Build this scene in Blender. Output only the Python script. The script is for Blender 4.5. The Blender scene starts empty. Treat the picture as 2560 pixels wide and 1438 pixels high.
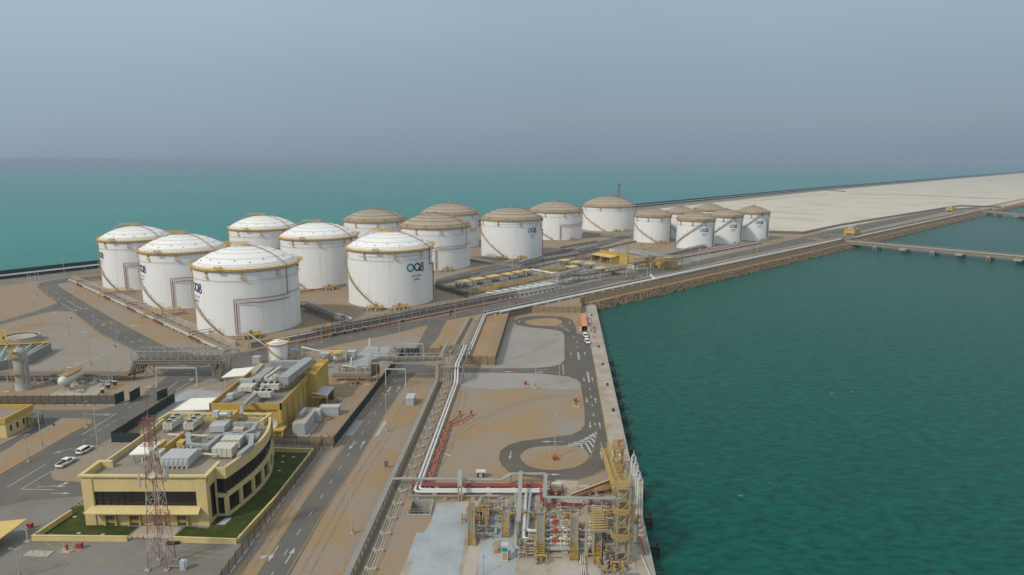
import bpy, math, random
from mathutils import Vector, Matrix
random.seed(7)
S = bpy.context.scene
COL = S.collection
R = math.radians
# ------------------------------------------------------------------ camera, light, exposure
CAM_H, FPX, CX, CY, HORIZON = 75.0, 1730.0, 1280.0, 719.0, 400.0
PITCH = math.atan((CY - HORIZON) / FPX)
cd = bpy.data.cameras.new('camera'); cam = bpy.data.objects.new('camera', cd); COL.objects.link(cam)
cam.location = (0, 0, CAM_H); cam.rotation_euler = (math.pi / 2 - PITCH, 0, 0)
cd.sensor_width = 36; cd.lens = 36 * FPX / 2560; cd.clip_start = 1; cd.clip_end = 80000
S.camera = cam
SUN_EL, SUN_DIR = 42, Vector((-0.74, -0.67, 0)).normalized()
w = bpy.data.worlds.new('World'); S.world = w; w.use_nodes = True
nt = w.node_tree; nt.nodes.clear()
wo = nt.nodes.new('ShaderNodeOutputWorld'); bg = nt.nodes.new('ShaderNodeBackground'); bg.inputs[1].default_value = 0.1
sky = nt.nodes.new('ShaderNodeTexSky'); sky.sky_type = 'NISHITA'; sky.sun_disc = False
sky.sun_elevation = R(SUN_EL); sky.sun_rotation = math.atan2(SUN_DIR.x, SUN_DIR.y); sky.dust_density = 4; sky.air_density = 1.0
tc = nt.nodes.new('ShaderNodeTexCoord'); sx = nt.nodes.new('ShaderNodeSeparateXYZ'); rp = nt.nodes.new('ShaderNodeValToRGB')
mx = nt.nodes.new('ShaderNodeMix'); mx.data_type = 'RGBA'; mx.inputs[0].default_value = 0.93
nt.links.new(tc.outputs['Generated'], sx.inputs[0]); nt.links.new(sx.outputs['Z'], rp.inputs[0])
# dusty overcast air: grey-blue low down, paler overhead (same all round)
cr = rp.color_ramp; cr.elements[0].position = 0.0; cr.elements[0].color = (.232, .300, .385, 1)
cr.elements[1].position = 1.0; cr.elements[1].color = (.56, .62, .66, 1)
for ps, c in ((.055, (.272, .352, .436, 1)), (.11, (.29, .378, .462, 1)), (.19, (.345, .442, .532, 1)), (.5, (.46, .54, .60, 1))):
    e = cr.elements.new(ps); e.color = c
sc10 = nt.nodes.new('ShaderNodeVectorMath'); sc10.operation = 'SCALE'; sc10.inputs[3].default_value = 10.0
nt.links.new(rp.outputs[0], sc10.inputs[0])
# thin cloud lets more light through on the sun's side
dt = nt.nodes.new('ShaderNodeVectorMath'); dt.operation = 'DOT_PRODUCT'; dt.inputs[1].default_value = SUN_DIR; nt.links.new(tc.outputs['Generated'], dt.inputs[0])
cn = nt.nodes.new('ShaderNodeTexNoise'); cn.inputs['Scale'].default_value = 2.2; cn.inputs['Detail'].default_value = 4; nt.links.new(tc.outputs['Generated'], cn.inputs[0])
cm_ = nt.nodes.new('ShaderNodeMapRange'); cm_.inputs[1].default_value = -.72; cm_.inputs[2].default_value = 1.0; cm_.inputs[3].default_value = 9.15; cm_.inputs[4].default_value = 14.5; nt.links.new(dt.outputs['Value'], cm_.inputs[0])
cb_ = nt.nodes.new('ShaderNodeMath'); cb_.operation = 'MULTIPLY_ADD'; cb_.inputs[1].default_value = 1.4; nt.links.new(cn.outputs[0], cb_.inputs[0]); nt.links.new(cm_.outputs[0], cb_.inputs[2]); nt.links.new(cb_.outputs[0], sc10.inputs[3])
nt.links.new(sky.outputs[0], mx.inputs['A']); nt.links.new(sc10.outputs[0], mx.inputs['B'])
nt.links.new(mx.outputs['Result'], bg.inputs[0]); nt.links.new(bg.outputs[0], wo.inputs[0])
sl = bpy.data.lights.new('sun', 'SUN'); sl.energy = 2.15; sl.angle = R(4); sl.color = (1, .93, .82)
so = bpy.data.objects.new('sun', sl); COL.objects.link(so)
sv = Vector((SUN_DIR.x * math.cos(R(SUN_EL)), SUN_DIR.y * math.cos(R(SUN_EL)), math.sin(R(SUN_EL))))
so.rotation_euler = (-sv).to_track_quat('-Z', 'Y').to_euler(); so.location = sv * 400
S.view_settings.view_transform = 'Standard'; S.view_settings.look = 'None'; S.view_settings.exposure = 0.0; S.view_settings.gamma = 1
S.render.engine = 'CYCLES'
S.cycles.max_bounces = 5; S.cycles.diffuse_bounces = 2; S.cycles.glossy_bounces = 2; S.cycles.transparent_max_bounces = 12
S.cycles.volume_bounces = 0; S.cycles.use_denoising = True; S.cycles.caustics_reflective = False; S.cycles.caustics_refractive = False

# ------------------------------------------------------------------ helpers
def G(x, y, z=0.0):
    """photo pixel -> point on the level z"""
    u = (x - CX) / FPX; v = (y - CY) / FPX
    t = (CAM_H - z) / (math.sin(PITCH) + v * math.cos(PITCH))
    return Vector((u * t, (math.cos(PITCH) - v * math.sin(PITCH)) * t, z))
def GL(pts, z=0.0): return [G(x, y, z) for x, y in pts]
def hz(px, py, py2):
    """height of an upright thing that stands at pixel (px,py) and ends at row py2"""
    g = G(px, py); v = (py2 - CY) / FPX
    s = (math.sin(PITCH) + v * math.cos(PITCH)) / (math.cos(PITCH) - v * math.sin(PITCH))
    return CAM_H - g.y * s
MATS = {}
def mat(name, col, rough=.8, metal=0., var=.18, vs=.35, fine=.12, fs=6., bump=0., bs=8., stretch=None, alpha=None, spec=.5):
    if name in MATS: return MATS[name]
    m = bpy.data.materials.new(name); m.use_nodes = True; n = m.node_tree.nodes; l = m.node_tree.links
    b = n['Principled BSDF']; b.inputs['Roughness'].default_value = rough; b.inputs['Metallic'].default_value = metal
    b.inputs['Specular IOR Level'].default_value = spec
    ge = n.new('ShaderNodeNewGeometry'); mp = n.new('ShaderNodeMapping'); l.new(ge.outputs['Position'], mp.inputs[0])
    if stretch: mp.inputs['Scale'].default_value = stretch
    a = n.new('ShaderNodeTexNoise'); a.inputs['Scale'].default_value = vs; a.inputs['Detail'].default_value = 4
    f = n.new('ShaderNodeTexNoise'); f.inputs['Scale'].default_value = fs; f.inputs['Detail'].default_value = 3
    l.new(mp.outputs[0], a.inputs[0]); l.new(mp.outputs[0], f.inputs[0])
    s = n.new('ShaderNodeMath'); s.operation = 'MULTIPLY_ADD'; s.inputs[1].default_value = var * 2.4; s.inputs[2].default_value = 1 - var * 1.2 - fine
    l.new(a.outputs[0], s.inputs[0])
    t = n.new('ShaderNodeMath'); t.operation = 'MULTIPLY_ADD'; t.inputs[1].default_value = fine * 2; l.new(f.outputs[0], t.inputs[0]); l.new(s.outputs[0], t.inputs[2])
    c = n.new('ShaderNodeVectorMath'); c.operation = 'SCALE'; c.inputs[0].default_value = col; l.new(t.outputs[0], c.inputs[3])
    l.new(c.outputs[0], b.inputs['Base Color'])
    if bump:
        q = n.new('ShaderNodeTexNoise'); q.inputs['Scale'].default_value = bs; q.inputs['Detail'].default_value = 4; l.new(ge.outputs['Position'], q.inputs[0])
        u = n.new('ShaderNodeBump'); u.inputs['Strength'].default_value = bump; u.inputs['Distance'].default_value = .1; l.new(q.outputs[0], u.inputs['Height']); l.new(u.outputs[0], b.inputs['Normal'])
    if alpha is not None: b.inputs['Alpha'].default_value = alpha
    MATS[name] = m; return m
def two_tone(name, c1, c2, scale, lo, hi, rough=.95, fine=.25, fs=3., stretch=None, bump=.3, bs=4., third=None):
    """patches of c2 over c1, with grain"""
    if name in MATS: return MATS[name]
    m = bpy.data.materials.new(name); m.use_nodes = True; n = m.node_tree.nodes; l = m.node_tree.links
    b = n['Principled BSDF']; b.inputs['Roughness'].default_value = rough; b.inputs['Specular IOR Level'].default_value = .2
    ge = n.new('ShaderNodeNewGeometry'); mp = n.new('ShaderNodeMapping'); l.new(ge.outputs['Position'], mp.inputs[0])
    if stretch: mp.inputs['Scale'].default_value = stretch
    a = n.new('ShaderNodeTexNoise'); a.inputs['Scale'].default_value = scale; a.inputs['Detail'].default_value = 6; a.inputs['Roughness'].default_value = .6; l.new(mp.outputs[0], a.inputs[0])
    r = n.new('ShaderNodeMapRange'); r.inputs[1].default_value = lo; r.inputs[2].default_value = hi; l.new(a.outputs[0], r.inputs[0])
    x = n.new('ShaderNodeMix'); x.data_type = 'RGBA'; x.inputs['A'].default_value = (*c1, 1); x.inputs['B'].default_value = (*c2, 1); l.new(r.outputs[0], x.inputs[0])
    out = x.outputs['Result']
    if third:
        a3 = n.new('ShaderNodeTexNoise'); a3.inputs['Scale'].default_value = scale * .31; a3.inputs['Detail'].default_value = 5; l.new(mp.outputs[0], a3.inputs[0])
        r3 = n.new('ShaderNodeMapRange'); r3.inputs[1].default_value = .52; r3.inputs[2].default_value = .66; l.new(a3.outputs[0], r3.inputs[0])
        x3 = n.new('ShaderNodeMix'); x3.data_type = 'RGBA'; l.new(out, x3.inputs['A']); x3.inputs['B'].default_value = (*third, 1); l.new(r3.outputs[0], x3.inputs[0]); out = x3.outputs['Result']
    f = n.new('ShaderNodeTexNoise'); f.inputs['Scale'].default_value = fs; f.inputs['Detail'].default_value = 5; f.inputs['Roughness'].default_value = .7; l.new(ge.outputs['Position'], f.inputs[0])
    t = n.new('ShaderNodeMath'); t.operation = 'MULTIPLY_ADD'; t.inputs[1].default_value = fine * 2; t.inputs[2].default_value = 1 - fine; l.new(f.outputs[0], t.inputs[0])
    c = n.new('ShaderNodeVectorMath'); c.operation = 'SCALE'; l.new(out, c.inputs[0]); l.new(t.outputs[0], c.inputs[3]); l.new(c.outputs[0], b.inputs['Base Color'])
    if bump:
        u = n.new('ShaderNodeBump'); u.inputs['Strength'].default_value = bump; u.inputs['Distance'].default_value = .15; l.new(f.outputs[0], u.inputs['Height']); l.new(u.outputs[0], b.inputs['Normal'])
    MATS[name] = m; return m

class MB:
    """collects boxes, bars, tubes ... and links them as one mesh"""
    def __init__(s): s.v = []; s.f = []
    def add(s, vs, fs):
        o = len(s.v); s.v += [tuple(p) for p in vs]; s.f += [tuple(i + o for i in f) for f in fs]; return s
    def box(s, cx, cy, z0, sx, sy, sz, rot=0.):
        c, n = math.cos(rot), math.sin(rot); vs = []
        for z in (z0, z0 + sz):
            for a, b in ((-1, -1), (1, -1), (1, 1), (-1, 1)):
                x, y = a * sx / 2, b * sy / 2; vs.append((cx + x * c - y * n, cy + x * n + y * c, z))
        return s.add(vs, [(3, 2, 1, 0), (4, 5, 6, 7), (0, 1, 5, 4), (1, 2, 6, 5), (2, 3, 7, 6), (3, 0, 4, 7)])
    def beam(s, a, b, w, h=None):
        a, b = Vector(a), Vector(b); d = b - a
        if d.length < 1e-6: return s
        d.normalize(); up = Vector((0, 0, 1)) if abs(d.z) < .95 else Vector((1, 0, 0))
        x = d.cross(up).normalized(); y = x.cross(d).normalized(); h = h or w; vs = []
        for p in (a, b):
            for i, j in ((-1, -1), (1, -1), (1, 1), (-1, 1)): vs.append(p + x * (i * w / 2) + y * (j * h / 2))
        return s.add(vs, [(3, 2, 1, 0), (4, 5, 6, 7), (0, 1, 5, 4), (1, 2, 6, 5), (2, 3, 7, 6), (3, 0, 4, 7)])
    def path(s, pts, r, n=6, closed=False, r2=None):
        pts = [Vector(p) for p in pts]; k = len(pts); vs = []; fs = []; px = None
        for i, p in enumerate(pts):
            if closed: d = pts[(i + 1) % k] - pts[i - 1]
            else: d = pts[min(i + 1, k - 1)] - pts[max(i - 1, 0)]
            d.normalize()
            if px is None:
                up = Vector((0, 0, 1)) if abs(d.z) < .95 else Vector((1, 0, 0)); x = d.cross(up).normalized()
            else: x = (px - d * px.dot(d)).normalized()
            px = x; y = d.cross(x); rr = r if r2 is None else r + (r2 - r) * i / (k - 1); sc = 1.
            if 0 < i < k - 1 or closed:
                e = (p - pts[i - 1]).normalized(); sc = 1 / max(.5, e.dot(d))
            for j in range(n):
                t = 2 * math.pi * j / n; vs.append(p + (x * math.cos(t) + y * math.sin(t)) * rr * (sc if not closed else 1))
        for i in range(k if closed else k - 1):
            for j in range(n):
                a = i * n + j; b = i * n + (j + 1) % n; c = ((i + 1) % k) * n + (j + 1) % n; d_ = ((i + 1) % k) * n + j; fs.append((a, b, c, d_))
        if not closed: fs.append(tuple(range(n - 1, -1, -1))); fs.append(tuple((k - 1) * n + j for j in range(n)))
        return s.add(vs, fs)
    def tube(s, a, b, r, n=8, r2=None): return s.path([a, b], r, n, r2=r2)
    def lathe(s, cx, cy, prof, n=24, a0=0., a1=2 * math.pi):
        full = abs(a1 - a0 - 2 * math.pi) < 1e-6; m = n if full else n + 1; vs = []; fs = []
        for r, z in prof:
            for j in range(m):
                t = a0 + (a1 - a0) * j / n; vs.append((cx + r * math.cos(t), cy + r * math.sin(t), z))
        for i in range(len(prof) - 1):
            for j in range(n):
                k = (j + 1) % m; fs.append((i * m + j, i * m + k, (i + 1) * m + k, (i + 1) * m + j))
        return s.add(vs, fs)
    def prism(s, poly, z0, z1):
        k = len(poly); ar = sum(poly[i][0] * poly[(i + 1) % k][1] - poly[(i + 1) % k][0] * poly[i][1] for i in range(k))
        if ar < 0: poly = list(poly)[::-1]
        vs = [(p[0], p[1], z0) for p in poly] + [(p[0], p[1], z1) for p in poly]
        fs = [tuple(range(k - 1, -1, -1)), tuple(range(k, 2 * k))] + [(i, (i + 1) % k, k + (i + 1) % k, k + i) for i in range(k)]
        return s.add(vs, fs)
    def sheet(s, poly, z):
        k = len(poly); ar = sum(poly[i][0] * poly[(i + 1) % k][1] - poly[(i + 1) % k][0] * poly[i][1] for i in range(k))
        if ar < 0: poly = list(poly)[::-1]
        return s.add([(p[0], p[1], z) for p in poly], [tuple(range(k))])
    def ball(s, c, r, n=10, m=6, sz=1.):
        return s.lathe(c[0], c[1], [(max(1e-4, r * math.sin(math.pi * i / m)), c[2] - r * sz * math.cos(math.pi * i / m)) for i in range(m + 1)], n)
    def strip(s, pts, w, z, off=0.):
        l, r = offset(pts, off + w / 2), offset(pts, off - w / 2); k = len(pts)
        return s.add([(p.x, p.y, z) for p in r] + [(p.x, p.y, z) for p in l], [(i, i + 1, k + i + 1, k + i) for i in range(k - 1)])
    def wall(s, pts, w, z0, z1):
        l, r = offset(pts, w / 2), offset(pts, -w / 2)
        return s.prism([(p.x, p.y) for p in r] + [(p.x, p.y) for p in l[::-1]], z0, z1)
    def build(s, name, m, parent=None, smooth=False, label=None, cat=None, group=None, kind=None):
        me = bpy.data.meshes.new(name); o = Vector((0, 0, 0)); q = parent
        while q: o += q.location; q = q.parent
        me.from_pydata([(x - o.x, y - o.y, z - o.z) for x, y, z in s.v], [], s.f); me.materials.append(m)
        if smooth:
            me.shade_smooth()
            try: me.set_sharp_from_angle(angle=R(40))
            except Exception: pass
        ob = bpy.data.objects.new(name, me); COL.objects.link(ob)
        if parent: ob.parent = parent
        if label: ob['label'] = label
        if cat: ob['category'] = cat
        if group: ob['group'] = group
        if kind: ob['kind'] = kind
        return ob
def offset(pts, d):
    pts = [Vector((p[0], p[1], 0)) for p in pts]; out = []; k = len(pts)
    for i, p in enumerate(pts):
        a = (pts[i] - pts[i - 1]).normalized() if i else None; b = (pts[i + 1] - pts[i]).normalized() if i < k - 1 else None
        a = a or b; b = b or a; n = (Vector((-a.y, a.x, 0)) + Vector((-b.y, b.x, 0)))
        n.normalize(); c = max(.35, n.dot(Vector((-a.y, a.x, 0)))); out.append(p + n * (d / c))
    return out
def smooth_line(pts, n=6, closed=False):
    P = [Vector(p) for p in pts]; k = len(P); out = []
    for i in range(k if closed else k - 1):
        a, b, c, d = (P[i - 1] if closed or i else P[i]), P[i], P[(i + 1) % k], (P[(i + 2) % k] if closed or i < k - 2 else P[i + 1])
        for j in range(n):
            t = j / n; out.append(.5 * (2 * b + (c - a) * t + (2 * a - 5 * b + 4 * c - d) * t * t + (3 * b - a - 3 * c + d) * t ** 3))
    if not closed: out.append(P[-1])
    return out
def resample(pts, step):
    pts = [Vector(p) for p in pts]; L = [0]
    for i in range(1, len(pts)): L.append(L[-1] + (pts[i] - pts[i - 1]).length)
    n = max(1, round(L[-1] / step)); out = []; j = 0
    for i in range(n + 1):
        d = L[-1] * i / n
        while j < len(pts) - 2 and L[j + 1] < d: j += 1
        t = (d - L[j]) / max(1e-9, L[j + 1] - L[j]); out.append(pts[j].lerp(pts[j + 1], t))
    return out
def thing(name, label, cat, loc=(0, 0, 0), group=None):
    o = bpy.data.objects.new(name, None); COL.objects.link(o); o.location = loc; o.empty_display_size = .5
    o['label'] = label; o['category'] = cat
    if group: o['group'] = group
    return o
def copy_tree(o, parent=None):
    c = o.copy(); COL.objects.link(c)
    if parent: c.parent = parent
    for ch in list(o.children): copy_tree(ch, c)
    return c
def clone(o, loc, rz=None, label=None, group=None):
    c = copy_tree(o); c.location = loc
    if rz is not None: c.rotation_euler = (0, 0, rz)
    if label: c['label'] = label
    if group: c['group'] = group
    return c
def inst(src, name, parent, loc, rz=0.):
    """another object with the mesh of src, under parent (loc in world, parent unrotated)"""
    o = bpy.data.objects.new(name, src.data); COL.objects.link(o); o.parent = parent
    p = Vector((0, 0, 0)); q = parent
    while q: p += q.location; q = q.parent
    o.location = Vector(loc) - p; o.rotation_euler = (0, 0, rz); return o
def ang(a, b): return math.atan2(b[1] - a[1], b[0] - a[0])

# ------------------------------------------------------------------ materials
M = {}
M['sand'] = two_tone('sandy_ground', (.288, .222, .162), (.31, .208, .112), .05, .46, .575, fine=.5, fs=2.4, third=(.275, .243, .205))
M['sand2'] = two_tone('greyish_ground', (.278, .243, .204), (.268, .215, .158), .05, .48, .66, fine=.5, fs=2.4)
M['tan'] = two_tone('tan_sand', (.315, .205, .105), (.335, .235, .135), .06, .4, .65, fine=.2, fs=2.)
M['gravel'] = two_tone('grey_gravel', (.315, .29, .262), (.285, .255, .22), .05, .42, .6, fine=.34, fs=2.6)
M['yard'] = two_tone('grey_yard_gravel', (.215, .200, .178), (.185, .165, .135), .07, .42, .6, fine=.3, fs=2.6)
M['pale'] = two_tone('pale_sand', (.58, .515, .41), (.47, .40, .30), .014, .48, .68, fine=.25, fs=.2, stretch=(1, 1, 1))
M['asphalt'] = two_tone('asphalt', (.120, .112, .100), (.165, .144, .118), .07, .4, .66, fine=.22, fs=2., bump=.1)
M['asphalt2'] = two_tone('worn_asphalt', (.132, .114, .092), (.104, .094, .080), .09, .4, .66, fine=.2, fs=2., bump=.1)
M['conc'] = two_tone('concrete', (.43, .38, .31), (.36, .30, .23), .12, .4, .65, fine=.16, fs=2., bump=.1)
M['concgrey'] = two_tone('grey_concrete', (.36, .365, .36), (.30, .30, .29), .2, .4, .65, fine=.15, fs=1.5, bump=.05)
M['concdark'] = mat('weathered_wall', (.26, .245, .215), .9)
M['slab'] = two_tone('blue_grey_slab', (.365, .385, .39), (.30, .315, .315), .16, .4, .65, fine=.18, fs=1.2, bump=.05)
M['grass'] = two_tone('grass', (.036, .052, .006), (.062, .074, .012), .35, .42, .6, fine=.6, fs=5.)
M['white'] = two_tone('white_paint', (.80, .79, .76), (.63, .57, .47), .55, .54, .84, rough=.55, fine=.05, fs=1.5, stretch=(1, 1, .05), bump=0)
M['stair'] = mat('brown_dusty_steel', (.38, .255, .085), .8, var=.2)
M['spray'] = mat('faded_spray_pipe', (.42, .24, .19), .7)
M['dustw'] = mat('dusty_white_pipe', (.56, .52, .44), .7, var=.15)
M['domew'] = mat('white_roof_paint', (.80, .785, .74), .6, var=.06, fine=.04, vs=.25)
M['beige'] = two_tone('beige_roof_paint', (.40, .325, .245), (.35, .28, .20), .12, .4, .66, rough=.7, fine=.1, fs=1.2, bump=0)
M['roadwhite'] = mat('road_white', (.41, .395, .36), .8, var=.25, vs=1.2)
M['roadyellow'] = mat('road_yellow', (.36, .26, .08), .8, var=.25, vs=1.2)
M['yel'] = mat('yellow_steel', (.56, .33, .03), .6, var=.2)
M['yel2'] = mat('worn_yellow_steel', (.44, .275, .055), .7, var=.25)
M['deck'] = two_tone('worn_quay_concrete', (.40, .35, .285), (.31, .25, .19), .16, .40, .62, fine=.25, fs=1.5, bump=.1, third=(.42, .385, .335))
M['jetty'] = mat('brown_jetty_concrete', (.25, .205, .15), .9)
M['ochre'] = mat('dusty_yellow_steel', (.40, .265, .085), .75, var=.25)
M['red'] = mat('red_pipe', (.27, .045, .035), .6, var=.15)
M['orangered'] = mat('orange_red_pipe', (.40, .085, .035), .6, var=.12)
M['galv'] = mat('galvanised_steel', (.36, .345, .31), .55, .25, var=.15)
M['steel'] = mat('dusty_grey_steel', (.25, .222, .18), .7, var=.2)
M['brownsteel'] = mat('brown_lagged_pipe', (.15, .118, .08), .7, var=.2)
M['wpipe'] = mat('white_pipe', (.62, .61, .58), .45, var=.06)
M['dark'] = mat('dark_void', (.035, .033, .03), .8)
M['rubber'] = mat('black_rubber', (.015, .015, .015), .7)
M['glass'] = mat('dark_glass', (.018, .015, .011), .12, var=.2, vs=.15, fine=.05)
M['cream'] = mat('cream_render', (.62, .485, .22), .85, var=.13, vs=.5, fine=.05, stretch=(1, 1, .18))
M['track'] = mat('worn_track', (.235, .188, .135), .95, var=.3, vs=.3)
M['creamdark'] = mat('deep_yellow_render', (.49, .315, .06), .85, var=.08, fine=.04)
M['mustard'] = mat('mustard_render', (.53, .36, .09), .85, var=.13, vs=.5, fine=.05, stretch=(1, 1, .18))
M['roofgrey'] = two_tone('roof_screed', (.29, .25, .20), (.235, .20, .155), .25, .4, .65, fine=.15, fs=2., bump=.05)
M['duct'] = mat('grey_duct', (.40, .41, .40), .5, .35, var=.12)
M['unit'] = mat('offwhite_unit', (.55, .52, .43), .6, var=.08)
M['lgrey'] = mat('light_grey_panel', (.44, .45, .445), .6, var=.06)
M['bluegrey'] = mat('blue_grey_container', (.42, .46, .49), .6, var=.07)
M['membrane'] = mat('white_membrane', (.80, .77, .66), .7, var=.04)
M['orange'] = mat('orange_container', (.62, .245, .09), .6, var=.1)
M['greennet'] = mat('dark_green_net', (.018, .035, .03), .9, alpha=.93)
M['mesh'] = mat('dusty_fence_mesh', (.19, .145, .08), .85, alpha=.46)
M['meshtan'] = mat('tan_fence_mesh', (.27, .195, .10), .85, alpha=.45)
M['pole'] = mat('dusty_pole', (.44, .39, .31), .7)
M['meshdark'] = mat('dark_fence_mesh', (.085, .075, .055), .85, alpha=.58)
M['post'] = mat('dark_fence_post', (.06, .055, .045), .8)
M['rock'] = two_tone('armour_rock', (.175, .128, .070), (.12, .090, .054), .35, .4, .65, fine=.3, fs=1.)
M['carwhite'] = mat('white_car_paint', (.80, .80, .79), .3, var=.03)
M['teal'] = mat('teal_print', (.0, .24, .27), .6)
M['navy'] = mat('navy_print', (.02, .016, .095), .6)
M['ink'] = mat('dark_print', (.03, .03, .05), .6)
M['towerred'] = mat('tower_red', (.27, .12, .095), .65, var=.15)
M['towerwhite'] = mat('tower_white', (.50, .43, .34), .7, var=.15)
M['yroof'] = mat('yellow_sheet_roof', (.60, .42, .13), .7, var=.15)
M['bollardyellow'] = mat('yellow_paint', (.62, .40, .04), .6)
# ================================================================== SETTING
SEA = -3.0
def sheet(name, px, z, m, kind='structure', parent=None, sm=0, world=False):
    pts = px if world else GL(px, 0)
    if sm: pts = smooth_line(pts, sm, True)
    b = MB(); b.sheet([(p[0], p[1]) for p in pts], z); return b.build(name, m, parent, kind=kind if parent is None else None)
# sea
def sea_mat():
    m = bpy.data.materials.new('sea_water'); m.use_nodes = True; n = m.node_tree.nodes; l = m.node_tree.links; b = n['Principled BSDF']
    b.inputs['Roughness'].default_value = .22; b.inputs['IOR'].default_value = 1.33; b.inputs['Specular IOR Level'].default_value = .09
    ge = n.new('ShaderNodeNewGeometry'); mp = n.new('ShaderNodeMapping'); l.new(ge.outputs['Position'], mp.inputs[0]); mp.inputs['Scale'].default_value = (.5, 1., 1.); mp.inputs['Rotation'].default_value = (0, 0, R(8))
    a = n.new('ShaderNodeTexNoise'); a.inputs['Scale'].default_value = .6; a.inputs['Detail'].default_value = 5; a.inputs['Roughness'].default_value = .62; l.new(mp.outputs[0], a.inputs[0])
    a2 = n.new('ShaderNodeTexNoise'); a2.inputs['Scale'].default_value = .05; a2.inputs['Detail'].default_value = 4; l.new(mp.outputs[0], a2.inputs[0])
    u = n.new('ShaderNodeBump'); u.inputs['Strength'].default_value = .6; u.inputs['Distance'].default_value = 1.1; l.new(a.outputs[0], u.inputs['Height']); l.new(u.outputs[0], b.inputs['Normal'])
    # open milky shallows to seaward, deeper green basin inside
    big = n.new('ShaderNodeTexNoise'); big.inputs['Scale'].default_value = .0035; big.inputs['Detail'].default_value = 4; l.new(mp.outputs[0], big.inputs[0])
    sp = n.new('ShaderNodeSeparateXYZ'); l.new(ge.outputs['Position'], sp.inputs[0])
    d = n.new('ShaderNodeMath'); d.operation = 'SUBTRACT'; l.new(sp.outputs['Y'], d.inputs[0]); l.new(sp.outputs['X'], d.inputs[1])
    r = n.new('ShaderNodeMapRange'); r.inputs[1].default_value = 350; r.inputs[2].default_value = 900; l.new(d.outputs[0], r.inputs[0])
    x = n.new('ShaderNodeMix'); x.data_type = 'RGBA'; x.inputs['A'].default_value = (.004, .082, .058, 1); x.inputs['B'].default_value = (.007, .190, .152, 1); l.new(r.outputs[0], x.inputs[0])
    v = n.new('ShaderNodeMath'); v.operation = 'MULTIPLY_ADD'; v.inputs[1].default_value = .5; v.inputs[2].default_value = .75; l.new(big.outputs[0], v.inputs[0])
    v2 = n.new('ShaderNodeMath'); v2.operation = 'MULTIPLY_ADD'; v2.inputs[1].default_value = 1.9; v2.inputs[2].default_value = .07; l.new(a.outputs[0], v2.inputs[0])  # light and dark sides of the ripples painted into the water colour
    v3 = n.new('ShaderNodeMath'); v3.operation = 'MULTIPLY'; l.new(v.outputs[0], v3.inputs[0]); l.new(v2.outputs[0], v3.inputs[1])
    c = n.new('ShaderNodeVectorMath'); c.operation = 'SCALE'; l.new(x.outputs['Result'], c.inputs[0]); l.new(v3.outputs[0], c.inputs[3])
    # small whitecaps: crests where two noises peak together
    f = n.new('ShaderNodeTexNoise'); f.inputs['Scale'].default_value = .8; f.inputs['Detail'].default_value = 4; f.inputs['Roughness'].default_value = .6; l.new(mp.outputs[0], f.inputs[0])
    fm = n.new('ShaderNodeMath'); fm.operation = 'MULTIPLY'; l.new(f.outputs[0], fm.inputs[0]); l.new(a2.outputs[0], fm.inputs[1])
    fr = n.new('ShaderNodeMapRange'); fr.inputs[1].default_value = .445; fr.inputs[2].default_value = .49; l.new(fm.outputs[0], fr.inputs[0])
    fx = n.new('ShaderNodeMix'); fx.data_type = 'RGBA'; fx.inputs['B'].default_value = (.30, .42, .38, 1); l.new(c.outputs[0], fx.inputs['A']); l.new(fr.outputs[0], fx.inputs[0])
    l.new(fx.outputs['Result'], b.inputs['Base Color']); return m
b = MB(); b.sheet([(-22000, -300), (22000, -300), (22000, 16300), (-22000, 16300)], SEA); b.build('sea', sea_mat(), kind='structure')
# land: quay edge, breakwater line, seaward line
QA, QB = G(1640, 1438), Vector((43.9, 353.7, 0)); qd = (QB - QA).normalized()
def quay(y, off=0.): return Vector((QA.x + (y - QA.y) * qd.x / qd.y + off, y, 0))
FENCE_PX = [(1451, 759.5), (1548, 736), (1620, 718), (1699, 696.5), (1799, 671.5), (1900, 650.5), (2006, 624), (2111, 601.5), (2190, 589), (2323, 558.5), (2455, 531.5)]
FL = GL(FENCE_PX); fd = (FL[-1] - FL[0]).normalized(); fn = Vector((fd.y, -fd.x, 0))           # fd runs along the breakwater, fn points to the basin
f0 = FL[0]
def fence_at(t, off=0., z=0.): return f0 + fd * t + fn * off + Vector((0, 0, z))
WATER_PX = [(1500, 777), (1566, 759.7), (1650, 738), (1745, 714), (1835, 693), (1900, 677), (2032, 645.5), (2138, 616), (2217, 598.5), (2349, 566.5), (2463, 542.7)]
wdist = sum((G(x, y, SEA) - f0).dot(fn) for x, y in WATER_PX) / len(WATER_PX)
BACK = [G(-420, 760, 0), G(0, 702, 2), G(240, 672, 2), G(1600, 521, 0), G(2035, 477, 0), G(2380, 447, 0), G(2560, 431.5, 0)]
BACK = [Vector((p.x, p.y, 0)) for p in BACK]; BACK.append(BACK[-1] + (BACK[-1] - BACK[-2]).normalized() * 2500)
back_out = offset(BACK, 20)
land = [quay(20), quay(353.7)] + [fence_at(t, 2.5) for t in (4, 400, 900, 2200, 5000)] + back_out[::-1] + [Vector((-700, 20, 0))]
from mathutils.geometry import tessellate_polygon
_p = [G(1028, 1252), G(1084, 1252), G(1073, 1294.5), G(1014, 1294.5)]; PIT = (-22.2, -17.8, 137.4, 143.4)      # open valve pit left out of the ground
hole = [Vector((PIT[0], PIT[2], 0)), Vector((PIT[1], PIT[2], 0)), Vector((PIT[1], PIT[3], 0)), Vector((PIT[0], PIT[3], 0))]
lp = [Vector((p.x, p.y, 0)) for p in land]; tri = tessellate_polygon([lp, hole]); allp = lp + hole; b = MB()
b.add(allp, [tuple(t) if (allp[t[1]] - allp[t[0]]).cross(allp[t[2]] - allp[t[0]]).z > 0 else tuple(t)[::-1] for t in tri])
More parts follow.
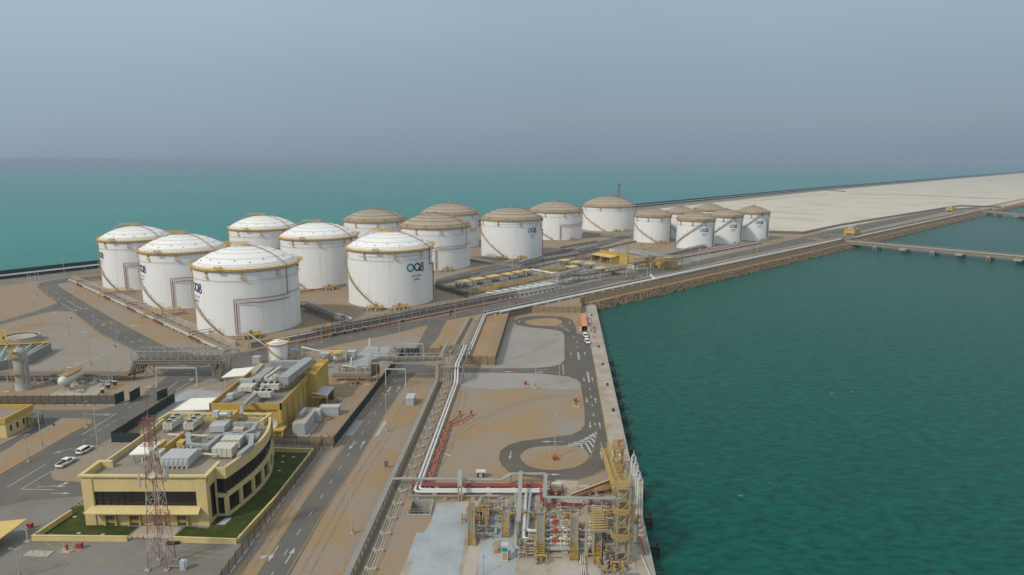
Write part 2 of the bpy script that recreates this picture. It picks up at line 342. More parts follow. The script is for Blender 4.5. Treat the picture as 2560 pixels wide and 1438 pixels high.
k = len(lp); ar = sum(lp[i].x * lp[(i + 1) % k].y - lp[(i + 1) % k].x * lp[i].y for i in range(k)); q_ = lp if ar > 0 else lp[::-1]
b.add([(p.x, p.y, -7) for p in q_] + q_, [(i, (i + 1) % k, k + (i + 1) % k, k + i) for i in range(k)]); b.build('ground', M['sand'], kind='structure')
# armour rock slope of the breakwater: a bank under one layer of loose boulders (beyond the nearest 300 they are one mass)
b = MB(); TS = [-6 + 30 * i for i in range(70)]
vs = []
for t in TS:
    for o_, z in ((2.3, -.05), (4.0, -.15), (wdist + 2.5, -4.2)): p = fence_at(t, o_); vs.append((p.x, p.y, z))
b.add(vs, [(i * 3 + j, i * 3 + j + 1, i * 3 + j + 4, i * 3 + j + 3) for i in range(len(TS) - 1) for j in range(2)])
slope = b.build('rock_bank', M['rock'], kind='structure')
def rock_mb(rng, c=(0, 0, 0), r=1.):
    m = MB(); vs = []
    for k, (x, y, z) in enumerate(((0, 0, -1), (.72, -.53, -.45), (-.28, -.85, -.45), (-.89, 0, -.45), (-.28, .85, -.45), (.72, .53, -.45), (.28, -.85, .45), (-.72, -.53, .45), (-.72, .53, .45), (.28, .85, .45), (.89, 0, .45), (0, 0, 1))):
        q = r * rng.uniform(.7, 1.2); vs.append((c[0] + x * q * 1.1, c[1] + y * q, c[2] + z * q * .75))
    m.add(vs, [(0, 2, 1), (1, 5, 0), (0, 3, 2), (0, 4, 3), (0, 5, 4), (1, 10, 5), (2, 6, 1), (3, 7, 2), (4, 8, 3), (5, 9, 4), (1, 6, 10), (2, 7, 6), (3, 8, 7), (4, 9, 8), (5, 10, 9), (6, 11, 10), (7, 11, 6), (8, 11, 7), (9, 11, 8), (10, 11, 9)]); return m
rng = random.Random(3)
rocks = MB(); t = -2.; protos = []
for i in range(6):
    m = rock_mb(rng); ob = m.build('rock', M['rock'], slope); protos.append(ob)
nr = 0; U = 4.0; W = wdist + .8
for t10 in range(-20, 9000, 17):
    t = t10 / 10 * (1 + t10 / 9000)
    for k in range(6):
        o_ = U + (W - U) * (k + rng.random()) / 6; z = -.15 - 4.05 * (o_ - 4) / (wdist - 1.5)
        p = fence_at(t + rng.uniform(-1, 1), o_, z + .25); r = rng.uniform(.55, 1.15) * (1 + t / 900)
        if t < 92 and nr < 294:
            ob = protos[nr] if nr < 6 else inst(protos[nr % 6], 'rock', slope, p); nr += 1
            ob.location = p; ob.rotation_euler = (rng.uniform(0, 6), rng.uniform(0, 6), rng.uniform(0, 6)); ob.scale = (r, r, r)
        else:
            m = rock_mb(rng, p, r); rocks.add(m.v, m.f)
rocks.build('rocks', M['rock'], slope, kind='stuff')
# earth shoulder outside the fence
b = MB(); b.sheet([fence_at(t, o_) for t, o_ in ((-3, -9.5), (1900, -9.5), (1900, 2.45), (-3, 2.45))], .03); b.build('shoulder', M['tan'], kind='structure')
# seaward wall: embankment, dark faced wall, service road, far parapet
sw = thing('sea_wall', 'long dark sea wall with pale service road along the open sea', 'sea wall', BACK[1])
BW = resample(BACK, 120)
def extr(name, m, prof, label=None):
    """prof: list of (offset to seaward, z) swept along the wall"""
    b = MB(); ls = [offset(BW, o_) for o_, z in prof]; k = len(prof); vs = [(ls[j][i].x, ls[j][i].y, prof[j][1]) for i in range(len(BW)) for j in range(k)]
    b.add(vs, [(i * k + j, (i + 1) * k + j, (i + 1) * k + j + 1, i * k + j + 1) for i in range(len(BW) - 1) for j in range(k - 1)]); return b.build(name, m, sw, label=label)
extr('embankment', M['yard'], [(-9, .02), (-2.2, 1.9), (0, 2.0)])
extr('front_wall', M['greennet'], [(0, 1.9), (0, 4.3), (.5, 4.3), (.5, 1.9)], 'dark green netted wall face')
extr('coping', M['conc'], [(-.8, 1.95), (-.8, 2.3), (-.02, 2.3)])
extr('service_road', M['concgrey'], [(.5, 4.1), (9, 4.15)])
extr('pale_strip', M['conc'], [(.6, 4.16), (3.2, 4.17)])
extr('parapet', M['greennet'], [(9, 4.1), (9, 6.6), (9.6, 6.6), (9.6, 4.1)], 'dark far parapet against the sea')
extr('sea_slope', M['rock'], [(9.6, 4.2), (20, -4)])
# surface patches
sheet('pale_sand_field', [(1592, 528), (1925, 581), (2003, 583), (2080, 573), (2360, 521), (2500, 521), (2700, 492), (3200, 440), (3000, 423.5), (2560, 433), (2380, 448.5), (2040, 479.5)], 0.0136, M['pale'])
sheet('gravel_lot', [(1202, 921), (1290, 812), (1326, 819), (1375, 823), (1404, 829), (1410, 837), (1411, 900), (1401, 911), (1375, 917), (1331, 920)], 0.0152, M['gravel'])
sheet('gravel_lot', [(1142, 932), (1200, 932), (1346, 934), (1418, 942), (1440, 949), (1449, 958), (1452, 972), (1400, 974), (1320, 968), (1240, 975), (1180, 968), (1142, 962)], 0.0168, M['gravel'])
sheet('tan_lot', [(1205, 792), (1272, 784), (1238, 912), (1142, 910)], 0.0184, M['tan'])
sheet('tan_lot', [(1128, 797), (1176, 792), (1126, 880), (1064, 878)], 0.0200, M['tan'])
sheet('tan_lot', [(1275, 782), (1330, 775), (1455, 758), (1466, 838), (1442, 834), (1438, 812), (1429, 798), (1404, 791), (1360, 788), (1325, 789), (1296, 793)], 0.0216, M['tan'])
sheet('gravel_yard', [(-80, 1275), (0, 1262), (76, 1248), (204, 1236), (300, 1200), (560, 1330), (680, 1345), (560, 1445), (470, 1600), (-80, 1600)], .025, M['yard'])
sheet('gravel_patch', [(130, 925), (190, 880), (235, 836), (330, 874), (345, 905), (330, 925)], 0.0232, M['sand2'])
sheet('gravel_patch', [(-40, 868), (40, 838), (110, 812), (180, 796), (232, 833), (188, 878), (125, 925), (-40, 935)], 0.0248, M['sand2'])
sheet('gravel_patch', [(560, 930), (700, 905), (850, 870), (1040, 838), (1070, 870), (1010, 905), (900, 925), (640, 960)], 0.0264, M['sand2'])
# roads
def road(name, px, m='asphalt', z=.045, sm=0): return sheet(name, px, z, M[m], sm=sm)
road('terminal_road', [(532, 1600), (635, 1444), (759, 1254), (906, 1049), (1004, 911), (1043, 865), (1070, 813), (1074, 806), (1118, 797), (1096, 843), (1066, 877), (1053, 900), (1060, 911), (1142, 920), (1142, 932), (1040, 932), (1020, 952), (961, 1041), (894, 1158), (823, 1263), (721, 1444), (627, 1600)])
road('link_road', [(1142, 920), (1200, 921.5), (1331, 921), (1375, 918), (1401, 911), (1411, 900), (1412, 890), (1446, 945), (1419, 940), (1346, 932.5), (1200, 931.5), (1142, 932)], z=.044)
road('seaward_road', [(92, 718), (100, 708), (120, 702.5), (164, 696), (247, 686.5), (420, 668), (430, 676), (250, 696), (175, 703), (145, 712), (150, 718), (222, 762), (306, 811), (411, 864.5), (355, 903), (336, 876), (250, 835), (178, 779), (139, 777), (97, 785), (0, 812), (-40, 822), (-40, 812), (0, 804), (97, 776), (144, 757)], z=.043)
road('harbour_road', [(355, 903), (411, 864.5), (500, 891), (586, 884), (662, 870), (796, 844), (900, 825), (989, 812), (1128, 786), (1211, 766), (1266, 756), (1369, 730), (1438, 714), (1548, 690), (1620, 676.5), (1692, 665.5), (1727, 656.5), (1835, 632), (1900, 618), (1960, 604), (2060, 580), (2164, 560), (2360, 523.5), (2450, 517), (2450, 522), (2360, 531), (2164, 574), (2060, 598), (1900, 632), (1835, 644), (1727, 669), (1692, 678), (1620, 691), (1548, 703), (1438, 731), (1369, 748), (1266, 771), (1211, 783), (1128, 799), (1070, 812), (1000, 831), (850, 861), (756, 882), (700, 895), (614, 918), (555, 935), (500, 955), (478, 963), (436, 984), (280, 1085), (274, 1098), (140, 1168), (127, 1187), (130, 1197), (140, 1203), (204, 1208), (210, 1240), (76, 1251), (0, 1267), (-60, 1290), (-60, 1025), (0, 1025), (250, 1024), (295, 1013), (350, 989), (384, 964), (414, 945), (404, 931)], z=.04)
road('tank_road', [(1090, 699), (1200, 671), (1300, 648), (1430, 621), (1500, 603), (1585, 583), (1585, 591), (1500, 618), (1400, 640), (1290, 672), (1200, 690), (1090, 712)])
road('depot_road', [(1087, 708), (1165, 728), (1150, 740), (1086, 716)], z=.05)
LOOP = [(1476, 858), (1493.4, 950), (1509.5, 1038), (1524, 1120), (1530, 1150), (1524, 1171), (1486, 1188), (1445, 1200), (1370, 1199), (1300, 1190), (1271, 1181), (1253, 1164), (1246, 1147), (1250, 1128), (1270, 1113), (1302, 1103), (1375, 1094), (1428, 1087), (1451, 1076), (1461, 1062), (1460, 1026), (1454, 982), (1450.5, 958), (1439, 947), (1419, 940), (1346, 932.6), (1346, 920.5), (1375, 918), (1401, 911), (1411, 900), (1410, 836), (1404, 829), (1375, 823), (1325, 818), (1293, 813), (1282, 803), (1296, 795.5), (1325, 791), (1360, 789.5), (1404, 792), (1430, 799.5), (1439, 816), (1442, 834), (1474, 839)]
quay_road = road('quay_road', LOOP, 'asphalt2', .046, sm=0)
ISL2 = [(1301, 1144), (1316, 1163), (1352, 1174), (1393, 1176), (1435, 1170), (1463, 1157), (1473, 1142), (1470, 1135), (1457, 1122), (1422, 1116), (1364, 1116.5), (1325, 1122), (1307, 1133)]
ISL1 = [(1312, 806), (1322, 801), (1360, 797), (1390, 798), (1405, 805), (1401, 812), (1381, 816), (1346, 815), (1324, 812)]
b = MB(); b.prism([(p.x, p.y) for p in smooth_line(GL(ISL2), 4, True)], .05, .16); i2 = b.build('traffic_island', M['sand'], kind='structure')
b = MB(); b.prism([(p.x, p.y) for p in smooth_line(GL(ISL1), 4, True)], .05, .16); i1 = b.build('traffic_island', M['tan'], kind='structure')
for px in ([(-40, 1152), (0, 1134), (153, 1049), (180, 1047), (230, 1052), (233, 1057), (178, 1085), (0, 1189), (-40, 1212)], [(-40, 1032), (57, 1044), (93, 1047), (101, 1056), (76, 1077), (0, 1114), (-40, 1135)], [(140, 1170), (127, 1186), (131, 1196), (142, 1203), (206, 1207), (290, 1152), (410, 1080), (280, 1100)]):
    b = MB(); b.prism([(p.x, p.y) for p in GL(px)], .04, .17); b.build('gravel_island', M['sand'], kind='structure')
# quay deck
b = MB(); dk = [G(1530, 1150), G(1524, 1120), G(1509.5, 1038), G(1493.4, 950), G(1476, 858), G(1474, 839), G(1463, 762)]
b.prism([(p.x, p.y) for p in [quay(60, -6), quay(118, -5)] + dk + [quay(356), quay(60)]], .0, .06); b.build('quay_deck', M['deck'], kind='structure')
b = MB(); b.beam(quay(60, -.25) + Vector((0, 0, .17)), quay(353, -.25) + Vector((0, 0, .17)), .3, .25); b.build('quay_coping', M['concgrey'], kind='structure')
b = MB(); b.sheet([(p.x, p.y) for p in GL([(1084, 1298), (1090, 1258), (1200, 1252), (1330, 1246), (1390, 1200), (1445, 1204), (1440, 1240), (1540, 1240), (1590, 1290), (1660, 1520), (1662, 1600), (930, 1600), (1014, 1404), (1060, 1330)])], .03); b.build('berth_apron', M['deck'], kind='structure')
sheet('apron_slab', [(1091, 1262), (1177, 1264), (1172, 1300), (1159, 1364), (1120, 1600), (985, 1600), (1032, 1404), (1015, 1404), (1041, 1332), (1061, 1332), (1079, 1299)], .05, M['slab'])
sheet('apron_slab', [(1200, 1262), (1300, 1264), (1292, 1400), (1262, 1600), (1180, 1600), (1200, 1360)], .05, M['slab'])
sheet('sand_lane', [(1172, 1364), (1203, 1362), (1160, 1600), (1118, 1600)], .06, M['conc'])
sheet('drain_cover', [(864, 1090), (884, 1051), (908, 1051), (881, 1090)], .05, M['slab']); sheet('drain_cover', [(936, 1091), (960, 1052), (969, 1053), (945, 1092)], .05, M['slab'])
sheet('concrete_pad', [(915, 866), (977, 866), (960, 902), (950, 915), (885, 915), (880, 905)], .05, M['concgrey'])
sheet('forecourt', [(436, 992), (470, 975), (555, 978), (556, 985), (540, 1010), (430, 1050), (395, 1066), (372, 1063)], .055, M['concgrey'])
sheet('lawn', [(110, 1335), (180, 1268), (226, 1262), (232, 1312), (345, 1318), (318, 1340)], .05, M['grass'], kind='stuff')
sheet('lawn', [(432, 1345), (465, 1316), (520, 1322), (545, 1290), (620, 1250), (668, 1200), (682, 1125), (776, 1127), (690, 1240), (592, 1347)], .05, M['grass'], kind='stuff')
sheet('entrance_path', [(320, 1345), (352, 1316), (400, 1316), (455, 1318), (430, 1347)], .06, M['conc'])
# road paint
def arrow(p, d, L=5., w=.9, kind='s'):
    L *= .85; w *= .8
    """straight lane arrow centred on p, heading d"""
    d = Vector(d).normalized(); n = Vector((-d.y, d.x, 0)); b = MB(); q = lambda a, c: tuple((p + d * a + n * c)[:2])
    b.sheet([q(-L / 2, -.12), q(L * .12, -.12), q(L * .12, -w / 2), q(L / 2, 0), q(L * .12, w / 2), q(L * .12, .12), q(-L / 2, .12)], p.z)
    if kind == 'l': b.sheet([q(-.1, .1), q(.5, .1), q(1.2, 1.1), q(1.6, .9), q(1.9, 1.9), q(.6, 2.0), q(.95, 1.5)], p.z)
    if kind == 'r': b.sheet([q(-.1, -.1), q(.5, -.1), q(1.2, -1.1), q(1.6, -.9), q(1.9, -1.9), q(.6, -2.0), q(.95, -1.5)], p.z)
    return b
ZM = .075
paint = {}
def lines(parent, name, m, segs, w):
    for pts in segs:
        b = MB(); b.strip(GL(pts), w, ZM); b.build(name, M[m], parent)
roads = {o.name: o for o in COL.objects if o.name.endswith('_road')}
tr = roads['terminal_road']
lines(tr, 'edge_line', 'roadyellow', [[(537, 1600), (640, 1440), (759, 1257), (908, 1052), (1006, 914)], [(622, 1600), (716, 1440), (820, 1263), (891, 1161), (958, 1044), (1014, 958)]], .16)
def dashes(parent, a, b_, n, fr=.35, w=.15, m='roadwhite'):
    A, B = G(*a), G(*b_)
    for i in range(n):
        p, q = A.lerp(B, i / n), A.lerp(B, (i + fr) / n); k = MB(); k.strip([p, q], w, ZM); k.build('lane_dash', M[m], parent)
dashes(tr, (672, 1449), (997, 940), 16, .3, .17)
for x, y, hd, kd in ((686, 1390, 1, 's'), (683, 1385, -1, 'r'), (726, 1389, 1, 's'), (880, 1114, -1, 's'), (906, 1112, 1, 's'), (973, 974, -1, 's'), (996, 973, 1, 's')):
    if (x, y) == (686, 1390): continue
    p = G(x, y); p.z = ZM; arrow(p, Vector((.024, 1, 0)) * hd, 6.5, 1.3, kd).build('lane_arrow', M['roadwhite'], tr)
lines(quay_road, 'edge_line', 'roadyellow', [LOOP[i:j] for i, j in ((0, 9), (9, 21), (20, 26))] + [ISL2 + ISL2[:1]] + [[(1492, 950), (1508, 1038), (1522, 1118), (1528, 1150), (1522, 1169), (1485, 1186)]], .18)
lines(quay_road, 'edge_line', 'roadyellow', [[(1375, 918), (1401, 911), (1411, 900), (1410, 836)], [(1346, 932.6), (1419, 940), (1439, 947)]], .18)
for x, y, hd in ((1427, 884, -1), (1462, 885, 1), (1460, 949, -1), (1481, 949, 1), (1467, 1001, -1), (1489, 1002, 1), (1475, 1063, -1), (1499.5, 1064, 1), (1503, 1138, 1), (1276, 1139, -1), (1424, 807, 1), (1298, 805, -1)):
    p = G(x, y); p.z = ZM; arrow(p, Vector((.075, 1, 0)) * hd, 6, 1.1).build('lane_arrow', M['roadwhite'], quay_road)
for x, y, hd in ((1380, 1105, -1), (1372, 1187, 1)):
    p = G(x, y); p.z = ZM; arrow(p, Vector((hd, .0, 0)), 7.5, 1.3).build('lane_arrow', M['roadwhite'], quay_road)
for sg in ([(1444, 881), (1446, 900)], [(1446.5, 881), (1448.5, 900)], [(1467, 930), (1472, 956)], [(1469.5, 930), (1474.5, 956)], [(1474, 971), (1475, 975)], [(1477, 990), (1478, 995)], [(1480, 1011), (1481, 1017)], [(1483, 1034), (1485, 1041)], [(1487, 1058), (1488.5, 1065)], [(1434, 841), (1436, 845)], [(1441, 853), (1442.5, 858)], [(1443, 867), (1443.5, 871)]):
    lines(quay_road, 'lane_dash', 'roadwhite', [sg], .3)
for sg in ([(1405, 1116), (1452, 1113), (1463, 1132)], [(1420, 1111.5), (1465, 1109), (1478, 1133)], [(1433, 1107.5), (1472, 1103), (1484, 1119)], [(1450, 1102.5), (1478, 1096), (1487, 1107)], [(1462, 1097), (1484, 1089), (1489, 1096)], [(1474, 1091), (1490, 1082), (1490, 1088)]): lines(quay_road, 'hatch_stripe', 'roadwhite', [sg], .55)
lines(quay_road, 'hatch_line', 'roadyellow', [[(1490, 1076), (1489, 1100), (1484, 1122), (1474, 1148)]], .16)
for i in range(6): lines(quay_road, 'hatch_stripe', 'roadwhite', [[(1391 + i * 5, 815.5 + i * 1.8), (1404 + i * 4, 808 + i * 4.4)]], .4)
lr = roads['link_road']
lines(lr, 'lane_line', 'roadwhite', [[(1228, 924.5), (1262, 924.5)], [(1340, 925.5), (1374, 924.8)], [(1407, 912), (1409, 937)]], .3)
for x, hd in ((1255, 1), (1365, -1)):
    p = G(x, 930 if hd > 0 else 931); p.z = ZM; arrow(p, (hd, 0, 0), 11, 1.4).build('lane_arrow', M['roadwhite'], lr)
sr = roads['seaward_road']
lines(sr, 'edge_line', 'roadyellow', [[(97, 718), (146, 754)], [(180, 779), (250, 832), (342, 877)], [(152, 719), (224, 762), (306, 809), (398, 858)], [(145, 756), (97, 778), (0, 806)], [(176, 778.5), (139, 779), (97, 786.5), (0, 813)]], .2)
dashes(sr, (118, 719), (352, 868), 16, .3, .25); lines(sr, 'lane_line', 'roadwhite', [[(153, 758.5), (186, 779)], [(166, 751), (206, 774)]], .3)
for x, y, hd in ((148, 749, 1), (190, 775, -1), (215, 773, 1), (257, 813, -1), (278, 808, 1), (331, 855, -1), (352, 853, 1)):
    p = G(x, y); p.z = ZM; arrow(p, Vector((-.7, .75, 0)) * hd, 6, 1.3).build('lane_arrow', M['roadwhite'], sr)
hr = roads['harbour_road']
lines(hr, 'edge_line', 'roadyellow', [[(357, 905), (404, 929), (418, 942), (388, 966), (352, 991), (297, 1015), (250, 1026.5), (0, 1028)], [(272, 1099), (138, 1169)], [(540, 932), (499, 957), (482, 964)], [(236, 1056), (180, 1087), (0, 1193)], [(600, 884), (662, 871.5), (796, 846), (900, 827), (1128, 788)], [(640, 909), (756, 880), (850, 859), (1000, 829), (1070, 811)]], .18)
lines(hr, 'lane_line', 'roadwhite', [[(420, 973), (447, 953)], [(440, 978), (483, 950)], [(291, 1034), (205, 1088)], [(18, 1219), (115, 1161)], [(52, 1224), (130, 1178)], [(55, 1224), (134, 1225)], [(0, 1136), (60, 1098)], [(150, 1047), (228, 1048)], [(46, 1029), (100, 1031)], [(205, 1036), (290, 1036)], [(440, 978), (510, 976.5)], [(350, 990), (375, 976)], [(310, 1012), (335, 996)], [(455, 913), (480, 906)]], .25)
dashes(hr, (205, 1105), (300, 1045), 5, .5, .2); sheet('dirt_track', [(2119, 484), (2300, 488.5), (2518, 497), (2518, 498.4), (2300, 489.6), (2119, 484.8)], .05, M['tan']); sheet('dirt_track', [(1900, 500.5), (2000, 489.5), (2069, 482.5), (2069, 483.2), (2000, 490.6), (1900, 502)], .05, M['concdark']); sheet('dirt_track', [(2440, 520), (2560, 496), (2560, 500), (2470, 520)], .052, M['tan'])
dashes(hr, (700, 878), (1120, 793), 14, .3, .25); dashes(hr, (1150, 788), (2000, 596), 26, .25, .3); dashes(hr, (320, 1022), (405, 968), 5, .5, .2)
for x, y, dx, dy, k in ((157, 1128, -.9, -1, 's'), (140, 1217, 1, .05, 'l'), (152, 1234, 1, 0, 's'), (120, 1217, 1, .1, 's'), (470, 951, 1, .35, 'l'), (490, 975, 1, 0, 'l'), (515, 916, .6, 1, 's'), (418, 908, 1, .4, 'l'), (440, 903, -1, .1, 's'), (450, 915, 1, .2, 's'), (480, 935, -1, -.2, 's'), (125, 1070, -1, -.7, 's'), (258, 1038, 1, 0, 's')):
    p = G(x, y); p.z = ZM; arrow(p, (dx, dy, 0), 5.5, 1.3, k).build('lane_arrow', M['roadwhite'], hr)

for i, pts in enumerate((((760, 1440), (820, 1330), (900, 1190), (985, 1060), (1040, 965)), ((1085, 1140), (1180, 1060), (1290, 1010), (1400, 990), (1452, 1000)), ((1050, 1220), (1120, 1120), (1150, 1020), (1160, 975)), ((820, 1040), (870, 1000), (930, 960), (960, 930)), ((40, 735), (90, 760), (120, 775)), ((60, 815), (160, 812), (260, 850), (330, 880)), ((100, 1440), (260, 1410), (420, 1380), (560, 1390)), ((60, 1300), (200, 1395), (380, 1430)), ((620, 1420), (700, 1300), (780, 1180), (850, 1090)), ((1100, 860), (1125, 830), (1150, 800)), ((1220, 900), (1240, 840), (1255, 795)), ((1275, 900), (1330, 880), (1390, 850)))):
    P = smooth_line(GL(pts), 6)
    for o_ in (-.9, .9): b = MB(); b.strip(P, .4, .034 + .0007 * i, o_); b.build('tyre_track', M['track'], kind='structure')
# ================================================================== STORAGE TANKS
def wrap_text(txt, size, Rr, a_mid, z, m, name, parent, x0=None, bold=0.):
    cu = bpy.data.curves.new(name, 'FONT'); cu.body = txt; cu.size = size; cu.align_x = 'CENTER'; cu.offset = bold; cu.extrude = 0; cu.resolution_u = 3
    to = bpy.data.objects.new('tmp', cu); COL.objects.link(to); dg = bpy.context.evaluated_depsgraph_get(); me = bpy.data.meshes.new_from_object(to.evaluated_get(dg))
    bpy.data.objects.remove(to); me.name = name
    import bmesh
    bm = bmesh.new(); bm.from_mesh(me); bmesh.ops.triangulate(bm, faces=bm.faces)
    bmesh.ops.subdivide_edges(bm, edges=[e for e in bm.edges if e.calc_length() > size * .35], cuts=2); bmesh.ops.triangulate(bm, faces=bm.faces)
    for v in bm.verts:
        a = a_mid + (v.co.x + (x0 or 0)) / Rr; zz = v.co.y; v.co = (Rr * math.cos(a), Rr * math.sin(a), z + zz)
    bm.to_mesh(me); bm.free(); me.materials.clear(); me.materials.append(m)
    o = bpy.data.objects.new(name, me); COL.objects.link(o); o.parent = parent; return o
def ring_letter(name, m, parent, Rr, a_mid, z, x0, ro, ri, tail=False, two=None):
    """O, Q or 8 built from flat rings wrapped on the shell"""
    b = MB(); 
    def ring(cx, cz, o, i_, n=28):
        vs = []
        for j in range(n):
            t = 2 * math.pi * j / n
            for q in (o, i_):
                a = a_mid + (x0 + cx + q * math.cos(t)) / Rr; vs.append((Rr * math.cos(a), Rr * math.sin(a), z + cz + q * math.sin(t)))
        b.add(vs, [(2 * j, 2 * ((j + 1) % n), 2 * ((j + 1) % n) + 1, 2 * j + 1) for j in range(n)])
    if two:
        ring(0, -two[0] * .9, two[0], two[0] * .52); ring(0, two[1] * .93, two[1], two[1] * .46)
    else: ring(0, 0, ro, ri)
    if tail:
        vs = []
        for px, pz in ((.25, -.35), (.55, -.15), (1.12, -.95), (.72, -1.08)):
            a = a_mid + (x0 + px * ro) / Rr; vs.append((Rr * 1.0004 * math.cos(a), Rr * 1.0004 * math.sin(a), z + pz * ro))
        b.add(vs, [(3, 2, 1, 0)])
    return b.build(name, m, parent)
def arc(Rr, a0, a1, z, n=12): return [(Rr * math.cos(a0 + (a1 - a0) * i / n), Rr * math.sin(a0 + (a1 - a0) * i / n), z) for i in range(n + 1)]
def make_tank(x, y, Rt, h, label, dome, stair, logo, pipes, riser, rail, lod=1):
    t = thing('storage_tank', label, 'storage tank', (0, 0, 0), 'storage tanks of the terminal')
    white = dome == 'white'; rm = M['yel'] if white else M['ochre']; st = M['stair']
    b = MB(); b.lathe(0, 0, [(Rt + .55, -.02), (Rt + .55, .35), (Rt, .36)], 72); b.build('ring_base', M['conc'], t, True)
    # shell in plate courses, each lap a hair inside the one below
    prof = []; nc = 10
    for i in range(nc):
        r = Rt - .018 * i; prof += [(r, .1 + h * i / nc), (r, .1 + h * (i + 1) / nc - .012)]
    b = MB(); b.lathe(0, 0, prof, 96); b.build('shell', M['white'], t, True)
    b = MB()
    for i in range(1, nc): z = .1 + h * i / nc; b.path([((Rt - .018 * i) * math.cos(2 * math.pi * k / 72), (Rt - .018 * i) * math.sin(2 * math.pi * k / 72), z) for k in range(72)], .025, 4, True)
    b.build('plate_seams', M['lgrey'], t)
    rise = Rt * (.33 if Rt > 19 else .36); n = 9; Rd = Rt + (.15 if white else .5); prof = []
    Rs = (Rd * Rd + rise * rise) / (2 * rise); zr = lambda r: h + rise - (Rs - math.sqrt(Rs * Rs - r * r))
    steps = [1 - i / n for i in range(n + 1)]
    for i, s in enumerate(steps):
        r = max(Rd * s, .02); prof.append((r, zr(r) + .1))
        if 0 < i < n: prof.append((r - .02, zr(r) + .16))
    b = MB(); b.lathe(0, 0, [(Rd, h - .35)] + prof, 72); b.build('roof', M['domew'] if white else M['beige'], t, True)
    b = MB()                                                            # radial seams
    for k in range(24):
        a = k * math.pi / 12; b.path([((Rd * s) * math.cos(a), (Rd * s) * math.sin(a), zr(Rd * s) + .17) for s in (.99, .75, .5, .25, .08)], .03, 4)
    b.build('roof_seams', M['domew'] if white else M['beige'], t)
    for s in (.93, .76, .58, .4, .22):                                 # spray rings on stand-offs
        b = MB(); r = Rd * s; z = zr(r) + .45; k = 48; b.path([(r * math.cos(2 * math.pi * i / k), r * math.sin(2 * math.pi * i / k), z) for i in range(k)], .05 if white else .1, 4, True)
        for i in range(0, k, 3): a = 2 * math.pi * i / k; b.beam((r * math.cos(a), r * math.sin(a), z - .35), (r * math.cos(a), r * math.sin(a), z + .1), .1)
        b.build('spray_ring', M['spray'] if white else M['brownsteel'], t)
    # rim walkway
    b = MB(); wo_ = Rt + (.95 if white else .8); b.lathe(0, 0, [(Rt - .1, h - .75), (wo_, h - .6), (wo_, h - .05), (Rt - .1, h - .05)], 72)
    for k in range(48):
        a = 2 * math.pi * k / 48; b.beam((Rt * math.cos(a), Rt * math.sin(a), h - .9), (wo_ * math.cos(a), wo_ * math.sin(a), h - .3), .09)
    b.build('rim_walkway', rm, t)
    b = MB()
    for k in range(64):
        a = 2 * math.pi * k / 64; b.beam((wo_ * math.cos(a), wo_ * math.sin(a), h - .1), (wo_ * math.cos(a), wo_ * math.sin(a), h + 1.1), .09)
    for z in (h + .5, h + 1.1): b.path([(wo_ * math.cos(2 * math.pi * i / 64), wo_ * math.sin(2 * math.pi * i / 64), z) for i in range(64)], .1, 4, True)
    b.build('guard_rail', rm, t)
    # spray ring on the shell + wind girder
    for fz, m, r in ((.955, M['red'], .06), (.83, M['galv'] if not white else M['steel'], .07)):
        b = MB(); z = h * fz; b.path(arc(Rt + .3, 0, 2 * math.pi * 63 / 64, z, 63), r, 4, True)
        for k in range(32): a = 2 * math.pi * k / 32; b.beam((Rt * math.cos(a), Rt * math.sin(a), z), ((Rt + .4) * math.cos(a), (Rt + .4) * math.sin(a), z), .12)
        b.build('shell_ring', m, t)
    # spiral stair
    a0, a1 = stair; k = 46; b = MB(); hr_ = MB()
    for rr, bm_ in ((Rt + .25, b), (Rt + 1.05, b)):
        pts = [(rr * math.cos(a0 + (a1 - a0) * i / k), rr * math.sin(a0 + (a1 - a0) * i / k), .3 + (h - .4) * i / k) for i in range(k + 1)]
        for i in range(k): bm_.beam(pts[i], pts[i + 1], .08, .32)
    for i in range(k * 2):
        f = (i + .5) / (2 * k); a = a0 + (a1 - a0) * f; b.beam(((Rt + .2) * math.cos(a), (Rt + .2) * math.sin(a), .3 + (h - .4) * f), ((Rt + 1.1) * math.cos(a), (Rt + 1.1) * math.sin(a), .3 + (h - .4) * f), .3, .06)
    b.build('spiral_stair', st, t)
    for dz in (.6, 1.1): hr_.path([((Rt + 1.08) * math.cos(a0 + (a1 - a0) * i / k), (Rt + 1.08) * math.sin(a0 + (a1 - a0) * i / k), .3 + dz + (h - .4) * i / k) for i in range(k + 1)], .05, 4)
    for i in range(0, k + 1, 1):
        f = i / k; a = a0 + (a1 - a0) * f; p = Vector(((Rt + 1.08) * math.cos(a), (Rt + 1.08) * math.sin(a), .3 + (h - .4) * f)); hr_.beam(p, p + Vector((0, 0, 1.1)), .07)
    hr_.build('stair_rail', st, t)
    # landing at the stair head, gauge platforms on the rim
    for da, sz in ((a1, 3.2), (R(262), 2.6), (R(20), 2.4)) if white else ((a1, 2.6),):
        b = MB(); p = Vector(((Rt + 1.0) * math.cos(da), (Rt + 1.0) * math.sin(da), 0)); b.box(p.x, p.y, h - .25, 2.2, sz, .15, da)
        c, s_ = math.cos(da), math.sin(da)
        cs = [(p.x + (i * 1.1) * c - (j * sz / 2) * s_, p.y + (i * 1.1) * s_ + (j * sz / 2) * c) for i, j in ((-1, -1), (1, -1), (1, 1), (-1, 1))]
        for i in range(4):
            b.beam((*cs[i], h - .2), (*cs[i], h + 1.3), .1)
            for z in (.55, .9, 1.3): b.beam((*cs[i], h + z), (*cs[(i + 1) % 4], h + z), .12)
        b.build('rim_platform', rm, t)
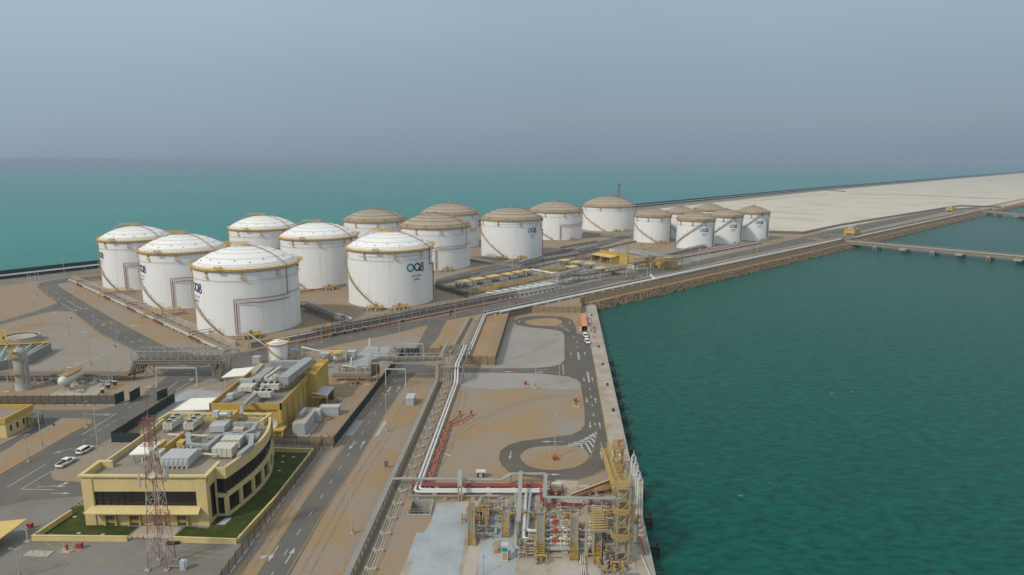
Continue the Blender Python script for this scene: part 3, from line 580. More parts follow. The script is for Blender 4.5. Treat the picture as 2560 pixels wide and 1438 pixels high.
    # apex: vent plus walkway
    if white:
        b = MB(); zt = h + rise; b.box(0, 0, zt + .7, 3.4, 3, .15); 
        b.box(-5.2, 0, zt + .7, 9, 1.1, .12)
        for yy in (-.55, .55):
            for z in (1.3, 1.9): b.beam((-9.6, yy, zt + z), (1.6, yy * 2.5, zt + z), .14)
            for i in range(7): b.beam((-9.6 + 1.85 * i, yy * (1 + .2 * i), zt + .7), (-9.6 + 1.85 * i, yy * (1 + .2 * i), zt + 1.9), .12)
        b.build('roof_platform', M['yel'], t)
        b = MB()
        for yy in (-.5, .5): b.beam((-9.6, yy, zt + .7), (-Rd * .93, yy, zr(Rd * .93) + .5), .18, .25)
        for i in range(12): f = i / 12; px = -9.6 + (-Rd * .93 + 9.6) * f; b.beam((px, -.5, zt + .7 + (zr(Rd * .93) + .5 - zt - .7) * f), (px, .5, zt + .7 + (zr(Rd * .93) + .5 - zt - .7) * f), .2, .05)
        b.build('roof_stair', M['galv'], t)
        for k in range(9):
            a = R(200 + 19 * k); r = Rd * (.86 if k % 2 else .8); b = MB(); b.lathe(r * math.cos(a), r * math.sin(a), [(.12, zr(r) + .1), (.12, zr(r) + .4), (.36, zr(r) + .42), (.3, zr(r) + .55), (.02, zr(r) + .6)], 8); b.build('roof_vent', M['steel'], t)
    else:
        b = MB(); zt = h + rise; b.lathe(0, 0, [(1.6, zt - .2), (1.6, zt + .35), (.9, zt + .4), (.5, zt + 1.2), (1., zt + 1.25), (.05, zt + 1.7)], 10)
        for k in range(8): a = k * math.pi / 4; b.beam((2 * math.cos(a), 2 * math.sin(a), zt), (2 * math.cos(a), 2 * math.sin(a), zt + 1.2), .1)
        b.path([(2 * math.cos(k * math.pi / 4), 2 * math.sin(k * math.pi / 4), zt + 1.2) for k in range(8)], .08, 4, True); b.build('roof_vent', M['ochre'], t)
        for k in range(7):
            a = R(150 + 37 * k); b = MB(); b.box((Rd - 1) * math.cos(a), (Rd - 1) * math.sin(a), zr(Rd - 1) + .05, 1.1, .9, .9, a); b.build('roof_hatch', M['ochre'], t)
    for k in range(5):                                                  # foam chambers under the rim
        a = R(205 + 40 * k); b = MB(); b.box((Rt + .5) * math.cos(a), (Rt + .5) * math.sin(a), h - 2.2, .8, .7, 1.0, a); b.beam(((Rt + .5) * math.cos(a), (Rt + .5) * math.sin(a), h - 3.4), ((Rt + .5) * math.cos(a), (Rt + .5) * math.sin(a), h - 2.2), .16); b.box((Rt + .7) * math.cos(a), (Rt + .7) * math.sin(a), h - 3.5, 1.4, 1.6, .12, a)
        b.build('foam_chamber', rm, t)
    # red fire water pipes
    rr = Rt + .45; ar = R(riser)
    if pipes == 'A':
        for q, (av, z1, ae) in enumerate(((R(276), h * .56, ar), (R(278.2), h * .5, ar + R(2)))):
            zt = h + 1.2 if q == 0 else h * .95; z2 = h * .645 if q == 0 else h * .6
            pts = [(rr * math.cos(av), rr * math.sin(av), .9)] + [tuple(p) for p in arc(rr, av, ae, z1, 14)]
            b = MB(); b.path(pts, .17, 6)
            if q == 0: b.path([(rr * math.cos(ae), rr * math.sin(ae), z1), (rr * math.cos(ae), rr * math.sin(ae), h + .6)] + [(s * Rd * math.cos(ae), s * Rd * math.sin(ae), zr(s * Rd) + .6) for s in (.97, .8, .6, .4, .2, .05)], .16, 6)
            else: b.path([tuple(p) for p in arc(rr, ae - R(2), ae + R(50), z1 + 2.2, 10)], .13, 6)
            b.build('fire_pipe', M['red'], t)
    elif pipes == 'B':
        b = MB(); b.path([(s * Rd * math.cos(ar), s * Rd * math.sin(ar), zr(s * Rd) + .6) for s in (.05, .2, .4, .6, .8, .97)] + [(rr * math.cos(ar), rr * math.sin(ar), h + .5), (rr * math.cos(ar), rr * math.sin(ar), h * .7)] + [tuple(p) for p in arc(rr, ar, ar + R(16), h * .7, 4)] + [(rr * math.cos(ar + R(16)), rr * math.sin(ar + R(16)), .8)], .17, 6); b.build('fire_pipe', M['red'], t)
        b = MB(); b.path(arc(Rt + .3, R(235), R(325), h * .9, 20), .07, 4); b.build('fire_pipe', M['red'], t)
    elif pipes == 'C':
        for q in range(3):
            a = ar + R(2.2 * q); b = MB(); b.path([(rr * math.cos(a), rr * math.sin(a), .3), (rr * math.cos(a), rr * math.sin(a), h * (.8 - .1 * q))], .2 if q else .26, 6); b.build('riser_pipe', M['steel'] if q != 1 else M['red'], t)
    for k in range(16):                                                 # small lamp brackets along the stair
        f = (k + .5) / 16; a = a0 + (a1 - a0) * f; b = MB(); p = Vector(((Rt + 1.1) * math.cos(a), (Rt + 1.1) * math.sin(a), 2.8 + (h - .4) * f))
        if k % 2: continue
        b.beam(p - Vector((0, 0, 2)), p, .08); b.box(p.x, p.y, p.z, .7, .35, .18, a); b.build('stair_lamp', M['steel'], t)
    if logo:
        am, zl, s, l1, l2 = logo; am = R(am); rl = Rt + .035
        ring_letter('logo', M['teal'], t, rl, am, zl, -2.55 * s, 1.52 * s, .95 * s); ring_letter('logo', M['navy'], t, rl, am, zl, .35 * s, 1.5 * s, .95 * s, True); ring_letter('logo', M['navy'], t, rl, am, zl, 2.75 * s, 0, 0, two=(.95 * s, .8 * s))
        wrap_text(l1, .95 * s, rl, am, zl - 3.4 * s, M['ink'], 'tank_number', t, bold=.012); wrap_text(l2, .95 * s, rl, am, zl - 4.7 * s, M['ink'], 'product_name', t, bold=.012)
    t.location = (x, y, .03); return t
D = lambda a: R(a)
SR = (R(263), R(163))
TANKS = [
 (-226.5, 415.7, 20.0, 29.2, 'white-roofed tank at the far left end of the row by the sea wall', 'white', SR, (224, 20.3, 1.15, '843-T-301', 'DIESEL'), 'A', 337),
 (-174.3, 365.1, 21.3, 29.2, 'white-roofed tank in the middle of the left row of three', 'white', SR, (224, 20.3, 1.25, '843-T-302', 'DIESEL'), 'A', 337),
 (-121.2, 312.4, 22.5, 29.2, 'big white-roofed tank nearest the camera, beside the pipe bridge', 'white', SR, (222, 20.3, 1.35, '843-T-303', 'DIESEL'), 'A', 337),
 (-173, 481, 22.6, 29.4, 'white-roofed tank standing alone against the sea behind the left row', 'white', SR, None, 'A', 337),
 (-118.8, 424.1, 22.9, 29.6, 'white-roofed tank without lettering behind the front tanks', 'white', SR, None, 'B', 339),
 (-65.7, 370.1, 22.6, 29.6, 'white-roofed tank with the number 843-T-306 and DIESEL on its side', 'white', SR, (316, 20.4, 1.45, '843-T-306', 'DIESEL'), 'B', 343),
 (-107.5, 543.4, 24.2, 29.2, 'beige-domed tank farthest left, standing against the sea', 'beige', SR, None, 'A', 337),
 (-55.1, 495.0, 24.8, 29.2, 'beige-domed tank with a red bent pipe just behind the DIESEL tank', 'beige', SR, None, 'A', 337),
 (-55.2, 612.8, 25.4, 29.2, 'beige-domed tank half hidden behind another beige dome', 'beige', SR, None, 'A', 339),
 (-.3, 552.7, 24.4, 29.6, 'beige-domed tank lettered JET A-1 beside the depot road', 'beige', SR, (312, 21.5, 1.2, '843-T-304', 'JET A-1'), 'B', 341),
 (42.5, 678.5, 26.2, 26.5, 'beige-domed tank with a red bent pipe left of the farthest big tank', 'beige', SR, None, 'A', 345),
 (105.9, 762.3, 28.8, 26.2, 'farthest big beige-domed tank, in front of the flare stack', 'beige', (R(257), R(165)), None, 'B', 341),
 (131.2, 646.4, 17.0, 24.2, 'small beige-domed tank at the left end of the small tanks', 'beige', (R(277), R(150)), None, 'C', 330),
 (164.6, 674.2, 14.2, 25, 'small beige-domed tank half hidden between two nearer small tanks', 'beige', (R(277), R(150)), None, 'C', 330),
 (159.2, 599.2, 16.1, 24.7, 'small lettered tank nearest the camera among the small tanks', 'beige', (R(172), R(285)), (283, 16.6, 1.0, '843-T-106', 'NAPHTHA'), 'C', 317),
 (202.7, 710.9, 15.4, 25, 'small beige-domed tank farthest back among the small tanks', 'beige', (R(277), R(150)), None, 'C', 330),
 (195.9, 634.6, 15.1, 25.0, 'small lettered tank in the middle of the front row of small tanks', 'beige', (R(170), R(283)), (281, 16.6, .98, '843-T-107', 'NAPHTHA'), 'C', 314),
 (229.8, 661.3, 15.0, 26.0, 'small lettered tank at the right end beside the pale sand field', 'beige', (R(168), R(281)), (276, 17.6, .98, '843-T-108', 'NAPHTHA'), 'C', 312),
]
TK = [make_tank(*a, rail=1) for a in TANKS]
# ================================================================== OFFICE, CONTROL BUILDING AND THEIR YARDS
ORD = ['first', 'second', 'third', 'fourth', 'fifth', 'sixth', 'seventh', 'eighth', 'ninth', 'tenth', 'eleventh', 'twelfth', 'thirteenth', 'fourteenth', 'fifteenth', 'sixteenth', 'seventeenth', 'eighteenth', 'nineteenth', 'twentieth', 'twenty-first', 'twenty-second', 'twenty-third', 'twenty-fourth', 'twenty-fifth', 'twenty-sixth', 'twenty-seventh', 'twenty-eighth', 'twenty-ninth', 'thirtieth']
def bp(parent, name, m, cx, cy, z0, sx, sy, sz, rot=0., label=None):
    b = MB(); b.box(cx, cy, z0, sx, sy, sz, rot); return b.build(name, M[m] if isinstance(m, str) else m, parent, label=label)
of = thing('office_building', 'cream two-storey office with a curved glass side and rooftop ducts', 'office building', (-76, 150, 0))
ZP, ZR = 11.1, 9.7
EC = smooth_line([(-60.6, 136.7, 0), (-59.4, 141.8, 0), (-58.5, 147, 0), (-58.2, 152.5, 0), (-58.6, 157.5, 0), (-59.8, 162.5, 0), (-61, 166, 0)], 5)
WC = [(-87.6, 165, 0), (-87.2, 158, 0), (-87.4, 150, 0), (-87.8, 139.8, 0)]
inner = offset(EC, .55)
core = [(-88.3, 133.6), (-63.4, 133.2), (-63.4, 137.2)] + [(p.x, p.y) for p in inner] + [(-62.3, 168.4), (-87.4, 168.8)] + [(x + .4, y) for x, y, z in WC] + [(-88.4, 139.6)]
b = MB(); b.prism(core, 0, ZR); b.build('core', M['glass'], of)
b = MB(); b.prism([(x * .996 - .3, y) for x, y in core], ZR, ZR + .03); b.build('roof_deck', M['roofgrey'], of)
# curved side: plinth, lower posts, mid band, parapet wall
for nm, z0, z1, w in (('plinth', 0, .6, .5), ('floor_band', 4.4, 5.3, .6), ('parapet', 8.6, ZP, .45)):
    b = MB(); b.wall(offset(EC, .2), w, z0, z1); b.build(nm, M['cream'], of)
b = MB(); b.wall(offset(EC, .2), .62, ZP, ZP + .08); b.build('coping', M['cream'], of)
for p in resample(EC, 4.6): bp(of, 'column', 'cream', p.x - .2, p.y, .6, .55, 1.0, 3.8)
for p in resample(EC, 1.55): bp(of, 'mullion', 'dark', p.x - .38, p.y, 5.3, .12, .08, 3.3)
bp(of, 'return_wall', 'cream', -61.8, 136.95, 8.6, 2.6, .4, ZP - 8.6); bp(of, 'return_wall', 'cream', -61.8, 136.95, 0, 2.6, .4, .6); bp(of, 'floor_band', 'cream', -61.8, 136.93, 4.4, 2.6, .5, .9); bp(of, 'column', 'cream', -60.65, 136.95, .6, .5, .5, 3.8); bp(of, 'return_column', 'cream', -62.9, 136.95, .6, .35, .5, 8)
# front block
fx0, fx1, fy = -88.85, -63.0, 133.1
bp(of, 'pier', 'cream', fx0 + 1.1, fy + .35, 0, 2.2, .9, 10.3); bp(of, 'pier', 'cream', fx1 - 1.1, fy + .05, 0, 2.2, .9, 10.3)
bp(of, 'front_wall', 'cream', -76, fy + .35, 7.5, 21.6, .5, 2.7); bp(of, 'front_wall', 'cream', -76, fy + .35, 0, 21.6, .5, 4.3)
for i in range(1, 14): bp(of, 'mullion', 'dark', -86.6 + i * 21.3 / 14, fy + .28, 4.3, .07, .1, 3.2)
bp(of, 'transom', 'dark', -76, fy + .27, 5.9, 21.4, .1, .07)
bp(of, 'side_wall', 'cream', fx1 - .2, 135.2, 8.1, .42, 3.4, 2.2); bp(of, 'side_wall', 'cream', fx1 - .2, 135.2, 0, .42, 3.4, .5); bp(of, 'side_wall', 'cream', fx1 - .2, 133.9, .5, .42, .8, 7.6)
bp(of, 'side_wall', 'cream', fx0 + .2, 136.6, 0, .42, 6.2, 10.3); bp(of, 'west_wall', 'cream', -87.55, 152.5, 0, .4, 26, 8.4)
b = MB(); b.wall(WC, .45, 8.4, ZP); b.build('parapet', M['cream'], of)
# balustraded parapet of the front block
b = MB(); b.wall([(fx1 - .1, 139.8, 0), (fx1 - .1, fy - .1, 0), (fx0 - .1, fy + .1, 0), (fx0 - .1, 140, 0), (-86.2, 140, 0)], .85, ZP - .25, ZP + .1); b.build('cornice', M['cream'], of)
for i in range(61): bp(of, 'baluster', 'cream', -86.4 + i * 20.8 / 60, fy + .35, 10.2, .14, .2, .65)
for x in (-88.4, -86.6, -81.5, -76, -70.5, -65.3, -63.5): bp(of, 'parapet_post', 'cream', x, fy + .35, 10.2, .9, .45, .65)
bp(of, 'parapet', 'cream', fx0 + .2, 136.6, 10.3, .4, 6.4, .6); bp(of, 'parapet', 'cream', fx1 - .2, 136.2, 9.7, .4, 6.2, 1.2); bp(of, 'parapet', 'cream', -87.2, 139.8, 9.7, 2.4, .4, 1.2)
# back block parapet with slots
b = MB(); b.wall([(-88.6, 164.2, 0), (-87.9, 169, 0), (-61.7, 168.3, 0), (-62.6, 163.2, 0)], .6, ZP - .3, ZP + .12); b.build('cornice', M['cream'], of)
bp(of, 'parapet', 'cream', -74.8, 168.65, 9.4, 26, .4, .65); bp(of, 'back_wall', 'cream', -74.8, 168.7, 0, 26.4, .4, 9.4); bp(of, 'parapet', 'cream', -88.2, 166.6, 8.4, .4, 4.8, 2.5); bp(of, 'parapet', 'cream', -62.1, 165.8, 8.4, .4, 5, 2.5)
for x in (-87, -82.7, -78, -73, -68.5, -66, -62.5): bp(of, 'parapet_post', 'cream', x, 168.65, 10.05, .8, .4, .78)
for i in range(40): bp(of, 'baluster', 'cream', -86.6 + i * .6, 168.65, 10.05, .12, .2, .78)
# canopy, doorways
b = MB(); b.add([(-87.5, fy, 4.35), (-64.6, fy - .1, 4.35), (-64.2, fy - 2.3, 3.75), (-87.7, fy - 2.1, 3.75), (-87.5, fy, 4.1), (-64.6, fy - .1, 4.1), (-64.2, fy - 2.3, 3.55), (-87.7, fy - 2.1, 3.55)], [(3, 2, 1, 0), (4, 5, 6, 7), (0, 1, 5, 4), (1, 2, 6, 5), (2, 3, 7, 6), (3, 0, 4, 7)]); b.build('canopy', M['cream'], of)
for x in (-83.6, -78.6, -73.6, -68.7):
    bay = bp(of, 'door_bay', 'mustard', x, fy - .15, 2.35, 2.6, .5, .3)
    for s in (-1, 1): bp(bay, 'jamb', 'mustard', x + s * 1.15, fy - .15, 0, .42, .5, 2.35)
    bp(bay, 'window', 'glass', x - .05, fy + .04, 1.25, 1.5, .1, .95)
    for k in (-.4, 0, .4): bp(bay, 'window_bar', 'cream', x + k, fy - .05, 1.25, .06, .08, .95)
    bp(bay, 'hood', 'cream', x - .35, fy - .5, 3.1, 2.9, 1.0, .22); bp(bay, 'vent', 'dark', x, fy + .05, .1, 1.4, .12, .35)
# ---- rooftop plant: each unit stands on the roof as a thing of its own
def rp(px, py, z=ZR): return G(px, py, z)
def unit(name, label, cat, pxl, pxr, py, depth, h, m, legs=.35, z=ZR, fans=0, seams=0, lip=True):
    a, c = rp(pxl, py, z), rp(pxr, py, z); wd = (c - a).x; x, y = (a.x + c.x) / 2, a.y + depth / 2
    t = thing(name, label, cat, (x, y, z)); bp(t, 'casing', m, x, y, z + legs, wd, depth, h)
    if lip: bp(t, 'cover', m, x, y, z + legs + h, wd + .08, depth + .08, .07)
    if legs:
        for sx_ in (-1, 1):
            for sy_ in (-1, 1): bp(t, 'leg', 'steel', x + sx_ * (wd / 2 - .15), y + sy_ * (depth / 2 - .15), z, .16, .16, legs)
    for i in range(fans):
        b = MB(); yy = a.y + depth * (i + .5) / fans; r = min(wd, depth / fans) * .42; b.lathe(x, yy, [(r, z + legs + h + .07), (r, z + legs + h + .32), (r * .85, z + legs + h + .32), (r * .8, z + legs + h + .12), (.05, z + legs + h + .12)], 14); b.build('fan', M['dark'], t)
        b = MB(); b.lathe(x, yy, [(r * 1.04, z + legs + h + .2), (r * 1.04, z + legs + h + .34), (r * .9, z + legs + h + .34)], 14); b.build('fan_ring', M['unit'], t)
    for i in range(1, seams):
        bp(t, 'panel_joint', 'steel', x - wd / 2 + wd * i / seams, y, z + legs + .05, .05, depth + .1, h + .04)
    return t
unit('chiller', 'off-white chiller with three roof fans, left of the pair on the office roof', 'chiller', 408.5, 431, 1084, 6.2, 1.5, 'unit', 1.0, fans=3, seams=3)
unit('chiller', 'off-white chiller with three roof fans, right of the pair on the office roof', 'chiller', 459.7, 484, 1084, 6.2, 1.5, 'unit', 1.0, fans=3, seams=3)
sb = unit('stair_block', 'cream stair block rising from the back of the office roof', 'roof hut', 527, 580, 1067, 4.6, 2.6, 'mustard', 0)
ah = thing('air_handler', 'grey fan housing on top of the cream stair block', 'air handler', rp(552, 1046, ZR + 2.7)); q = ah.location.copy()
bp(ah, 'casing', 'lgrey', q.x - 1.6, q.y + 1.2, q.z, 1.6, 1.6, 1.5); b = MB(); b.path([(q.x - .6, q.y + 1, q.z + .7), (q.x + .9, q.y + 1, q.z + .7), (q.x + 1.6, q.y + 1, q.z + .9)], .62, 10); b.build('fan_drum', M['duct'], ah, True); bp(ah, 'outlet', 'duct', q.x + 1.9, q.y + 1, q.z + .2, .9, 1.1, 1.2)
unit('air_handler', 'flat pale grey air handler in front of the stair block', 'air handler', 524, 561, 1084, 4.4, 1.5, 'lgrey', .3)
unit('air_handler', 'small white ribbed air handler under the back duct', 'air handler', 583, 607, 1088, 3.0, 1.2, 'unit', .3, seams=4)
unit('air_handler', 'white ribbed air handler in the middle of the right duct loop', 'air handler', 553, 600, 1124, 3.6, 1.9, 'unit', .4, seams=5)
unit('air_handler', 'white ribbed air handler nearest the curved parapet', 'air handler', 531, 580, 1148, 3.6, 2.0, 'unit', .4, seams=4)
unit('air_handler', 'small blue-grey box on the low yellow roof wall', 'air handler', 442, 458, 1124, 2.2, 1.6, 'mustard', 0); bp(COL.objects[-1] if False else of, 'roof_wall', 'mustard', *rp(424, 1124)[:2], ZR, .5, 13, 1.7, R(-3))
unit('roof_box', 'cream plant box with a grey lid beside the white tarpaulin', 'roof box', 383, 402, 1127, 3.0, 1.4, 'mustard', 0)
unit('roof_box', 'white plant box behind the lattice tower top', 'roof box', 382, 402, 1152, 2.4, 1.2, 'unit', .6)
for i, (x, y) in enumerate(((443, 1143), (463, 1144), (485, 1149))):
    unit('condenser', ['left', 'middle', 'right'][i] + ' of three off-white condensers behind the panelled water tank', 'condenser', x, x + 10, y, 2.0, 1.5, 'unit', .15, fans=1)
def duct(label, pts, w, h, z, name='roof_duct', cat='duct', base=ZR, m='duct'):
    P = [rp(x, y, z) for x, y in pts]; t = thing(name, label, cat, (P[0].x, P[0].y, base))
    for i in range(len(P) - 1):
        b = MB(); d = (P[i + 1] - P[i]).normalized(); b.beam(P[i] - d * w * (.48 if i else 0), P[i + 1] + d * w * (.49 if i < len(P) - 2 else 0) + Vector((0, 0, .004 * i)), w, h); b.build('duct_run', M[m], t)
        n = int((P[i + 1] - P[i]).length / 1.6)
        for k in range(1, n + 1):
            c = P[i].lerp(P[i + 1], k / (n + 1)); b = MB(); b.beam(c - d * .05, c + d * .05, w + .1, h + .1); b.build('flange', M['galv'], t)
            if k % 2: b = MB(); b.beam((c.x, c.y, base), (c.x, c.y, z - h / 2), .12); b.build('support', M['steel'], t)
    return t
duct('grey square duct looping along the back right of the office roof', [(584, 1061), (641, 1061), (632, 1077), (610, 1087)], .95, .95, ZR + 2.0)
duct('grey square duct looping round the middle air handler', [(557, 1089), (630, 1091), (627, 1116), (597, 1140)], 1.1, 1.0, ZR + 1.9)
duct('grey square duct with an elbow in the middle of the office roof', [(470, 1086), (472, 1113), (519, 1117), (549, 1092)], 1.05, .95, ZR + 1.7)
duct('thin grey duct slanting across the middle of the roof', [(517, 1099), (566, 1084), (600, 1080)], .55, .5, ZR + 1.5)
duct('grey upright duct stub beside the curved parapet', [(646, 1083), (642, 1096), (636, 1102)], .9, .8, ZR + 1.1)
def rack(label, pts, n, z, m, name='roof_pipe_rack', cat='pipe rack', r=.09, gap=.28, base=ZR):
    P = [rp(x, y, z) for x, y in pts]; t = thing(name, label, cat, (P[0].x, P[0].y, base))
    for k in range(n):
        b = MB(); b.path([p + Vector((0, 0, 0)) for p in offset3(P, (k - (n - 1) / 2) * gap)], r, 6); b.build('pipe', M[m], t)
    for p in resample(P, 2.2): b = MB(); b.beam((p.x, p.y, base), (p.x, p.y, z - r), .1); b.build('support', M['steel'], t)
    return t
def offset3(P, d):
    o = offset(P, d); return [Vector((o[i].x, o[i].y, P[i].z)) for i in range(len(P))]
rack('pale pipes across the roof in front of the two chillers', [(419, 1086), (520, 1089)], 3, ZR + 1.0, 'unit')
rack('brown pipes running back between the chillers and ducts', [(454, 1101), (480, 1086), (505, 1075)], 4, ZR + .6, 'steel'); rack('pipes beside the air handler near the curved parapet', [(505, 1134), (545, 1137)], 3, ZR + 1.1, 'unit'); rack('dark pipes low behind the panelled tank', [(430, 1112), (465, 1095)], 3, ZR + .5, 'steel')
wt = thing('water_tank', 'white panelled sectional water tank on plinths at the roof front', 'water tank', rp(436, 1173)); a, c = rp(402, 1173), rp(472, 1173); wd = c.x - a.x; x, y = (a.x + c.x) / 2, a.y + 2.6
for i in range(6):
    xx = a.x + wd * (i + .5) / 6
    bp(wt, 'plinth', 'conc', xx, y, ZR, .5, 5.2, .55)
    for j in range(4): bp(wt, 'lid_panel', 'lgrey', xx, a.y + .65 + 1.3 * j, ZR + 2.35, wd / 6 - .05, 1.26, .1)
    p = bp(wt, 'side_panel', 'lgrey', xx, a.y + .05, ZR + .6, wd / 6 - .05, .1, 1.72)
    b = MB(); h2 = wd / 12 - .1; b.add([(xx - h2, a.y - .01, ZR + .7), (xx + h2, a.y - .01, ZR + .7), (xx + h2, a.y - .01, ZR + 2.2), (xx - h2, a.y - .01, ZR + 2.2), (xx, a.y - .16, ZR + 1.45)], [(0, 1, 4), (1, 2, 4), (2, 3, 4), (3, 0, 4)]); b.build('panel_boss', M['lgrey'], p)
for j in range(4): bp(wt, 'side_panel', 'lgrey', c.x - .05, a.y + .65 + 1.3 * j, ZR + .6, .1, 1.26, 1.72)
bp(wt, 'body', 'lgrey', x, y, ZR + .55, wd - .2, 5, 1.8)
tp = thing('tarpaulin_shelter', 'white tarpaulin shelter on posts at the left of the office roof', 'shelter', rp(350, 1157)); o_ = rp(340, 1158); 
b = MB(); b.add([(o_.x - 1.2, o_.y - .2, ZR + 2.2), (o_.x + 3.2, o_.y - .2, ZR + 2.4), (o_.x + 3.4, o_.y + 5, ZR + 3), (o_.x - 1., o_.y + 5, ZR + 2.7), (o_.x - 1.2, o_.y - .2, ZR + 1.9), (o_.x + 3.2, o_.y - .2, ZR + 2.1), (o_.x + 3.4, o_.y + 5, ZR + 2.8), (o_.x - 1., o_.y + 5, ZR + 2.5)], [(0, 1, 2, 3), (7, 6, 5, 4), (4, 5, 1, 0), (5, 6, 2, 1), (6, 7, 3, 2), (7, 4, 0, 3)]); b.build('cover', M['membrane'], tp)
for dx, dy in ((-.3, .1), (2.9, .1), (-.3, 4.6), (2.9, 4.6)): bp(tp, 'post', 'steel', o_.x + dx, o_.y + dy, ZR, .18, .18, 2.1)
# ---- plot walls round the lawn
def low_wall(label, pts, h, m='cream'):
    P = GL(pts); t = thing('plot_wall', label, 'wall', P[0]); b = MB(); b.wall(P, .28, 0, h); b.build('wall_run', M[m], t); b = MB(); b.wall(P, .42, h, h + .1); b.build('coping', M[m], t)
low_wall('low cream wall along the left of the lawn and its front', [(180, 1287), (83, 1352), (319, 1354)], 1.1)
low_wall('low cream wall along the lawn right of the entrance', [(425, 1355), (592, 1361)], 1.1)
low_wall('low cream wall along the right of the lawn and its back', [(596, 1358), (690, 1253), (783, 1133), (683, 1130)], 1.1)
for i, (x, y) in enumerate(((330, 1350), (344, 1350), (358, 1350), (385, 1351), (190, 1270), (198, 1264), (207, 1257))):
    t = thing('bollard', ['left', 'second', 'third', 'right'][i] + ' yellow bollard across the office entrance' if i < 4 else ['nearest', 'middle', 'farthest'][i - 4] + ' yellow bollard at the back left lawn corner', 'bollard', G(x, y), 'yellow bollards by the office')
    p = G(x, y); b = MB(); b.lathe(p.x, p.y, [(.14, 0), (.14, .95), (.01, 1.0)], 8); b.build('post', M['bollardyellow'], t); b = MB(); b.lathe(p.x, p.y, [(.15, .35), (.15, .6)], 8); b.build('band', M['dark'], t)
for i, (x, y) in enumerate(((187, 1293), (212, 1282), (257, 1337), (197, 1334), (708, 1141), (734, 1143), (706, 1156), (698, 1177), (602, 1338))):
    p = G(x, y); b = MB(); b.box(p.x, p.y, .04, .7, .5, .08); b.build('manhole_cover', M['lgrey'], label=['pale lid on the left lawn near the bollards', 'pale lid on the left lawn by the office corner', 'pale lid on the left lawn near its front wall', 'pale lid at the left lawn front', 'pale lid at the back lawn, left', 'pale lid at the back lawn, right', 'pale lid in the middle of the back lawn', 'pale lid beside the curved glass', 'pale lid at the right lawn front corner'][i], cat='manhole cover', group='pale manhole covers in the lawns')
p = [G(541, 1312), G(565, 1296), G(580, 1296), G(562, 1313)]; b = MB(); b.prism([(q.x, q.y) for q in p], .05, .12); b.build('paving_slab', M['slab'], label='blue-grey slab set in the lawn beside the curved glass', cat='slab')
# ---- lattice communication tower
tw = thing('lattice_tower', 'red and white lattice radio tower in front of the office', 'radio tower', G(405, 1412))
ft = GL([(370, 1427), (417, 1427), (441, 1401), (400, 1400)]); cx_, cy_ = sum(p.x for p in ft) / 4, sum(p.y for p in ft) / 4; HT = 29.5
def leg(i, z):
    f = max(.36, 1 - .64 * min(1, z / (HT * .86))); return Vector((cx_ + (ft[i].x - cx_) * f, cy_ + (ft[i].y - cy_) * f, z))
cuts = [0, 3.6, 7.2, 9.4, 11.8, 14., 16.2, 18.4, 20.4, 22.4, 24.2, 26, 27.8, HT]
tone = ['towerred', 'towerwhite', 'towerred', 'towerred', 'towerwhite', 'towerwhite', 'towerred', 'towerred', 'towerwhite', 'towerwhite', 'towerred', 'towerred', 'towerred']
for k in range(13):
    z0, z1 = cuts[k], cuts[k + 1]; 
    for i in range(4): b = MB(); b.beam(leg(i, z0), leg(i, z1), .11); b.build('leg', M[tone[k]], tw)
    b = MB()
    for i in range(4):
        j = (i + 1) % 4; a0, a1, c0, c1 = leg(i, z0), leg(i, z1), leg(j, z0), leg(j, z1); m_ = (a1 + c1) / 2
        if k < 3: b.beam(a0, m_, .05); b.beam(c0, m_, .05); b.beam(a1, c1, .05); b.beam(a0.lerp(a1, .5), a0.lerp(m_, .5), .05); b.beam(c0.lerp(c1, .5), c0.lerp(m_, .5), .07)
        else: b.beam(a0, c1, .042); b.beam(c0, a1, .042); b.beam(a1, c1, .042)
    b.build('bracing', M[tone[k]], tw)
for z in (9.4, 18.4, 24.2, 27.8):
    b = MB(); q = [leg(i, z) for i in range(4)]; e = [p + (p - Vector((cx_, cy_, z))).normalized() * (.7 if z > 20 else .3) for p in q]
    [b.beam(e[q_].lerp(e[(q_ + 3) % 4], f_) + Vector((0, 0, .04)), e[(q_ + 1) % 4].lerp(e[(q_ + 2) % 4], f_) + Vector((0, 0, .04)), .1, .06) for q_ in (0,) for f_ in (0, .25, .5, .75, 1)]
    for i in range(4):
        for dz in (.5, 1.0): b.beam(e[i] + Vector((0, 0, dz)), e[(i + 1) % 4] + Vector((0, 0, dz)), .05)
        for f in (0, .33, .66): p = e[i].lerp(e[(i + 1) % 4], f); b.beam(p, p + Vector((0, 0, 1.0)), .06)
    b.build('platform', M['towerred'] if z != 18.4 else M['towerwhite'], tw)
b = MB()
for s in (-.22, .22): b.beam((cx_ + s, cy_ - .3, .2), (cx_ + s, cy_ - .3, HT - 2), .07)
for i in range(60): b.beam((cx_ - .22, cy_ - .3, .4 + i * .45), (cx_ + .22, cy_ - .3, .4 + i * .45), .05)
b.build('ladder', M['towerred'], tw)
b = MB(); b.beam((cx_, cy_, HT - 2), (cx_, cy_, HT + 3.2), .09); b.build('lightning_rod', M['towerred'], tw)
for p in ft: bp(tw, 'footing', 'conc', p.x, p.y, 0, .9, .9, .35)
for x, y, z, h in ((cx_ - 2.1, cy_ - 1.2, 16.3, 2.8), (cx_ + 2.2, cy_ - .3, 17.0, 2.6), (cx_ + 2.1, cy_ + .8, 17.4, 2.4), (cx_ - 1.5, cy_ - .6, 20.6, 1.2)):
    an = bp(tw, 'panel_antenna', 'lgrey', x, y, z, .34, .2, h); b = MB(); b.beam((x, y, z + h / 2), (cx_ + (x - cx_) * .4, cy_ + (y - cy_) * .4, z + h / 2), .08); b.build('bracket', M['steel'], an)
b = MB(); b.lathe(0, 0, [(.05, 0), (.75, .18), (.9, .35), (.9, .42)], 16); 
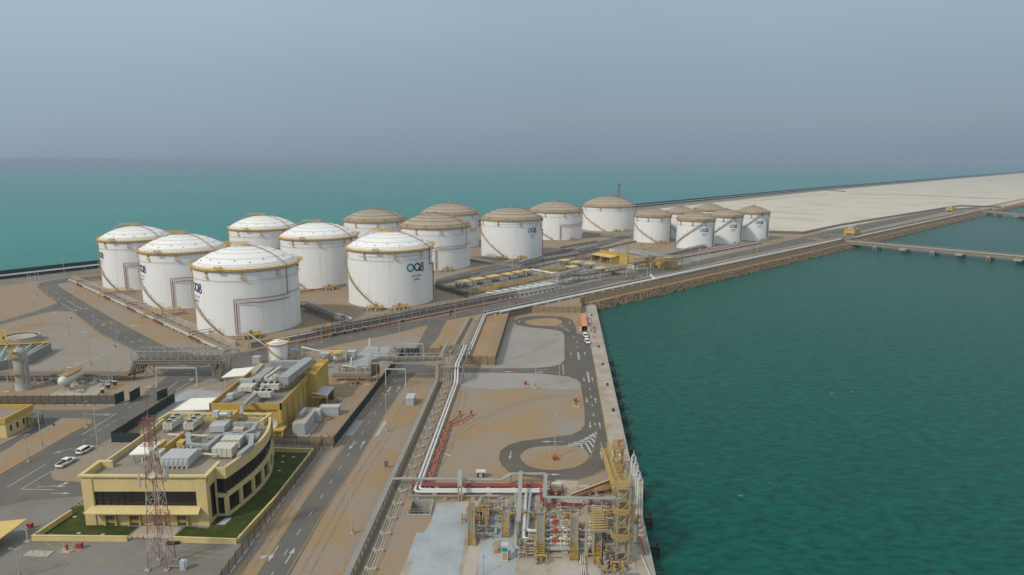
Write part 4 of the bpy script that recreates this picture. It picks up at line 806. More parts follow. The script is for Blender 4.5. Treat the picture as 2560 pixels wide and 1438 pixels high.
b.v = [(cx_ + .3 + z_ * .2 + x_, cy_ - 1.3 - z_, 19.2 + y_) for x_, y_, z_ in b.v]; b.build('dish', M['towerwhite'], tw, True)
cab = thing('equipment_cabinet', 'grey equipment cabinet at the foot of the lattice tower', 'cabinet', G(459, 1425)); p = G(459, 1424)
bp(cab, 'body', 'lgrey', p.x, p.y, .25, .95, .75, 1.7); bp(cab, 'plinth', 'conc', p.x, p.y, 0, 1.2, 1.0, .25); bp(cab, 'door', 'bluegrey', p.x, p.y - .4, .35, .8, .05, 1.5); bp(cab, 'side_unit', 'lgrey', p.x + .62, p.y, .7, .35, .5, 1.1)
b = MB(); b.beam(G(420, 1420) + Vector((0, 0, .3)), G(455, 1420) + Vector((0, 0, .3)), .35, .1); b.build('cable_ladder', M['steel'], cab)
hp = thing('hose_heap', 'dark coiled hoses lying against the lawn wall behind the tower', 'hoses', G(432, 1358)); q = G(432, 1361)
for i in range(9): b = MB(); b.path([(q.x + random.uniform(-1, 1) + .4 * math.cos(t / 2), q.y + .3 * math.sin(t / 2), .12 + .03 * i + .02 * t) for t in range(12)], .1, 5); b.build('coil', M['rubber'], hp)
# ---- control building behind the office
cb = thing('control_building', 'mustard control building with recessed bays and roof plant behind the office', 'building', (-72, 200, 0)); ZB = 9.6; bx0, bx1, by0, by1 = -82.4, -63.2, 180, 219
b = MB(); b.prism([(bx0 + .3, by0 + .3), (bx1 - .3, by0 + .3), (bx1 - .3, by1), (bx0 + .3, by1)], 0, ZB - 1.0); b.build('wall', M['mustard'], cb)
b = MB(); b.prism([(bx0 + .4, by0 + .4), (bx1 - .4, by0 + .4), (bx1 - .4, by1 - .2), (bx0 + .4, by1 - .2)], ZB - 1.0, ZB - .95); b.build('roof', M['roofgrey'], cb)
for nm, a in (('parapet', ((bx0, by0), (bx1, by0))), ('parapet', ((bx1, by0), (bx1, 205))), ('parapet', ((bx0, by0), (bx0, by1)))):
    (x0, y0), (x1, y1) = a; bp(cb, nm, 'creamdark', (x0 + x1) / 2, (y0 + y1) / 2, ZB - 1.75, abs(x1 - x0) + .4, abs(y1 - y0) + .4, 1.8)
bp(cb, 'pier', 'mustard', bx1 - .5, by0 + .4, 0, 1.1, 1.1, ZB - 1.8)
for y in (181.2, 186, 191, 196, 201, 204.6): bp(cb, 'pilaster', 'creamdark', bx1 - .2, y, 0, .28, .28, ZB - 1.8)
for x in (-78, -73, -68): bp(cb, 'pilaster', 'creamdark', x, by0 + .2, 0, .28, .28, ZB - 1.8)
bp(cb, 'tall_block', 'mustard', -62.8, 212.3, 0, 4.6, 13.5, ZB); b = MB(); b.wall([(-65, 205.4, 0), (-60.4, 205.4, 0), (-60.4, 219, 0), (-65, 219, 0), (-65, 205.4, 0)], .35, ZB, ZB + 1.0); b.build('parapet', M['creamdark'], cb)
bp(cb, 'side_wing', 'mustard', -84.5, 199, 0, 4, 7, 6.2); bp(cb, 'porch_slab', 'mustard', -63.5, 178.3, 2.9, 3.4, 3.2, .4); bp(cb, 'porch_post', 'mustard', -62.2, 177.1, 0, .45, .45, 2.9); bp(cb, 'porch_post', 'mustard', -64.8, 177.1, 0, .45, .45, 2.9)
b = MB(); b.lathe(0, 0, [(.02, 0), (1.4, .25), (1.75, .45), (1.75, .55)], 20); b.v = [(-65.3 + x_, 178.2 - z_ + .2, 4.9 + y_) for x_, y_, z_ in b.v]; dsh = thing('satellite_dish', 'pale satellite dish on the porch between the two buildings', 'satellite dish', (-65.3, 178, 3.3)); b.build('dish', M['unit'], dsh, True); bp(dsh, 'mount', 'steel', -65.3, 178.3, 3.3, .3, .3, 1.4)
ZB2 = ZB - .95
unit('chiller', 'off-white three-fan chiller nearest the front of the control building roof', 'chiller', 632, 677, 1005, 3.4, 1.4, 'unit', 1.3, z=ZB2, seams=4); unit('chiller', 'off-white three-fan chiller behind the front one on the control building', 'chiller', 652, 697, 985, 3.4, 1.4, 'unit', 1.3, z=ZB2, seams=4)
for x0, x1, y in ((632, 677, 1005), (652, 697, 985)):
    a, c = rp(x0, y, ZB2), rp(x1, y, ZB2)
    own = [o for o in COL.objects if o.name.startswith('chiller') and abs(o.location.x - (a.x + c.x) / 2) < .1][0]
    for k in range(3): b = MB(); b.lathe(a.x + (c.x - a.x) * (k + .5) / 3, a.y + 1.7, [(.62, ZB2 + 2.75), (.62, ZB2 + 3.1), (.5, ZB2 + 3.1), (.48, ZB2 + 2.85), (.02, ZB2 + 2.85)], 12); b.build('fan', M['dark'], own)
unit('air_handler', 'small pale blue unit at the front left of the control building roof', 'air handler', 567, 582, 1003, 1.8, 1.5, 'bluegrey', .3, z=ZB2)
unit('air_handler', 'off-white air handler in the middle of the control building roof', 'air handler', 645, 690, 965, 6, 1.4, 'unit', .4, z=ZB2, seams=4)
unit('air_handler', 'off-white air handler at the left of the control building roof', 'air handler', 595, 630, 983, 4, 1.3, 'unit', .4, z=ZB2, seams=3)
unit('fan_box', 'grey boxed plenum on legs behind the left air handler', 'plenum', 600, 632, 972, 2.2, 1.4, 'duct', 1.1, z=ZB2)
duct('wide grey duct along the right of the control building roof', [(708, 952), (772, 903)], 3.0, 2.2, ZB2 + 3.2, base=ZB2); duct('grey duct across the back of the control building roof', [(676, 909), (752, 909)], 1.8, 1.8, ZB2 + 2.6, base=ZB2)
duct('thin pale duct running back over the roof to the plant', [(610, 1012), (622, 1000), (666, 962)], .9, .8, ZB2 + 2.2, base=ZB2); duct('thin pale duct between the two wide ducts', [(664, 945), (702, 918)], .9, .7, ZB2 + 3.4, base=ZB2, m='unit'); duct('flat grey roof duct at the left of the control building', [(640, 950), (676, 922)], 2.6, .9, ZB2 + 2.3, base=ZB2)
duct('grey duct dropping over the front wall of the control building', [(604, 1018), (604, 1035)], .9, .8, ZB2 + .4, base=ZB2 - 1); duct('pale ribbed cover at the back left of the control building', [(634, 933), (655, 912)], 1.6, .8, ZB2 + 2.0, base=ZB2, m='conc')
rr_ = rack('brown pipework under the wide roof duct', [(722, 968), (772, 925)], 6, ZB2 + .8, 'steel', gap=.45, base=ZB2)
rack('tangle of roof pipes left of the front chillers', [(560, 1006), (600, 985), (622, 968)], 5, ZB2 + .6, 'galv', gap=.4, base=ZB2)
for i in range(5): b = MB(); p = rp(725 + 10 * i, 962 - 8 * i, ZB2); b.box(p.x, p.y, ZB2, 1.1, .6, 1.3); b.build('valve_stand', M['ochre'], rr_)
# canopies and plant round the control building
def canopy(label, roof_px, zt, posts, m='membrane', back=None):
    P = [G(x, y, z) for (x, y), z in zip(roof_px, zt)]; t = thing('canopy', label, 'canopy', (P[0].x, P[0].y, 0)); b = MB(); n = len(P)
    b.add([tuple(p) for p in P] + [(p.x, p.y, p.z - .18) for p in P], [tuple(range(n)), tuple(range(2 * n - 1, n - 1, -1))] + [(i, (i + 1) % n, n + (i + 1) % n, n + i) for i in range(n)]); b.build('roof', M[m], t)
    for x, y, z in posts: b = MB(); b.beam((x, y, 0), (x, y, z), .16); b.build('post', M['lgrey'], t)
    for i in range(n): b = MB(); b.beam(P[i] - Vector((0, 0, .22)), P[(i + 1) % n] - Vector((0, 0, .22)), .14); b.build('edge_beam', M['galv'], t)
    return t
canopy('white sloping canopy at the back left of the control building', [(553, 944), (627, 937), (642, 917), (583, 922)], (3.9, 3.9, 4.6, 4.6), [(-95, 219.5, 3.8), (-91, 220.5, 3.8), (-88, 222, 3.8), (-95, 228, 4.4), (-89, 229, 4.4)])
canopy('white sloping canopy at the front left of the control building', [(432, 1026), (530, 1023), (545, 994), (478, 996)], (3.6, 3.6, 4.6, 4.6), [(-96.5, 189.2, 3.5), (-92, 189.8, 3.5), (-87.5, 190.5, 3.5), (-95.5, 198, 4.4), (-89, 198, 4.4)])
e = canopy('grey roofed open shed on the right of the control building', [(780, 984), (818, 989), (836, 967), (800, 963)], (4, 3.6, 3.6, 4.1), [], 'lgrey')
for x, y, sx_, sy_ in ((-61.6, 204.4, .4, .4), (-56.9, 203.4, .4, .4), (-56.7, 210.4, .4, .4)): bp(e, 'pillar', 'creamdark', x, y, 0, sx_, sy_, 3.3)
bp(e, 'lintel', 'creamdark', -59.3, 203.8, 2.7, 5, .4, .6); bp(e, 'back_wall', 'brownsteel', -59.3, 210.2, 0, 5, .3, 3.2); b = MB()
for i in range(7): b.box(-54.9 + .28 * i, 208.2 + .1 * i, .02, .22, 1.6, 1.3 - .18 * i)
b.build('steps', M['galv'], e)
gs = thing('generator_container', 'blue-grey generator container with a grey silencer on its roof', 'generator', (-58.6, 186, 0)); bp(gs, 'body', 'bluegrey', -58.7, 186.6, .25, 3.5, 12.6, 3.4); bp(gs, 'roof', 'conc', -58.7, 186.6, 3.65, 3.6, 12.7, .06); bp(gs, 'base', 'conc', -58.4, 186.6, 0, 5.2, 13.6, .24)
for i in range(4):
    for j in range(6): bp(gs, 'louvre_panel', 'lgrey', -59.95 + .84 * i, 180.27, .45 + .52 * j, .78, .06, .46)
for j in range(6): bp(gs, 'side_panel', 'lgrey', -56.92, 181.6 + 2.05 * j, .5, .06, 1.9, 2.9)
b = MB(); b.path([(-59.6, 184.4, 4.5), (-59.4, 189, 4.5)], .75, 12); b.build('silencer', M['duct'], gs, True); bp(gs, 'exhaust_box', 'lgrey', -56.2, 191.2, .4, 1.3, 2.0, 3.4); b = MB(); b.beam((-60.8, 189, .3), (-60.8, 189, 6.4), .35); b.build('flue', M['duct'], gs)
for k in (-1, 1): bp(gs, 'silencer_saddle', 'steel', -59.5, 186.7 + k * 1.4, 3.7, 1.0, .2, .35)
def kiosk(label, x, y, sx_, sy_, h, doors, m='bluegrey', rot=0., name='equipment_kiosk', cat='kiosk'):
    t = thing(name, label, cat, (x, y, 0)); t.rotation_euler = (0, 0, rot)
    def q(nm, mm, cx, cy, z0, a, c, hh): b = MB(); b.box(cx + x, cy + y, z0, a, c, hh); return b.build(nm, M[mm], t)
    q('body', m, 0, 0, .25, sx_, sy_, h); q('roof', 'lgrey', 0, 0, .25 + h, sx_ + .3, sy_ + .3, .14); q('plinth', 'conc', 0, 0, 0, sx_ + .3, sy_ + .3, .25)
    for i in range(doors): q('door', 'lgrey', -sx_ / 2 + sx_ * (i + .5) / doors, -sy_ / 2 - .03, .4, sx_ / doors - .1, .06, h - .3)
    for i in range(max(1, int(sy_ / 1.2))): q('side_panel', 'lgrey', sx_ / 2 + .03, -sy_ / 2 + sy_ * (i + .5) / max(1, int(sy_ / 1.2)), .4, .06, sy_ / max(1, int(sy_ / 1.2)) - .1, h - .3)
    return t
kiosk('long blue-grey equipment container behind the generator', -54.5, 197.2, 5.6, 2.6, 2.3, 6)
kiosk('pale grey kiosk standing alone beside the terminal road', -31.7, 206.6, 2.3, 4.6, 2.1, 3)
# ---- guard hut, sunshade, small fittings on the left
gh = thing('guard_hut', 'cream flat-roofed guard hut with three slit windows at the left edge', 'guard house', (-143, 182, 0)); bp(gh, 'wall', 'cream', -144.6, 184.2, 0, 12.6, 10.6, 4.6); bp(gh, 'roof', 'roofgrey', -144.6, 184.2, 4.65, 12.2, 10.2, .05)
b = MB(); b.wall([(-151, 178.8, 0), (-138.2, 178.8, 0), (-138.2, 189.6, 0), (-151, 189.6, 0)], .5, 4.3, 5.8); b.build('parapet', M['creamdark'], gh)
for y in (180.8, 183.3, 185.8): w_ = bp(gh, 'window', 'glass', -138.25, y, 1.6, .12, .55, 1.5); bp(w_, 'frame', 'brownsteel', -138.27, y, 1.5, .1, .75, .1)
sc = thing('bike_cage', 'dark steel framed lean-to on the right side of the guard hut', 'lean-to', (-136.6, 188, 0))
for x, y in ((-137.8, 186.6), (-135.6, 187), (-137.8, 189.4), (-135.6, 189.8)): bp(sc, 'post', 'post', x, y, 0, .14, .14, 3)
for k in range(5): bp(sc, 'side_rail', 'post', -135.6, 188.4, .5 + .55 * k, .08, 2.8, .1)
bp(sc, 'roof', 'steel', -136.7, 188.2, 3, 2.6, 3.4, .1)
cp = thing('sunshade', 'yellow sloping sunshade roof at the lower left edge', 'sunshade', (-106, 130, 0)); P = [G(68, 1297, 3.4), G(-120, 1315, 3.4), G(-120, 1420, 2.6), G(0, 1347, 2.6)]
b = MB(); b.add([tuple(p) for p in P] + [(p.x, p.y, p.z - .2) for p in P], [(0, 1, 2, 3), (7, 6, 5, 4)] + [(i, (i + 1) % 4, 4 + (i + 1) % 4, 4 + i) for i in range(4)]); b.build('roof', M['yroof'], cp)
p = G(70, 1353); b = MB(); b.beam(p, (p.x, p.y, 3.0), .3); b.beam((p.x, p.y, 2.4), (p.x - 1.2, p.y - .4, 3.0), .18); b.build('post', M['duct'], cp); bp(cp, 'footing', 'conc', p.x, p.y, 0, 1.3, 1.1, .2); b = MB(); q = G(-60, 1400); b.beam(q, (q.x, q.y, 2.6), .3); b.build('post', M['duct'], cp)
def hydrant(label, px, py, posts=4, s=1.):
    p = G(px, py); t = thing('fire_hydrant', label, 'fire hydrant', p, 'hydrants in the yards'); bp(t, 'pad', 'conc', p.x, p.y, 0, 2.4 * s, 2.0 * s, .1); b = MB(); b.beam((p.x, p.y, .1), (p.x, p.y, 1.1), .28); b.beam((p.x - .4, p.y, .75), (p.x + .4, p.y, .75), .2); b.beam((p.x, p.y, 1.1), (p.x + .3, p.y, 1.35), .16); b.build('hydrant_body', M['red'], t)
    for dx, dy in ((-1, -.75), (1, -.75), (1, .75), (-1, .75))[:posts]: b = MB(); b.lathe(p.x + dx * s, p.y + dy * s, [(.11, .1), (.11, .95), (.01, 1.)], 6); b.build('guard_post', M['bollardyellow'], t)
    return t
def hosebox(label, px, py):
    p = G(px, py); t = thing('hose_box', label, 'hose box', p, 'red hose boxes'); bp(t, 'cabinet', 'red', p.x, p.y, .2, 1.0, .8, 1.0); bp(t, 'plinth', 'conc', p.x, p.y, 0, 1.4, 1.2, .2); bp(t, 'lid', 'orangered', p.x, p.y, 1.2, 1.08, .88, .08)
hydrant('red hydrant with yellow guard posts in the front yard', 168, 1376); hosebox('red hose box beside the hydrant in the front yard', 200, 1372); hosebox('rusty red box behind the sunshade post', 76, 1322)
hydrant('red hydrant beside the lamp post left of the quay road', 1338, 968); hosebox('red hose box left of the quay hydrant', 1314, 963); hydrant('red hydrant with hose post on the tan ground by the quay road', 1440, 1016); hosebox('red hose box behind the tan ground hydrant', 1439, 1006); hydrant('red hydrant on the kidney shaped traffic island', 1386, 1146); hosebox('red hose box in front of the island hydrant', 1387, 1152)
hydrant('red hydrant on the brown ground behind the control building', 883, 963); hosebox('red hose box behind the control building', 895, 962)
hydrant('red hydrant left of the seaward road near the branch', 178, 800, 2); hydrant('red hydrant on gravel beside the seaward road', 289, 871, 2); hydrant('red hydrant on sand near the bend of the road', 92, 743, 2)
for i, (x, y, l) in enumerate(((82, 1385, 'left'), (112, 1386, 'right'))):
    p = G(x, y); t = thing('access_cover', l + ' of two square concrete covers in the front yard', 'access cover', p); bp(t, 'slab', 'conc', p.x, p.y, 0, 2.5, 1.9, .18); b = MB(); b.path([(p.x, p.y, .18), (p.x, p.y, 1.0), (p.x + .3, p.y, 1.0)], .05, 6); b.build('vent_pipe', M['steel'], t)
st = thing('stop_sign', 'red octagonal stop sign on the median island', 'road sign', G(137, 1075)); p = G(137, 1080); b = MB(); b.beam(p, (p.x, p.y, 1.9), .08); b.build('post', M['galv'], st); b = MB(); b.path([(p.x, p.y - .06, 2.2), (p.x, p.y - .1, 2.2)], .48, 8); b.build('plate', M['red'], st)
st = thing('stop_sign', 'red octagonal stop sign where the terminal road meets the harbour road', 'road sign', G(1126, 797)); p = G(1126, 797); b = MB(); b.beam(p, (p.x, p.y, 1.6), .1); b.build('post', M['galv'], st); b = MB(); b.path([(p.x, p.y - .06, 2.0), (p.x, p.y - .1, 2.0)], .75, 8); b.build('plate', M['red'], st)
# ---- vehicles
def car(label, p, hd, kind):
    t = thing('parked_car', label, {'suv': 'SUV', 'pickup': 'pickup truck', 'hatch': 'car'}[kind], (0, 0, 0), 'white vehicles parked on the terminal'); L, W_ = (4.9, 1.9) if kind != 'pickup' else (5.4, 1.88)
    if kind == 'pickup': sec = [(-2.7, .55, .98, .9), (-2.66, .45, 1.02, .93), (-.75, .42, 1.04, .94), (1.0, .42, 1.08, .94), (2.3, .45, 1.0, .9), (2.68, .55, .8, .8)]
    else: sec = [(-2.4, .6, 1.0, .84), (-2.3, .42, 1.06, .92), (-1, .4, 1.02, .95), (1.0, .4, 1.0, .95), (2.1, .45, .92, .9), (2.43, .55, .75, .76)]
    b = MB(); vs = []
    for x, z0, z1, hw in sec:
        for y, z in ((-hw * .9, z0), (hw * .9, z0), (hw, (z0 + z1) / 2), (hw * .93, z1), (-hw * .93, z1), (-hw, (z0 + z1) / 2)): vs.append((x, y, z))
    n = len(sec); b.add(vs, [(i * 6 + j, i * 6 + (j + 1) % 6, (i + 1) * 6 + (j + 1) % 6, (i + 1) * 6 + j) for i in range(n - 1) for j in range(6)] + [tuple(range(5, -1, -1)), tuple((n - 1) * 6 + j for j in range(6))]); b.v = [(x, -y, z) for x, y, z in b.v]; body = b.build('body', M['carwhite'], t, True)
    cabx = (-.75, -.55, .75, 1.35) if kind == 'pickup' else (-2.25, -1.95, .55, 1.35)
    def taper(nm, m, xs, z0, z1, hw0, hw1, par=t):
        b = MB(); x0, x1, x2, x3 = xs; b.add([(x0, -hw0, z0), (x3, -hw0, z0), (x3, hw0, z0), (x0, hw0, z0), (x1, -hw1, z1), (x2, -hw1, z1), (x2, hw1, z1), (x1, hw1, z1)], [(3, 2, 1, 0), (4, 5, 6, 7), (0, 1, 5, 4), (1, 2, 6, 5), (2, 3, 7, 6), (3, 0, 4, 7)]); return b.build(nm, m, par)
    taper('windows', M['glass'], cabx, .98, 1.62, .86, .70); taper('roof', M['carwhite'], (cabx[1] - .05, cabx[1] + .02, cabx[2] - .02, cabx[2] + .06), 1.60, 1.72, .72, .66)
    for xx, s in ((cabx[1] + .75, .1), (cabx[0] + .12, .14), (cabx[3] - .25, .12)): 
        for sy in (-1, 1): b = MB(); b.beam((xx, sy * .86, 1.0), (xx + (0.05 if xx < 0 else -.45) * (s != .1), sy * .71, 1.64), s, .05); b.build('pillar', M['carwhite'], t)
    if kind == 'pickup': bp(t, 'load_bed', 'rubber', -1.72, 0, .99, 1.75, 1.5, .08); bp(t, 'tailgate', 'carwhite', -2.68, 0, .6, .07, 1.66, .5); [bp(t, 'bed_side', 'carwhite', -1.72, s * .84, 1.0, 1.85, .14, .2) for s in (-1, 1)]
    for x in (-1.5, 1.5):
        for y in (-1, 1):
            b = MB(); b.path([(x, y * .72, .36), (x, y * .96, .36)], .37, 14); wl = b.build('wheel', M['rubber'], t, True); b = MB(); b.path([(x, y * .965, .36), (x, y * .975, .36)], .21, 10); b.build('rim', M['galv'], wl)
    for y in (-1, 1): bp(t, 'headlight', 'lgrey', L / 2 - .16, y * .66, .72, .12, .36, .16); bp(t, 'tail_light', 'red', -L / 2 + .07, y * .76, .78, .1, .2, .26); bp(t, 'mirror', 'carwhite', .95, y * 1.02, 1.02, .16, .2, .14)
    bp(t, 'bumper', 'rubber', -L / 2 + .05, 0, .42, .12, 1.6, .14); t.location = (p.x, p.y, .05); t.rotation_euler = (0, 0, hd); return t
hd_ = ang(G(142, 1168), G(232, 1118))
car('white SUV parked at the road edge ahead of the pickup', G(213, 1131), hd_, 'suv'); car('white pickup with a dark open bed behind the SUV', G(167, 1162), hd_, 'pickup')
car('white car nearest the open orange container on the quay', G(1463.5, 843), R(-86), 'suv'); car('white car parked behind another on the quay road', G(1468, 858), R(-86), 'suv')
# ================================================================== FENCES, GATES, LAMP POSTS, PIPE BRIDGES, PIPE TRACKS
def fence(label, pts, h, step=3., panel='mesh', post='post', kerb=None, name='mesh_fence', world=False, skip=()):
    P = pts if world else GL(pts); t = thing(name, label, 'fence', (P[0].x, P[0].y, 0)); pp = None
    for i in range(len(P) - 1):
        a, c = P[i], P[i + 1]; L = (c - a).length; n = max(1, round(L / step)); s = L / n; rz = ang(a, c); d = (c - a) / L
        if i in skip: continue
        b = MB(); b.box(s / 2, 0, .12, s - .08, .035, h - .12); pan = None
        for k in range(n + 1):
            q = a + d * s * k
            if k < n:
                if pan is None:
                    pan = b.build('panel', M[panel]); pan.parent = t; o = pan
                else: o = bpy.data.objects.new('panel', pan.data); COL.objects.link(o); o.parent = t
                o.location = (q.x - P[0].x, q.y - P[0].y, 0); o.rotation_euler = (0, 0, rz)
            if k < n or i == len(P) - 2:
                if pp is None:
                    b2 = MB(); b2.box(0, 0, 0, .11, .11, h + .25); b2.beam((0, 0, h + .2), (.28, 0, h + .55), .07); pp = b2.build('post', M[post]); pp.parent = t; o = pp
                else: o = bpy.data.objects.new('post', pp.data); COL.objects.link(o); o.parent = t
                o.location = (q.x - P[0].x, q.y - P[0].y, 0); o.rotation_euler = (0, 0, rz)
    if kerb:
        for i in range(len(P) - 1):
            if i in skip: continue
            L = (P[i + 1] - P[i]).length; n = max(1, round(L / 3))
            for k in range(n):
                b = MB(); a, c = P[i].lerp(P[i + 1], (k + .06) / n), P[i].lerp(P[i + 1], (k + .94) / n); b.beam(a + Vector((0, 0, .16)), c + Vector((0, 0, .16)), .5, .32); b.build('kerb_block', M[kerb], t)
    return t
fence('brown mesh fence on dark posts beside the lawn and terminal road', [(455, 1600), (556, 1462), (690, 1278), (808, 1120)], 2.7, 3., kerb='concgrey')
fence('brown mesh fence across the front of the generator yard', [(682, 1115), (834, 1119)], 2.9, 3.1, kerb='conc')
fence('dark mesh fence running back along the left of the terminal road', [(836, 1119), (918, 1012), (981, 927), (1000, 903), (1007, 888)], 3.0, 3., 'greennet', kerb='concgrey')
fence('brown mesh fence in front of the vessel yard at the left', [(-40, 1015), (289, 1012.5)], 3.2, 2.6, 'meshdark', kerb='conc')
fence('dark green netted fence at the corner of the vessel yard', [(289, 1012.5), (311, 1003)], 3.4, 2.5, 'greennet'); fence('dark green netted fence on the right of the yard gateway', [(326, 1007), (351, 992)], 3.4, 2.5, 'greennet')
fence('dark green netted fence round the forecourt beside the harbour road', [(352, 1110), (280, 1109), (438, 1006), (419, 993), (394, 1004)], 3.1, 2.8, 'greennet', kerb='conc', skip=(2,))
fence('brown mesh fence at the near end of the tan plot by the quay', [(1143, 913), (1238, 914)], 3.4, 3., 'meshtan', kerb='conc')
fence('brown mesh fence between the tan plot and the grey gravel lot', [(1239, 914), (1274, 795), (1328, 783)], 3.4, 3.2, 'meshdark', kerb='concgrey')  # darker mesh than its neighbours: shadow along this run put into the colour
fence('brown mesh fence along the far side of the quay turning loop', [(1329, 783.5), (1452, 783.5)], 3.4, 3.2, 'meshtan', kerb='conc'); fence('short dark fence joining the quay loop to the breakwater', [(1454, 783), (1459, 757)], 3.2, 3., 'meshdark')
fence('long brown mesh fence along the top of the rock breakwater', [fence_at(0), fence_at(320), fence_at(640), fence_at(980)], 3.5, 3.4, 'meshtan', world=True)
fence('dark boundary fence between the harbour road and the pale sand field', [(1921, 583), (2008, 585.5), (2104, 565), (2362, 522.5), (2400, 517), (2502, 520)], 2.8, 7., 'meshdark')
fence('brown fence under the far end of the pipe crossing', [(1100, 884), (1145, 885)], 3.2, 3.); fence('short brown fence beside the terminal road gate', [(1066, 889), (1098, 889)], 3., 3.)
fence('short post fence at the end of the depot road', [(1088, 722), (1170, 745)], 2.6, 4., 'meshdark'); fence('brown fence left of the seaward gate', [(990, 889), (1008, 889)], 3., 3.)
gt = thing('sliding_gate', 'dark green sheeted sliding gate across the terminal road', 'gate', G(1026, 888))
for i in range(5): p = G(1010 + i * 8, 888); bp(gt, 'leaf_panel', 'greennet', p.x + .55, p.y, .15, 1.05, .06, 2.6); bp(gt, 'upright', 'post', p.x, p.y, 0, .12, .12, 3)
def gantry(label, a, c, h, m='lgrey'):
    A, B = G(*a), G(*c); t = thing('height_gantry', label, 'height gantry', A)
    for p, s in ((A, -1), (B, 1)):
        b = MB(); b.beam(p, (p.x, p.y, h), .28); b.beam((p.x, p.y, 2.2), (p.x + .0, p.y - 1.1, 0), .16); b.build('post', M[m], t); bp(t, 'footing', 'conc', p.x, p.y - .4, 0, .7, 1.8, .15)
    b = MB(); b.beam((A.x - .1, A.y, h), (B.x + .1, B.y, h), .3, .36); b.build('crossbar', M[m], t)
gantry('white height gantry over the harbour road before the big pipe bridge', (393, 966), (494, 966), hz(393, 966, 920)); gantry('white height gantry over the terminal road near the second pipe bridge', (965, 966), (1014.5, 966), hz(965, 966, 923)); gantry('thin white height gantry behind the second pipe bridge', (1013, 889), (1058, 889), hz(1013, 889, 860)); gantry('thin white height gantry on the harbour road by the depot', (1566, 694), (1617.5, 692), hz(1617, 692, 670.5))
def lamp(label, px, py, top, heads=2, base=True):
    p = G(px, py); h = hz(px, py, top); t = thing('lamp_post', label, 'lamp post', p, 'lamp posts around the terminal'); f = max(1., p.y / 330)
    b = MB(); b.tube(p, (p.x, p.y, h), .13 * f, 6, .085 * f); b.build('pole', M['pole'], t); bp(t, 'footing', 'conc', p.x, p.y, 0, .8, .8, .3); bp(t, 'switch_box', 'steel', p.x + .2, p.y - .1, .6, .28 * f, .25 * f, .7)
    for k in range(heads):
        s = -1 if k else 1; b = MB(); b.beam((p.x, p.y, h), (p.x + s * .75 * f, p.y - .1, h + .25), .08 * f); b.build('arm', M['pole'], t); bp(t, 'lamp_head', 'steel', p.x + s * .95 * f, p.y - .1, h + .16, .55 * f, .32 * f, .16 * f)
for l, x, y, tp_, n in (
    ('tall lamp post on the brown ground right of the terminal road, nearest the camera', 881, 1335, 1214, 2), ('lamp post on the right of the terminal road by the pale drain cover', 967, 1078.5, 986, 2), ('tall lamp post beside the harbour road left of the junction', 998.8, 849, 783, 1), ('lamp post at the stop sign by the harbour road', 1138, 793, 745, 1), ('lamp post standing in front of the white pipes where they turn', 1208.8, 801, 755, 1),
    ('lamp post with floodlights above the quay hydrant', 1338.7, 973, 896, 1), ('lamp post at the corner where link road meets quay road', 1398.5, 957.5, 880, 2), ('tall lamp post rising from the kidney shaped traffic island', 1386.9, 1146, 1036, 2), ('lamp post at the edge of the grey gravel lot by the loop', 1389, 839, 780, 1),
    ('tall lamp post beside the pipe rack behind the vessel yard', 226.6, 914, 846, 2), ('lamp post behind the white drum vessel', 274, 960, 897, 2), ('thin lamp post on sand beside the branch road', 98.7, 803, 772, 1), ('lamp post on sand left of the basin', 50, 836, 790, 1), ('lamp post on gravel between branch road and basin', 171, 837.5, 780, 1), ('lamp post at the left edge of the seaward road near the gravel', 292, 847, 806, 1), ('lamp post on the left edge of the seaward road, below the branch', 236, 815, 773, 1), ('lamp post at the branch of the seaward road', 189, 784.6, 744, 1), ('lamp post beside the seaward road above the branch', 119.6, 743, 708, 1), ('tall lamp post against the sea wall by the road bend', 162.7, 698.4, 643, 1), ('lamp post behind the sea wall fence near the leftmost tank', 214, 694, 664, 1),
    ('lamp post at the kerb beside the parked SUV', 244.6, 1117, 1026, 1), ('lamp post on the median island near the stop sign', 105, 1118, 1029, 1), ('lamp post on the near end of the median island', 71.7, 1155, 1088, 1), ('lamp post at the tip of the median island', 216.6, 1069, 1006, 1), ('lamp post with twin floodlights in the front yard at the left edge', 50, 1446, 1374, 2),
    ('lamp post behind the small yellow-roofed tank', 744, 876, 838, 1), ('lamp post on sand behind the process yard', 804, 857, 818, 1), ('lamp post right of the harbour road below the front depot shelters', 1273, 761, 705, 1), ('lamp post by the quay loop fence', 1394, 767, 722, 1), ('lamp post beside the harbour road near the yellow substation', 1500, 703, 665, 1), ('lamp post beside the breakwater pipe right of the substation', 1626, 693, 640, 1), ('lamp post on the breakwater below the small tanks', 1745, 664, 620, 1), ('lamp post on the breakwater left of the yellow hut', 1893, 634, 590, 1), ('lamp post inside the depot road beside the JET A-1 tank', 1281, 675, 640, 1), ('lamp post by the generator container', 817, 1092, 1047, 1)): lamp(l, x, y, tp_, n)
for i, (x, y, tp_) in enumerate(((71, 710, 684), (78, 710, 685), (87, 711, 690), (90, 710, 683), (98, 709, 682))):
    p = G(x, y); t = thing('marker_post', 'thin pale post in the cluster at the road bend, ' + ['leftmost', 'second from the left', 'short middle one', 'second from the right', 'rightmost'][i], 'post', p, 'thin posts at the road bend'); h = hz(x, y, tp_); b = MB(); b.tube(p, (p.x, p.y, h), .12, 6); b.build('pole', M['unit'], t); bp(t, 'footing', 'conc', p.x, p.y, 0, .8, .8, .25)
